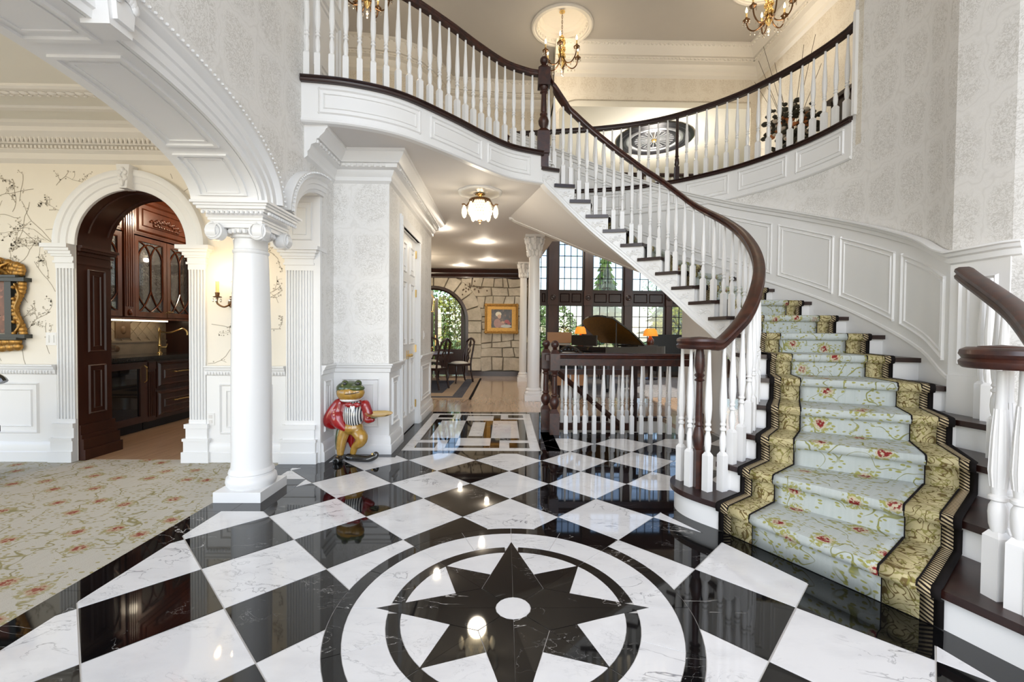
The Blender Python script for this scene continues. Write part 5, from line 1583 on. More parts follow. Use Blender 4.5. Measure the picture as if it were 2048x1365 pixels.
# wine cooler
wc = thing('wine_cooler', 'built-in wine cooler with dark glass door and brass handle under the bar counter', 'wine cooler', (-4.7, 5.05, 0))
MB().box(-4.98, XF - .02, 4.72, 5.42, .10, .86).build('body', M['iron'], wc)
cd = MB()
for (ya, yb, za, zb) in ((4.72, 4.79, .11, .85), (5.32, 5.42, .11, .85), (4.72, 5.42, .11, .19), (4.72, 5.42, .77, .85)): cd.box(XF - .02, XF + .015, ya, yb, za, zb)
dro = cd.build('door_frame', M['jamb'], wc)
MB().box(XF - .015, XF - .004, 4.78, 5.33, .18, .78).build('door_glass', M['darkglass'], dro)
sh = MB()
for k in range(4): sh.box(-4.9, XF - .03, 4.79, 5.32, .27 + k * .13, .285 + k * .13)
sh.build('wine_shelf', M['iron'], wc)
MB().tube([(XF + .02, 5.375, .60), (XF + .05, 5.375, .62), (XF + .05, 5.375, .78), (XF + .02, 5.375, .80)], .008, 6).build('handle', M['brass'], wc, 40)
MB().box(-4.95, XF - .05, 4.72, 5.42, 0, .10).build('toe_grille', M['iron'], wc)
# drawers
dc = thing('drawer_cabinet', 'dark cherry drawer cabinet with twisted brass pulls under the bar sink', 'cabinet', (-4.7, 5.95, 0))
MB().box(-4.98, XF - .02, 5.43, 6.45, .10, .86).build('body', M['jamb'], dc)
flp = MB().box(XF - .03, XF + .005, 5.43, 5.56, .10, .86)
for k in range(4): flp.box(XF, XF + .016, 5.447 + k * .027, 5.46 + k * .027, .16, .72)
flp.box(XF, XF + .02, 5.44, 5.55, .75, .84)
flp.build('fluted_stile', M['jamb'], dc)
for (za, zb) in ((.13, .46), (.50, .84)):
    d = MB().box(XF - .02, XF + .008, 5.58, 6.44, za, zb); raised_panel(d, (XF + .008, 5.60, za + .02), (0, 1, 0), (0, 0, 1), (1, 0, 0), .82, zb - za - .04, .035, .02)
    do = d.build('drawer', M['jamb'], dc)
    h = MB(); zz = (za + zb) / 2 + .02; h.tube([(XF + .045, 5.82 + .42 * k / 20, zz + .003 * math.sin(k * 2)) for k in range(21)], [.007 + .002 * (k % 2) for k in range(21)], 6)
    for yy in (5.84, 6.22): h.tube([(XF + .0, yy, zz), (XF + .045, yy, zz)], .006, 6)
    h.build('pull', M['brass'], do, 40)
MB().box(-4.95, XF - .05, 5.43, 6.45, 0, .10).build('toe_grille', M['iron'], dc)
ct = thing('bar_counter', 'black granite counter over the wine cooler and drawers', 'counter', (-4.7, 5.6, .86))
MB().box(-4.99, XF + .035, 4.66, 6.455, .865, .885).box(-4.99, XF + .05, 4.66, 6.455, .885, .915).build('slab', M['granite'], ct)
# backsplash
bs = thing('tile_backsplash', 'beige stone tile backsplash with diamond tiles and carved ledge behind the bar counter', 'backsplash', (-4.98, 5.6, .91))
MB().box(-4.998, -4.985, 4.66, 6.455, .916, 1.36).build('backing', M['travertine'], bs)
tm = MB().mbox(Matrix.Rotation(PI / 4, 4, 'X'), .012, .098, .098).mesh('tile', M['travertine'])
for i in range(26):
    for j in range(5):
        y = 4.74 + i * .0725; zz = 1.145 + j * .0725
        if (i + j) % 2 == 0 and zz < 1.30: link('tile', tm, bs, (-4.978, y, zz))
MB().box(-4.985, -4.955, 4.66, 6.455, 1.07, 1.095).box(-4.985, -4.965, 4.66, 6.455, .915, 1.07).build('ledge', M['travertine'], bs)
cv = MB()
for k in range(4): cv.box(-4.97, -4.955, 5.05, 5.62, .955 + k * .024, .967 + k * .024)
for yy in (5.03, 5.64): cv.sphere((-4.96, yy, .99), .04, 8, 5, (.4, 1, 1))
cv.build('carved_band', M['travdark'], bs)
MB().box(-4.975, -4.958, 5.62, 5.84, 1.13, 1.34).sphere((-4.955, 5.73, 1.235), .05, 8, 5, (.2, .8, 1.1)).build('relief_tile', M['travdark'], bs, 40)
link('diamond_tile', MB().mbox(Matrix.Rotation(PI / 4, 4, 'X'), .016, .10, .10).mesh('diamond_tile', M['travdark']), bs, (-4.97, 5.08, 1.25))
MB().box(-4.975, -4.965, 5.31, 5.37, 1.14, 1.24).build('outlet_plate', M['travertine'], bs)
fa = thing('bar_faucet', 'tall polished brass bar faucet with curved spout', 'faucet', (-4.72, 6.02, .915))
FXx, FY = -4.72, 6.02
MB().lathe([(.032, 0), (.032, .012), (.018, .025), (.018, .10), (.024, .11), (.018, .12), (.013, .14), (.013, .30), (.02, .31), (.013, .33), (.006, .36)], 14, (FXx, FY, .915)).build('stem', M['brass'], fa, 40)
MB().tube(catmull([(FXx, FY, 1.22), (FXx + .08, FY + .06, 1.20), (FXx + .16, FY + .12, 1.24), (FXx + .2, FY + .16, 1.26), (FXx + .23, FY + .19, 1.22), (FXx + .235, FY + .195, 1.17)], 5), .012, 8).build('spout', M['brass'], fa, 40)
MB().tube([(FXx, FY, 1.0), (FXx + .05, FY + .05, 1.0), (FXx + .06, FY + .06, 1.05)], .009, 8).build('lever', M['brass'], fa, 40)
# upper cabinets
uc = thing('glass_cabinet', 'cherry wall cabinet with gothic tracery glass doors and carved frieze above the bar', 'cabinet', (-4.75, 5.55, 1.38))
XU = -4.55
ub = MB().box(-4.98, XU - .25, 4.55, 6.45, 1.39, 2.95).box(-4.98, XU - .02, 4.55, 4.60, 1.39, 2.95).box(-4.98, XU - .02, 6.40, 6.45, 1.39, 2.95).box(-4.98, XU + .03, 4.55, 6.45, 1.365, 1.39).box(-4.98, XU, 4.55, 6.45, 2.42, 2.95)
ub.build('body', M['cab'], uc)
for zz in (1.7, 2.05): MB().box(-4.8, XU - .04, 4.6, 6.4, zz, zz + .02).build('shelf', M['cab'], uc)
def gothic_door(ya, yb, z0=1.40, z1=2.40, top=2.30):
    f_ = MB(); w = .055
    for (a, b, c, d) in ((ya, ya + w, z0, z1), (yb - w, yb, z0, z1), (ya, yb, z0, z0 + w * 1.2), (ya, yb, z1 - w, z1)): f_.box(XU - .02, XU + .008, a, b, c, d)
    dd = f_.build('door', M['cab'], uc)
    MB().box(XU - .012, XU - .006, ya + w, yb - w, z0 + w, z1 - w).build('glass', M['seedy'], dd)
    iy0, iy1 = ya + w, yb - w; W = iy1 - iy0; m_ = (iy0 + iy1) / 2; tr = MB()
    def arc(fn, n=12): tr.tube([(XU + .0, *fn(k / n)) for k in range(n + 1)], .0075, 5)
    zb, zt = z0 + .07, z1 - .06
    for sg in (-1, 1):
        arc(lambda t: (m_ + sg * W / 2 * math.sin(t * PI / 2) if True else 0, zt - .02 - .24 * (1 - math.cos(t * PI / 2))))
        arc(lambda t: (m_ - sg * W / 2 + sg * W / 2 * math.sin(t * PI / 2), zt - .24 * (1 - math.cos((1 - t) * PI / 2)) * 0 - .26 * t ** 2))
        arc(lambda t: (m_ + sg * W / 2 * (1 - t ** 1.6), zb + .24 * (1 - t) ** 1.0 * (1 - .2 * t)))
        arc(lambda t: (m_ - sg * W / 2 * (1 - t) , zb + .26 * t ** 1.8))
    tr.tube([(XU, m_, zb + .22), (XU, m_, zt - .22)], .008, 5)
    for yy in (iy0 + .01, iy1 - .01): tr.tube([(XU, yy, zb + .2), (XU, yy, zt - .2)], .007, 5)
    tr.build('tracery', M['cab'], dd, 40)
    return dd
gothic_door(4.66, 5.24); d5 = gothic_door(5.42, 5.92); d6 = gothic_door(5.93, 6.40)
for (yy, dd) in ((5.90, d5), (5.95, d6)): MB().tube([(XU + .01, yy, 1.46), (XU + .04, yy, 1.48), (XU + .04, yy + .04, 1.48)], .007, 6).build('pull', M['brass'], dd, 40)
fp = MB().box(XU - .02, XU + .02, 5.26, 5.40, 1.40, 2.90)
for k in range(4): fp.box(XU + .015, XU + .03, 5.275 + k * .03, 5.29 + k * .03, 1.52, 2.75)
fp.sphere((XU + .03, 5.33, 1.45), .03, 8, 5, (.5, .8, 1.3)); fp.sphere((XU + .03, 5.33, 2.82), .035, 8, 5, (.4, 1, 1))
fp.build('fluted_stile', M['cab'], uc, 40)
for (ya, yb) in ((4.60, 5.24), (5.42, 6.42)):
    fz = MB().box(XU - .02, XU + .008, ya, yb, 2.44, 2.88); raised_panel(fz, (XU + .008, ya + .03, 2.46), (0, 1, 0), (0, 0, 1), (1, 0, 0), yb - ya - .06, .38, .03, .018)
    fo = fz.build('frieze_panel', M['cab'], uc)
    cvm = MB(); ym = (ya + yb) / 2
    for k in range(-9, 10):
        t = k / 9; cvm.sphere((XU + .02, ym + t * .26, 2.62 + .05 * (1 - abs(t)) + .015 * math.sin(k * 2.1)), .032 * (1.15 - .6 * abs(t)), 7, 5, (.5, 1, .8))
        cvm.sphere((XU + .02, ym + t * .2, 2.58 + .1 * (1 - abs(t)) * (k % 2)), .02, 6, 4, (.5, 1, 1))
    cvm.build('carved_garland', M['cab'], fo, 50)
MB().sweep([(XU, 4.55, 2.88), (XU, 6.45, 2.88)], [(0, 0), (.02, 0), (.06, .05), (.08, .06), (.08, .08), (0, .08)], -1).build('cornice', M['cab'], uc, 30)
for k in range(3):
    y = (4.86, 5.08, 5.6)[k]
    g_ = thing('glassware', ('tan ceramic jug', 'brown ceramic bowl', 'clear crystal goblet')[k] + ' standing on the upper shelf of the glass cabinet', 'tableware', (-4.7, y, 2.07))
    MB().lathe([(.03, 2.073), (.055, 2.11), (.06, 2.17), (.035, 2.23), (.04, 2.26)], 14, (-4.7, y, 0)).build('body', M['travertine' if k < 2 else 'crystal'], g_, 40)

for (x, y) in ((-3.7, 5.2), (-3.7, 6.3)):  # two ceiling lights added to brighten the dark pantry
    dn = thing('pantry_added_light', 'added fill light in the pantry ceiling, ' + ('nearer' if y < 6 else 'farther') + ' of two', 'downlight', (x, y, 2.95), 'added pantry fill lights')
    MB().lathe([(.08, 0), (.08, -.006), (.06, -.008), (.058, -.002)], 20, (x, y, 2.95), caps=False).build('trim_ring', M['white'], dn, 40)
    MB().lathe([(.058, -.004), (.002, -.005)], 20, (x, y, 2.95), caps=False).build('lamp', M['downlight'], dn)
    point('pantry_fill', (x, y, 2.80), 30, (1, .84, .62), .06)
ul = thing('under_cabinet_fill_strip', 'added slim glowing strip under the glass cabinet, brightening the bar counter', 'light', (-4.8, 5.6, 1.36))  # glowing strip added as extra light for the pantry
MB().box(-4.86, -4.82, 4.75, 6.3, 1.352, 1.364).build('strip', emit('fill_strip_glow', (1, .85, .6), 5), ul)
# ------------------------------------------------------------------ pictures, switches, sconce
def lump(mb, c, r, sc=(1, 1, 1)): mb.sphere(c, r, 8, 5, sc)
fx = -4.99
pa = thing('floral_painting', 'flower still life in a dark frame with heavy carved gilt crest', 'painting', (fx, YB, 1.0))
MB().box(fx - .36, fx + .36, YB - .03, YB, 1.20, 1.68).build('canvas', M['floralart'], pa)
fl_ = MB(); rf = random.Random(2)
for k in range(60):
    a = rf.gauss(0, .5); b = rf.gauss(0, .5)
    c = (fx + .16 + a * .16, YB - .031, 1.33 + b * .07 + (.12 if k % 5 == 0 else 0)); r_ = rf.uniform(.006, .02)
    if abs(c[0] - fx) < .34 and 1.22 < c[2] < 1.66: fl_.add([(c[0] + r_ * math.cos(t), c[1], c[2] + r_ * math.sin(t)) for t in (0, 1.26, 2.5, 3.77, 5.03)], [(0, 1, 2, 3, 4)])
fl_.build('painted_flowers', plain('painted_petals', (.75, .45, .36), .5, var=.6, vs=30), pa)
fr_ = MB()
for (xa, xb, za, zb, d) in ((-.42, -.36, 1.18, 1.72, .05), (.36, .42, 1.18, 1.72, .05), (-.56, .56, 1.68, 1.715, .07), (-.50, .50, 1.715, 1.735, .085), (-.56, .56, 1.155, 1.19, .07), (-.50, .50, 1.14, 1.16, .085)): fr_.box(fx + xa, fx + xb, YB - d, YB, za, zb)
fr_.build('dark_frame', plain('green_black_frame', (.03, .032, .028), .35), pa)
gi = MB()
for sg in (-1, 1):
    for k in range(14):
        t = k / 13; zz = 1.20 + .46 * t; lump(gi, (fx + sg * (.47 + .035 * math.cos(t * 6.5)), YB - .03, zz), .036, (1.1, .7, 1.0))
        if k % 3 == 0: lump(gi, (fx + sg * .45, YB - .055, zz), .018)
    gi.tube(catmull([(fx + sg * .44, YB - .04, 1.2), (fx + sg * .51, YB - .05, 1.3), (fx + sg * .46, YB - .05, 1.42), (fx + sg * .50, YB - .05, 1.55), (fx + sg * .45, YB - .04, 1.66)], 5), .014, 6)
for k in range(27):
    t = -1 + 2 * k / 26; hh = .19 * (1 - .55 * t * t)
    for j in range(3): lump(gi, (fx + t * .50, YB - .035, 1.745 + hh * (j + .4) / 3), .032 + .008 * ((k + j) % 2), (1.1, .7, 1))
    hb = .15 * (1 - .4 * abs(t)) 
    for j in range(2): lump(gi, (fx + t * .46, YB - .035, 1.135 - hb * (j + .3) / 2), .034 + .006 * ((k + j) % 2), (1.2, .7, 1))
for k in range(8):
    a = PI * (.1 + .8 * k / 7); gi.tube([(fx, YB - .06, 1.76), (fx + .12 * math.cos(a), YB - .08, 1.80 + .06 * math.sin(a)), (fx + .26 * math.cos(a), YB - .05, 1.77 + .14 * math.sin(a))], [.012, .018, .006], 5)
    gi.tube([(fx + .33, YB - .06, 1.79), (fx + .33 + .06 * math.cos(a * 2), YB - .08, 1.80 + .04 * math.sin(a * 2)), (fx + .33 + .10 * math.cos(a * 2), YB - .06, 1.80 + .08 * math.sin(a * 2))], [.01, .013, .004], 5)
gi.build('carved_gilt', M['gilt'], pa, 60)
sp_ = thing('switch_plate', 'white double light switch plate beside the gilt framed painting', 'switch', (-4.256, YB, 1.15))
MB().box(-4.30, -4.205, YB - .008, YB, 1.09, 1.21).build('plate', M['plastic'], sp_)
for x in (-4.28, -4.235): MB().box(x - .012, x + .012, YB - .014, YB - .006, 1.115, 1.185).build('rocker', M['plastic'], sp_)
ol = thing('wall_outlet', 'white wall outlet low on the wainscot right of the pantry', 'outlet', (-2.77, YW, .40))
MB().box(-2.805, -2.735, YW - .008, YW, .345, .46).build('plate', M['plastic'], ol)
for zz in (.378, .428): MB().box(-2.785, -2.755, YW - .011, YW - .006, zz - .016, zz + .016).box(-2.779, -2.776, YW - .0115, YW - .01, zz - .008, zz + .008).build('socket', M['ceil'], ol)
sw2 = thing('hall_switch', 'small white switch plate on the papered wall past the double door', 'switch', (XD, 6.35, 1.2))
MB().box(XD, XD + .008, 6.30, 6.40, 1.14, 1.26).build('plate', M['plastic'], sw2)
MB().box(XD + .006, XD + .013, 6.335, 6.365, 1.17, 1.23).build('rocker', M['plastic'], sw2)
th_ = thing('wall_thermostat', 'small white thermostat on the papered wall at the right edge', 'thermostat', (3.17, 2.5, 2.0))
Mq = Matrix.Translation((3.165, 2.50, 2.02)) @ Matrix.Rotation(math.radians(-70), 4, 'Z')
MB().mbox(Mq, .06, .03, .09).build('case', M['plastic'], th_)
sx, sz = -2.56, 1.50
sc = thing('wall_sconce', 'gilt bronze two candle sconce with crystal drops, half hidden by the column', 'sconce', (sx, YB, sz))
MB().lathe([(.045, 0), (.05, .01), (.03, .025), (.012, .03)], 14, M=Matrix.Translation((sx, YB, sz)) @ Matrix.Rotation(PI / 2, 4, 'X')).build('back_plate', M['bronze'], sc, 40)
for sg in (-1, 1):
    ax = sx + sg * .075
    am = MB().tube(catmull([(sx, YB - .03, sz), (sx + sg * .03, YB - .09, sz - .04), (ax, YB - .12, sz - .01), (ax, YB - .12, sz + .04)], 5), .008, 6).build('arm', M['bronze'], sc, 40)
    MB().lathe([(.006, .04), (.034, .045), (.036, .052), (.016, .06), (.02, .09)], 12, (ax, YB - .12, sz)).build('cup', M['bronze'], am, 40)
    MB().lathe([(.014, .085), (.014, .19), (.004, .195)], 10, (ax, YB - .12, sz)).build('candle', M['candle'], am, 40)
    MB().lathe([(.004, .192), (.013, .21), (.011, .235), (.002, .265)], 10, (ax, YB - .12, sz)).build('bulb', M['bulb'], am, 40)
    for k in range(5): MB().sphere((ax + .032 * math.cos(k * 1.256), YB - .12 + .032 * math.sin(k * 1.256), sz + .018), .009, 6, 5, (1, 1, 2)).build('crystal_drop', M['crystal'], am)
    point('sconce_light', (ax, YB - .14, sz + .25), 2.2, (1, .70, .36), .02)
# ------------------------------------------------------------------ chandeliers
def make_chandelier():
    t = thing('chandelier', '', 'chandelier', (0, 0, 0), 'candle chandeliers in the ceiling domes')
    top = 1.05          # height of dome top above the base of the crystals
    for k in range(9):
        zz = .70 + k * .044
        MB().tube([(.012 * math.cos(a) * (1 if k % 2 else 0), .012 * math.cos(a) * (0 if k % 2 else 1), zz + .026 * math.sin(a)) for a in [i * PI / 5 for i in range(10)]], .004, 5, True).build('chain_link', M['bronze'], t, 40)
    MB().lathe([(.05, 1.09), (.05, 1.10), (.02, 1.075), (.008, 1.06)], 14).build('canopy', M['brass'], t, 40)
    MB().lathe([(.004, .13), (.02, .15), (.05, .20), (.055, .24), (.03, .28), (.02, .30), (.045, .34), (.05, .40), (.03, .44), (.018, .47), (.055, .52), (.06, .56), (.025, .60), (.05, .63), (.03, .67), (.008, .70)], 14).build('stem', M['brass'], t, 40)
    for k in range(6):
        a = k * PI / 3 + .3; c, s_ = math.cos(a), math.sin(a); P = lambda r_, z_: (r_ * c, r_ * s_, z_)
        am = MB().tube(catmull([P(.03, .30), P(.10, .18), P(.20, .15), P(.28, .22), P(.31, .33)], 5), .011, 6).build('arm', M['bronze'], t, 40)
        MB().lathe([(.01, .325), (.05, .345), (.055, .36), (.03, .355), (.018, .37), (.02, .40)], 10, P(.31, 0)).build('cup', M['bronze'], am, 40)
        MB().lathe([(.012, .39), (.012, .47), (.003, .475)], 8, P(.31, 0)).build('candle', M['candle'], am, 40)
        MB().lathe([(.004, .47), (.016, .495), (.013, .525), (.002, .56)], 8, P(.31, 0)).build('bulb', M['bulb'], am, 40)
        d = MB()
        for q in range(6):
            b = q * PI / 3; d.sphere((.31 * c + .05 * math.cos(b), .31 * s_ + .05 * math.sin(b), .315), .012, 6, 4, (.8, .8, 2.0))
        d.sphere(P(.19, .11), .016, 6, 5, (.8, .8, 2.0)); d.sphere(P(.12, .10), .012, 6, 5, (.8, .8, 2.0)); d.sphere(P(.25, .13), .012, 6, 5, (.8, .8, 2.0))
        tag(d.build('crystal_drops', M['crystal'], am, 40), kind='stuff')
        for q in range(3): MB().sphere(P(.05 + .0 * q, .33 + q * .12), .022, 6, 4, (1, 1, 1.8)).build('gilt_leaf', M['brass'], am, 40)
    MB().sphere((0, 0, .07), .03, 8, 6).sphere((0, 0, .02), .02, 8, 6, (1, 1, 1.6)).build('crystal_ball', M['crystal'], t, 40)
    return t
ch = make_chandelier()
LAB = ['candle chandelier behind the balcony spindles at the upper left', 'candle chandelier hanging in the dome above the top newel', 'candle chandelier above the right end of the gallery']
for i, (dx, dy) in enumerate(DOMES):
    o = ch if i == 0 else copy_tree(ch)
    o.location = (dx, dy, 5.80); o['label'] = LAB[i]
    point('chandelier_light', (dx, dy, 6.42), 7, (1, .80, .55), .15)
    point('chandelier_light', (dx, dy, 5.72), 15, (1, .86, .68), .2)

# ------------------------------------------------------------------ crystal flush light and downlights
LX, LY = -.33, 5.55
fm = thing('crystal_flush_light', 'gilt and crystal bowl ceiling light below the balcony', 'ceiling light', (LX, LY, ZC1))
md = MB(); n = 48
prf = [(.27, 0), (.27, -.012), (.24, -.022), (.225, -.012), (.15, -.014), (.02, -.02)]
v = []; f = []
for r_, zz in prf:
    for k in range(n):
        a = 2 * PI * k / n; rr = r_ * (1 + (.05 * abs(math.sin(a * 4)) if r_ > .2 else 0)); v.append((LX + rr * math.cos(a), LY + rr * math.sin(a), ZC1 + zz))
for j in range(len(prf) - 1):
    for k in range(n): f.append((j * n + k, j * n + (k + 1) % n, (j + 1) * n + (k + 1) % n, (j + 1) * n + k))
md.add(v, f); md.build('scalloped_medallion', M['white'], fm, 40)
MB().lathe([(.06, -.02), (.065, -.03), (.03, -.045), (.015, -.06), (.015, -.10)], 16, (LX, LY, ZC1)).build('canopy', M['brass'], fm, 40)
MB().lathe([(.11, -.09), (.135, -.095), (.14, -.115), (.125, -.125), (.11, -.12)], 28, (LX, LY, ZC1)).build('gilt_crown', M['bronze'], fm, 40)
MB().lathe([(.125, -.125), (.15, -.19), (.155, -.24), (.13, -.30), (.08, -.34), (.02, -.355)], 28, (LX, LY, ZC1)).build('crystal_bowl', M['bulb_soft'], fm, 40)
MB().lathe([(.035, -.345), (.03, -.36), (.01, -.375), (.008, -.385), (.012, -.395), (.002, -.405)], 14, (LX, LY, ZC1)).build('finial', M['bronze'], fm, 40)
bd = MB()
for j in range(7):
    t = j / 6; zz = -.135 - .20 * t; rr = .158 * math.sqrt(max(.1, 1 - max(0, t - .45) ** 2 * 2.6)) if t > .45 else .135 + .05 * t
    for k in range(30): a = 2 * PI * (k + .5 * (j % 2)) / 30; bd.sphere((LX + rr * math.cos(a), LY + rr * math.sin(a), ZC1 + zz), .009, 5, 3)
tag(bd.build('crystal_beads', M['crystal'], fm), kind='stuff')
for k in range(6):
    a = k * PI / 3 + .0; c, s_ = math.cos(a), math.sin(a)
    am = MB().tube(catmull([(LX + .13 * c, LY + .13 * s_, ZC1 - .11), (LX + .17 * c, LY + .17 * s_, ZC1 - .17), (LX + .20 * c, LY + .20 * s_, ZC1 - .15), (LX + .23 * c, LY + .23 * s_, ZC1 - .155)], 4), .009, 6).build('gilt_arm', M['bronze'], fm, 40)
    MB().lathe([(.01, 0), (.03, -.05), (.035, -.10), (.02, -.15), (.002, -.165)], 10, (LX + .20 * c, LY + .20 * s_, ZC1 - .165)).build('glass_petal', M['bulb_soft'], am, 40)
point('flush_light', (LX, LY, ZC1 - .45), 18, (1, .88, .70), .12)
point('flush_light', (LX + .0, LY, ZC1 - .075), 2.0, (1, .75, .45), .03)
for (x, y, w) in ((877, 456, 'nearest, beside the papered wall'), (968, 484, 'in the middle of the hall ceiling'), (977, 520, 'to the right in front of the stone wall'), (923, 531, 'to the left in front of the stone wall')):
    p = atZ(x, y, ZC1); d = thing('downlight', 'small round recessed downlight ' + w, 'downlight', (p.x, p.y, ZC1), 'recessed downlights of the back hall')
    MB().lathe([(.095, 0), (.095, -.006), (.075, -.008), (.072, -.002)], 24, (p.x, p.y, ZC1), caps=False).build('trim_ring', M['white'], d, 40)
    MB().lathe([(.072, -.004), (.002, -.005)], 24, (p.x, p.y, ZC1), caps=False).build('lamp', M['downlight'], d)
    point('downlight_lamp', (p.x, p.y, ZC1 - .10), 9, (1, .88, .72), .05)
pt = point('breakfast_light', (-2.4, 10.2, 2.5), 60, (1, .84, .62), .15)
pp = thing('breakfast_lantern', 'brass lantern hanging over the round breakfast table', 'pendant light', (-1.75, 10.1, 1.75))
MB().tube([(-1.75, 10.1, ZC1), (-1.75, 10.1, 2.15)], .008, 6).build('rod', M['brass'], pp)
ln = MB()
for (a, b) in ((-1, -1), (1, -1), (1, 1), (-1, 1)): ln.tube([(-1.75, 10.1, 2.15), (-1.75 + a * .11, 10.1 + b * .11, 2.02), (-1.75 + a * .09, 10.1 + b * .09, 1.72)], .008, 5)
ln.box(-1.85, -1.65, 10.0, 10.2, 1.70, 1.72).build('cage', M['brass'], pp)
MB().lathe([(.012, 1.74), (.02, 1.8), (.003, 1.88)], 8, (-1.75, 10.1, 0)).build('bulb', M['bulb'], pp)
point('piano_room_fill', (3.31, 9.8, 4.9), 190, (1, .93, .82), .3)  # unseen lamp added below the medallion to brighten the piano room
# ceiling medallion of the piano room
pm2 = thing('ceiling_medallion', 'dark silver round sunburst medallion on the piano room ceiling', 'medallion', (3.31, 9.8, 5.62))
sil = plain('silver_leaf', (.35, .36, .38), .3, .6, .3, 12); drk = plain('dark_pewter', (.03, .03, .035), .35, .5)
MB().lathe([(.83, 0), (.83, -.03), (.76, -.05), (.72, -.03), (.66, -.05), (.62, -.025)], 48, (3.31, 9.8, 5.62), caps=False).build('outer_ring', drk, pm2, 40)
MB().lathe([(.62, -.02), (.60, -.04), (.55, -.045), (.52, -.02)], 48, (3.31, 9.8, 5.62), caps=False).build('silver_ring', sil, pm2, 40)
MB().lathe([(.52, -.018), (.50, -.035), (.44, -.04), (.42, -.012), (.06, -.012)], 48, (3.31, 9.8, 5.62), caps=False).build('inner_disc', drk, pm2, 40)
for k in range(24):
    a = k * PI / 12; MB().tube([(3.31 + .07 * math.cos(a), 9.8 + .07 * math.sin(a), 5.60), (3.31 + .42 * math.cos(a), 9.8 + .42 * math.sin(a), 5.60)], [.006, .018], 5).build('ray', sil, pm2)
MB().sphere((3.31, 9.8, 5.6), .06, 12, 6).build('boss', M['brass'], pm2, 40)

# ------------------------------------------------------------------ frog waiter statue
fg = thing('frog_statue', 'glossy painted frog waiter statue in red tailcoat holding a gold tray', 'statue', (-1.5, 4.17, 0))
FYc = 4.20
def FX(cx): return -1.49 + (cx - 450) * .000778
def FZ(cy): return (1130 - cy) * .000778
def remesh(o, vs=.008, it=4):
    r = o.modifiers.new('remesh', 'REMESH'); r.mode = 'VOXEL'; r.voxel_size = vs; r.use_smooth_shade = True
    s_ = o.modifiers.new('smooth', 'SMOOTH'); s_.factor = .5; s_.iterations = it
    return o
def T(mb, pts, rr, y=None): mb.tube(catmull([(FX(a), FYc + c, FZ(b)) for a, b, c in pts], 4), [rr[0] + (rr[-1] - rr[0]) * i / (4 * (len(pts) - 1)) if len(rr) == 2 else cm_at([(q, 0) for q in rr], i / 4).x for i in range(4 * (len(pts) - 1) + 1)], 12)
lg = MB()
T(lg, [(400, 740, 0), (365, 850, -.01), (350, 960, -.02), (350, 1060, -.03)], (.058, .05, .042, .03))
T(lg, [(530, 760, 0), (610, 830, -.03), (590, 900, -.03), (520, 960, -.01), (490, 1050, 0)], (.06, .062, .05, .036, .03))
lg.sphere((FX(480), FYc, FZ(720)), .095, 14, 8, (1.15, .85, .75))
remesh(lg.build('mustard_trousers', M['frogy'], fg), .007)
sd = MB(); T(sd, [(330, 740, .02), (318, 870, .01), (318, 1000, 0)], (.036, .04, .03)); remesh(sd.build('green_leg_patch', M['frog'], fg), .007)
bd2 = MB()
bd2.sphere((FX(500), FYc - .012, FZ(560)), .105, 16, 10, (.98, .82, 1.22)); bd2.sphere((FX(500), FYc - .005, FZ(470)), .085, 14, 8, (1.0, .85, .9))
remesh(bd2.build('striped_vest', M['vest'], fg), .007)
jk = MB()
T(jk, [(330, 420, 0), (300, 530, .01), (330, 640, -.02), (430, 740, -.055)], (.05, .075, .075, .02))
T(jk, [(310, 430, 0), (230, 540, 0), (185, 650, .0), (230, 700, .03), (300, 690, .06)], (.052, .054, .05, .045, .03))
T(jk, [(640, 440, 0), (660, 540, .01), (665, 660, -.01)], (.05, .05, .018))
T(jk, [(650, 450, 0), (690, 550, -.01), (680, 620, -.02), (750, 610, -.05)], (.045, .042, .036, .026))
for (cx_, cy_, dy_, r_) in ((330, 420, 0, .05), (310, 430, 0, .052), (640, 440, 0, .05), (650, 450, 0, .045), (300, 690, .06, .03), (750, 610, -.05, .026)): jk.sphere((FX(cx_), FYc + dy_, FZ(cy_)), r_, 12, 8)
jk.sphere((FX(470), FYc + .035, FZ(540)), .13, 16, 10, (1.12, .62, 1.15))
T(jk, [(360, 700, .06), (330, 850, .07), (320, 1000, .06), (320, 1080, .05)], (.06, .055, .04, .02))
T(jk, [(450, 700, .07), (440, 850, .08), (450, 1000, .07)], (.06, .05, .02))
remesh(jk.build('red_tailcoat', M['red'], fg), .007)
MB().lathe([(.085, -.012), (.098, .0), (.094, .022), (.07, .03)], 20, (FX(465), FYc - .01, FZ(372))).build('white_collar', M['plastic'], fg, 40)
bw2 = MB()
for sg in (-1, 1): bw2.sphere((FX(530) + sg * .036, FYc - .098, FZ(420)), .032, 10, 6, (1.15, .45, .75))
bw2.sphere((FX(530), FYc - .105, FZ(420)), .014, 8, 5); bw2.build('bow_tie', M['red'], fg, 40)
MB().add([(FX(500), FYc - .108, FZ(430)), (FX(565), FYc - .108, FZ(430)), (FX(535), FYc - .118, FZ(515))], [(0, 1, 2)]).build('shirt_front', M['plastic'], fg)
hd2 = MB()
hd2.sphere((FX(465), FYc - .02, FZ(285)), .115, 18, 12, (1.12, .95, .80)); hd2.sphere((FX(560), FYc - .06, FZ(275)), .075, 14, 8, (1.05, .9, .85))
hdo = remesh(hd2.build('head', M['frogy'], fg), .007)
tp = MB(); tp.sphere((FX(455), FYc - .005, FZ(235)), .115, 18, 10, (1.12, .98, .68)); tp.sphere((FX(565), FYc - .06, FZ(222)), .072, 14, 8, (1.05, .95, .55)); tp.sphere((FX(360), FYc + .0, FZ(270)), .065, 12, 8, (.9, 1, 1.1))
tpo = remesh(tp.build('green_crown', M['frog'], fg), .007)
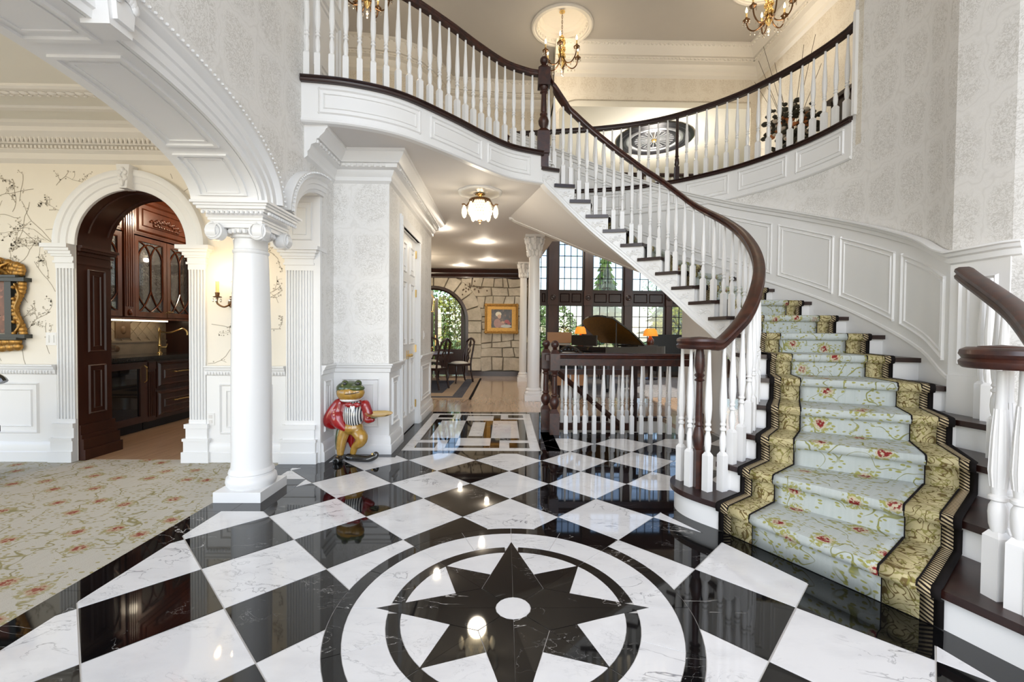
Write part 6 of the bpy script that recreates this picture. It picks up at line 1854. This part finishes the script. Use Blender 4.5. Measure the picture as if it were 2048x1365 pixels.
for (cx, dy) in ((425, -.085), (580, -.075)):
    e = MB().sphere((FX(cx), FYc + dy + .02, FZ(165)), .034, 12, 8).build('eye_bulge', M['frog'], fg, 60)
    MB().sphere((FX(cx) + .006, FYc + dy - .004, FZ(165)), .018, 10, 6).build('eye', M['blackgloss'], e, 60)
mo = MB(); mo.tube(catmull([(FX(345), FYc - .062, FZ(268)), (FX(420), FYc - .116, FZ(284)), (FX(520), FYc - .130, FZ(280)), (FX(610), FYc - .112, FZ(262)), (FX(648), FYc - .06, FZ(245))], 5), .0045, 6); mo.build('mouth', M['bark'], fg, 60)
for (pts, rr) in (([(420, 1085, -.01), (560, 1100, -.03), (700, 1095, -.045), (790, 1060, -.05), (800, 1025, -.05), (765, 1020, -.05)], (.035, .036, .034, .028, .018, .010)), ([(350, 1090, -.03), (345, 1110, -.08), (340, 1105, -.13)], (.034, .045, .030))):
    sh_ = MB(); sh_.tube(catmull([(FX(a), FYc + c, max(.026, FZ(b))) for a, b, c in pts], 4), [cm_at([(q, 0) for q in rr], i / 4).x for i in range(4 * (len(pts) - 1) + 1)], 12)
    remesh(sh_.build('black_shoe', M['blackgloss'], fg), .007, 2)
MB().sphere((FX(750), FYc - .05, FZ(1035)), .013, 8, 6).build('gold_bell', M['brass'], fg, 60)
MB().sphere((FX(345), FYc - .10, FZ(1062)), .014, 8, 6).build('gold_bell', M['brass'], fg, 60)
hn = MB(); hn.sphere((FX(775), FYc - .065, FZ(575)), .028, 10, 6, (1.2, 1, .5))
for k in range(4): hn.tube([(FX(785), FYc - .085 + k * .014, FZ(570)), (FX(830), FYc - .10 + k * .02, FZ(562))], .008, 6)
hn.tube([(FX(775), FYc - .04, FZ(575)), (FX(800), FYc - .02, FZ(558))], .009, 6)
hn.build('hand', M['frog'], fg, 60)
MB().lathe([(.002, 0), (.10, 0), (.122, .012), (.130, .022), (.126, .024), (.118, .016), (.098, .006), (.002, .006)], 32, (FX(835), FYc - .07, FZ(552))).build('gold_tray', M['brass'], fg, 40)

# ------------------------------------------------------------------ breakfast corner
rg_ = thing('oval_rug', 'tan rug with dark border pattern under the breakfast table', 'rug', (-2.2, 9.8, 0))
MB().box(-4.4, -.63, 8.0, 11.6, 0, .012).build('field', M['rugtan'], rg_)
MB().box(-4.2, -1.25, 8.75, 11.0, .012, .014).build('centre', M['rugdark'], rg_)
MB().box(-1.0, -.80, 8.15, 11.45, .012, .0145).box(-4.3, -.80, 8.15, 8.32, .012, .0146).build('border_band', M['rugdark'], rg_)
MB().box(-.66, -.62, 8.0, 11.6, .0, .016).build('edge_binding', M['binding'], rg_)
tb = thing('breakfast_table', 'round polished dark wood table on a pedestal in the breakfast corner', 'table', (-2.05, 10.1, 0))
MB().lathe([(.02, .70), (.80, .715), (.85, .735), (.85, .755), (.82, .762), (.005, .762)], 40, (-2.05, 10.1, 0)).build('table_top', M['jamb'], tb, 40)
MB().lathe([(.28, .016), (.30, .06), (.10, .14), (.09, .3), (.14, .45), (.08, .6), (.2, .70)], 18, (-2.05, 10.1, 0)).build('pedestal', M['dark'], tb, 40)
bz = thing('table_ornament', 'small brass animal ornament on the breakfast table', 'ornament', (-1.75, 10.0, .762))
MB().sphere((-1.75, 10.0, .83), .05, 10, 6, (1.6, .7, .8)).sphere((-1.66, 10.0, .88), .028, 8, 5).tube([(-1.79, 10, .82), (-1.80, 10, .764)], .01, 5).tube([(-1.70, 10, .82), (-1.69, 10, .764)], .01, 5).build('body', M['brass'], bz, 60)
def make_chair():
    t = thing('breakfast_chair', '', 'chair', (0, 0, 0), 'breakfast chairs')
    for (x, y) in ((-.2, -.2), (.2, -.2)): MB().tube(catmull([(x, y, .42), (x * 1.1, y * 1.05, .25), (x * .98, y, .1), (x * 1.12, y * 1.15, 0)], 4), [.028, .026, .024, .024, .022, .02, .019, .018, .017, .016, .017, .02, .022], 8).build('leg', M['dark'], t, 40)
    for x in (-.19, .19): MB().tube(catmull([(x, .27, 0), (x, .22, .22), (x, .2, .45), (x * 1.05, .25, .75), (x * .9, .31, .98)], 4), .021, 8).build('leg', M['dark'], t, 40)
    MB().prism([(-.24, -.23), (.24, -.23), (.2, .22), (-.2, .22)], .40, .45).build('seat_frame', M['dark'], t)
    MB().sphere((0, -.01, .455), .22, 16, 6, (1.02, 1, .22)).build('cushion', M['fabric'], t, 60)
    MB().tube(catmull([(-.18, .305, .97), (-.1, .32, 1.03), (0, .325, 1.06), (.1, .32, 1.03), (.18, .305, .97)], 4), .026, 8).build('crest_rail', M['dark'], t, 40)
    MB().tube(catmull([(0, .21, .46), (-.05, .23, .6), (.05, .26, .75), (-.03, .29, .88), (0, .32, 1.04)], 4), .016, 6).tube(catmull([(0, .21, .46), (.05, .23, .6), (-.05, .26, .75), (.03, .29, .88), (0, .32, 1.04)], 4), .016, 6).build('splat', M['dark'], t, 40)
    return t
cc = make_chair()
for i, (x, y, a, lb) in enumerate(((-1.52, 9.3, 2.75, 'dark carved breakfast chair nearest the hall with a pale cushion'), (-1.1, 10.6, 2.2, 'dark carved breakfast chair on the far right of the round table'), (-1.9, 11.15, 3.3 + PI * 0 - PI, 'dark carved breakfast chair in front of the arched glass door'))):
    o = cc if i == 0 else copy_tree(cc)
    o.location = (x, y, .032); o.rotation_euler = (0, 0, (PI + .55, PI / 2 + .9 - PI, .15)[i] if False else (-2.0, -.95, .1)[i]); o['label'] = lb
# framed portrait on the stone wall
pr = thing('portrait_painting', 'portrait of a figure in a white bonnet, gilt framed on the stone wall', 'painting', (-.1, YS, 1.2))
MB().box(-.40, .20, YS - .10, YS - .07, 1.36, 1.90).build('canvas', M['portrait'], pr)
gf_ = MB()
for (xa, xb, za, zb) in ((-.576, -.39, 1.208, 2.053), (.19, .371, 1.208, 2.053), (-.576, .371, 1.208, 1.37), (-.576, .371, 1.89, 2.053)):
    gf_.box(xa, xb, YS - .11, YS - .05, za, zb)
for k in range(22):
    t = k / 21
    for zz in (1.25, 2.01): gf_.sphere((-.56 + .91 * t, YS - .12, zz), .035, 6, 4, (1, .6, 1))
    for xx in (-.54, .335): gf_.sphere((xx, YS - .12, 1.23 + .8 * t), .035, 6, 4, (1, .6, 1))
for (xa, xb, za, zb) in ((-.42, -.39, 1.34, 1.92), (.19, .22, 1.34, 1.92), (-.42, .22, 1.34, 1.37), (-.42, .22, 1.89, 1.92)): gf_.box(xa, xb, YS - .135, YS - .09, za, zb)
gf_.build('gilt_frame', M['gilt'], pr, 40)
def flat_ellipse(mb, x, zz, a, b, y, n=20): mb.add([(x + a * math.cos(2 * PI * k / n), y, zz + b * math.sin(2 * PI * k / n)) for k in range(n)], [tuple(range(n))])
for qi, (nm, col_, els) in enumerate((('painted_dress', (.40, .25, .23), ((-.22, 1.50, .10, .13), (-.12, 1.46, .12, .08))), ('painted_cloth', (.52, .54, .52), ((.03, 1.42, .15, .045),)), ('painted_flowers', (.36, .10, .11), ((.05, 1.55, .07, .05), (.11, 1.50, .05, .04))), ('painted_bonnet', (.74, .69, .56), ((-.19, 1.755, .085, .07),)), ('painted_face', (.58, .38, .28), ((-.165, 1.69, .05, .062), (-.06, 1.535, .05, .022))))):
    e = MB()
    for x, zz, a, b in els: flat_ellipse(e, x, zz, a, b, YS - .1012 - .0012 * qi - .0005 * els.index((x, zz, a, b)))
    e.build(nm, plain(nm, col_, .5, var=.3, vs=20), pr)

# ------------------------------------------------------------------ piano room
ru = thing('large_rug', 'grey patterned rug spread under the grand piano', 'rug', (3.5, 10.3, 0))
MB().box(1.2, 7.2, 8.4, 12.2, 0, .012).build('field', M['rug'], ru)
gp_ = thing('grand_piano', 'black lacquered grand piano with raised lid', 'piano', (2.6, 9.9, .012))
body = [(1.55, 9.25), (3.1, 9.25), (3.55, 9.35), (3.75, 9.65), (3.70, 10.05), (3.4, 10.3), (2.8, 10.35), (2.3, 10.55), (1.9, 10.75), (1.55, 10.75)]
bp = [tuple(p) for p in catmull(body + [body[0]], 4)][:-1]
MB().prism(bp, .66, .96).build('case', M['black'], gp_)
MB().box(1.25, 1.56, 9.25, 10.75, .66, .80).build('key_bed', M['black'], gp_)
ky = MB().box(1.28, 1.45, 9.32, 10.68, .80, .815); ky.build('keyboard', M['plastic'], gp_)
for (x, y) in ((1.75, 9.4), (1.75, 10.55), (3.35, 9.85)): MB().lathe([(.03, .0), (.045, .04), (.035, .1), (.06, .5), (.075, .655)], 12, (x, y, .012)).build('leg', M['black'], gp_, 40)
MB().tube([(1.6, 10.0, .07), (1.6, 10.0, .65)], .03, 6).box(1.52, 1.68, 9.9, 10.1, .05, .09).build('pedal_lyre', M['black'], gp_)
lid = [Vector((x - 1.55, y, 0)) for x, y in bp if True]
ang = math.radians(-33)
lm = Matrix.Translation((2.75, 0, .985))
lv = []
hin = [(1.72, 9.40), (1.62, 9.8), (1.75, 10.35), (2.1, 10.55), (2.72, 10.6), (2.78, 9.3), (2.2, 9.28)]
def lidp(x, y, d): 
    u = 2.78 - x; return (2.78 - u * math.cos(.58) + d * math.sin(.58), y, .985 + u * math.sin(.58) + d * math.cos(.58))
hp = [tuple(p) for p in catmull(hin[:5], 4)] + hin[5:]
n = len(hp)
MB().add([lidp(x, y, -.012) for x, y in hp] + [lidp(x, y, .022) for x, y in hp], [tuple(range(n)), tuple(range(2 * n - 1, n - 1, -1))] + [(i, (i + 1) % n, n + (i + 1) % n, n + i) for i in range(n)]).build('lid', M['black'], gp_)
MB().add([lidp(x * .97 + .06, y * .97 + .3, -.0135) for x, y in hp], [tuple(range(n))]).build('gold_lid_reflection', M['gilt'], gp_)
MB().tube([(1.95, 9.35, .95), (1.95, 9.35, 1.47)], .012, 6).build('lid_prop', M['black'], gp_)
MB().box(1.62, 1.66, 9.6, 10.4, .97, 1.2).build('music_desk', M['black'], gp_)
MB().box(2.8, 3.45, 9.5, 10.15, .96, .985).build('closed_lid', M['black'], gp_)
gp_.rotation_euler = (0, 0, .55)
ps = thing('piano_bench', 'small dark bench tucked before the grand piano', 'bench', (1.0, 9.9, 0))
MB().box(.92, 1.15, 9.6, 10.3, .44, .52).build('seat', M['leather'], ps)
for (x, y) in ((.95, 9.64), (1.12, 9.64), (.95, 10.26), (1.12, 10.26)): MB().tube([(x, y, .012), (x, y, .45)], .022, 6).build('leg', M['dark'], ps)
def lamp(x, y, zt, r, mat, label, nm='table_lamp', fr=.6):
    t = thing(nm, label, 'lamp', (x, y, .0))
    MB().lathe([(.02, zt - .55), (.10, zt - .54), (.06, zt - .48), (.10, zt - .38), (.09, zt - .30), (.03, zt - .22), (.015, zt - .10)], 14, (x, y, 0)).build('base', M['cab'], t, 40)
    MB().lathe([(r, zt - .20), (r * 1.02, zt - .18), (r * .85, zt - .06), (r * fr, zt)], 18, (x, y, 0), caps=False).build('shade', M[mat], t, 40)
    point('table_lamp_light', (x, y, zt - .12), 3, (1, .6, .25), .05)
    e = thing('side_table', 'small dark round table carrying the ' + ('lamp left of the piano' if x < 2.5 else 'lamp right of the piano'), 'table', (x, y, 0))
    MB().lathe([(.02, zt - .60), (.30, zt - .59), (.30, zt - .55), (.01, zt - .55)], 20, (x, y, 0)).build('top', M['dark'], e, 40)
    MB().lathe([(.2, .0135), (.2, .03), (.05, .08), (.04, zt - .6)], 12, (x, y, 0)).build('pedestal', M['dark'], e, 40)
lamp(2.07, 11.9, 1.42, .16, 'lampshade', 'table lamp with a plain amber shade left of the piano lid', fr=.62)
lamp(3.90, 11.6, 1.38, .19, 'lampshade', 'table lamp with a fringed amber shade right of the piano', fr=.6)
ac_ = thing('armchair', 'tan leather and wood armchair left of the piano', 'armchair', (1.45, 11.2, .012))
MB().box(1.15, 1.72, 10.95, 11.5, .3, .48).build('seat', M['fabric'], ac_)
MB().prism([(1.15, 11.42), (1.72, 11.42), (1.74, 11.52), (1.13, 11.52)], .48, .98).build('backrest', M['fabric'], ac_)
MB().box(1.12, 1.75, 11.36, 11.56, .98, 1.26).build('head_roll', M['leather'], ac_)
for x in (1.15, 1.66): MB().box(x, x + .08, 10.95, 11.45, .48, .66).build('arm', M['dark'], ac_); 
for (x, y) in ((1.18, 10.98), (1.68, 10.98), (1.18, 11.46), (1.68, 11.46)): MB().tube([(x, y, .0135), (x, y, .31)], .025, 6).build('leg', M['dark'], ac_)
OY = -.55
sf = thing('carved_sofa', 'black carved settee back left of the piano', 'sofa', (1.3, 8.4, 0))
MB().box(1.0, 1.54, 8.75 + OY, 9.15 + OY, .25, .44).build('seat', M['leather'], sf)
cb = MB()
cb.tube(catmull([(.93, 9.15 + OY, .80), (1.09, 9.17 + OY, .88), (1.26, 9.18 + OY, .97), (1.42, 9.17 + OY, .91), (1.59, 9.15 + OY, .80)], 5), .035, 8)
for k in range(9): cb.sphere((.97 + k * .074, 9.15 + OY, .80 + .12 * math.sin(k / 8 * PI)), .034, 6, 4)
cb.box(.95, 1.57, 9.14 + OY, 9.19 + OY, .44, .81); cb.build('backrest', M['black'], sf, 40)
for (x, y) in ((1.05, 8.8 + OY), (1.5, 8.8 + OY), (1.05, 9.12 + OY), (1.5, 9.12 + OY)): MB().tube([(x, y, .0135), (x, y, .26)], .025, 6).build('leg', M['dark'], sf)
cs_ = thing('red_candlestick', 'red candle in a dark candlestick behind the piano lid', 'candlestick', (3.02, 11.6, 1.0))
MB().lathe([(.07, .9), (.02, .95), (.02, 1.15), (.05, 1.17), (.04, 1.19)], 12, (3.02, 11.6, 0)).build('holder', M['dark'], cs_, 40)
MB().lathe([(.03, 1.19), (.03, 1.40), (.005, 1.405)], 10, (3.02, 11.6, 0)).build('candle', M['red'], cs_, 40)
ctb = thing('sofa_table', 'dark narrow table behind the piano carrying the red candle', 'table', (3.02, 11.6, 0))
MB().box(2.5, 3.5, 11.4, 11.8, .86, .90).build('top', M['dark'], ctb)
for (x, y) in ((2.55, 11.45), (3.45, 11.45), (2.55, 11.75), (3.45, 11.75)): MB().tube([(x, y, .0135), (x, y, .87)], .025, 6).build('leg', M['dark'], ctb)
sf2 = thing('leather_sofa', 'dark leather sofa at the right beside the tall windows', 'sofa', (5.1, 12.7, 0))
MB().box(4.35, 5.9, 12.35, 13.0, .16, .45).build('seat', M['iron'], sf2); MB().box(4.35, 5.9, 12.85, 13.1, .45, 1.22).build('backrest', M['iron'], sf2)
for x in (4.35, 5.7): MB().box(x, x + .2, 12.35, 12.85, .45, .66).build('arm', M['iron'], sf2)
for (x, y) in ((4.4, 12.4), (5.85, 12.4), (4.4, 13.05), (5.85, 13.05)): MB().box(x - .03, x + .03, y - .03, y + .03, 0.0, .16).build('leg', M['dark'], sf2)

# ------------------------------------------------------------------ gallery console with dried flowers
cn = thing('console_table', 'dark console table against the gallery wall', 'table', (4.45, 5.1, ZF2))
MB().box(4.10, 4.80, 4.30, 5.60, ZF2 + .80, ZF2 + .85).box(4.14, 4.78, 4.35, 5.55, ZF2 + .52, ZF2 + .80).build('top', M['dark'], cn)
for (x, y) in ((4.16, 4.4), (4.74, 4.4), (4.16, 5.5), (4.74, 5.5)): MB().lathe([(.03, 0), (.045, .2), (.025, .5), (.04, .63)], 10, (x, y, ZF2 - .04)).build('leg', M['dark'], cn, 40)
vz = thing('dried_flower_arrangement', 'dried flower arrangement with orange and cream blooms and long twigs behind the gallery spindles', 'flowers', (4.0, 6.1, ZF2))
MB().lathe([(.10, 0), (.16, .15), (.18, .3), (.10, .48), (.08, .52), (.11, .56)], 18, (4.0, 6.1, ZF2 - .04)).build('vase', M['iron'], vz, 40)
rv = random.Random(9)
for nm, mt, n, sp in (('cream_bloom', plain('cream_petals', (.62, .55, .45), .8), 46, .36), ('orange_bloom', plain('orange_petals', (.55, .20, .07), .8), 30, .28), ('dark_leaf', plain('dried_dark_leaves', (.05, .045, .03), .85), 190, .38)):
    m2 = MB()
    for k in range(n):
        d = Vector((rv.gauss(0, 1), rv.gauss(0, 1), rv.gauss(0, 1))).normalized() * rv.uniform(.3, 1) * sp
        p = Vector((4.0, 6.1, ZF2 + .76)) + Vector((d.x, d.y, d.z * 1.0))
        m2.sphere(p, rv.uniform(.022, .05), 7, 5, (1, 1, .7))
    tag(m2.build(nm, mt, vz, 60), kind='stuff')
tw = MB()
for k in range(9):
    a = rv.uniform(0, 2 * PI); q = rv.uniform(.2, .65); hgt = rv.uniform(.9, 1.6)
    tw.tube(catmull([(4.0, 6.1, ZF2 + .5), (4.0 + q * .4 * math.cos(a), 6.1 + q * .4 * math.sin(a), ZF2 + .5 + hgt * .4), (4.0 + q * math.cos(a), 6.1 + q * math.sin(a), ZF2 + .4 + hgt)], 4), .0035, 4)
tag(tw.build('twigs', M['bark'], vz), kind='stuff')
# edge of a dark dining chair at the left picture border
dk = thing('dining_chair', 'black dining chair arm just showing at the left picture edge', 'chair', (-4.3, 3.35, 0))
MB().tube(catmull([(-4.46, 3.5, .90), (-4.21, 3.5, .93), (-4.01, 3.5, .86), (-3.965, 3.5, .82)], 4), .028, 8).build('crest_rail', M['black'], dk, 40)
for (x, y, h) in ((-4.42, 3.5, .9), (-4.04, 3.5, .86)): MB().tube([(x, y, 0), (x, y, h)], .022, 8).build('leg', M['black'], dk, 40)
for (x, y) in ((-4.42, 3.1), (-4.04, 3.1)): MB().tube([(x, y, 0), (x, y, .42)], .022, 8).build('leg', M['black'], dk, 40)
MB().box(-4.45, -4.03, 3.07, 3.53, .42, .47).build('seat', M['black'], dk)
MB().prism([(-4.29, 3.49), (-4.17, 3.49), (-4.17, 3.51), (-4.29, 3.51)], .46, .92).build('splat', M['black'], dk)
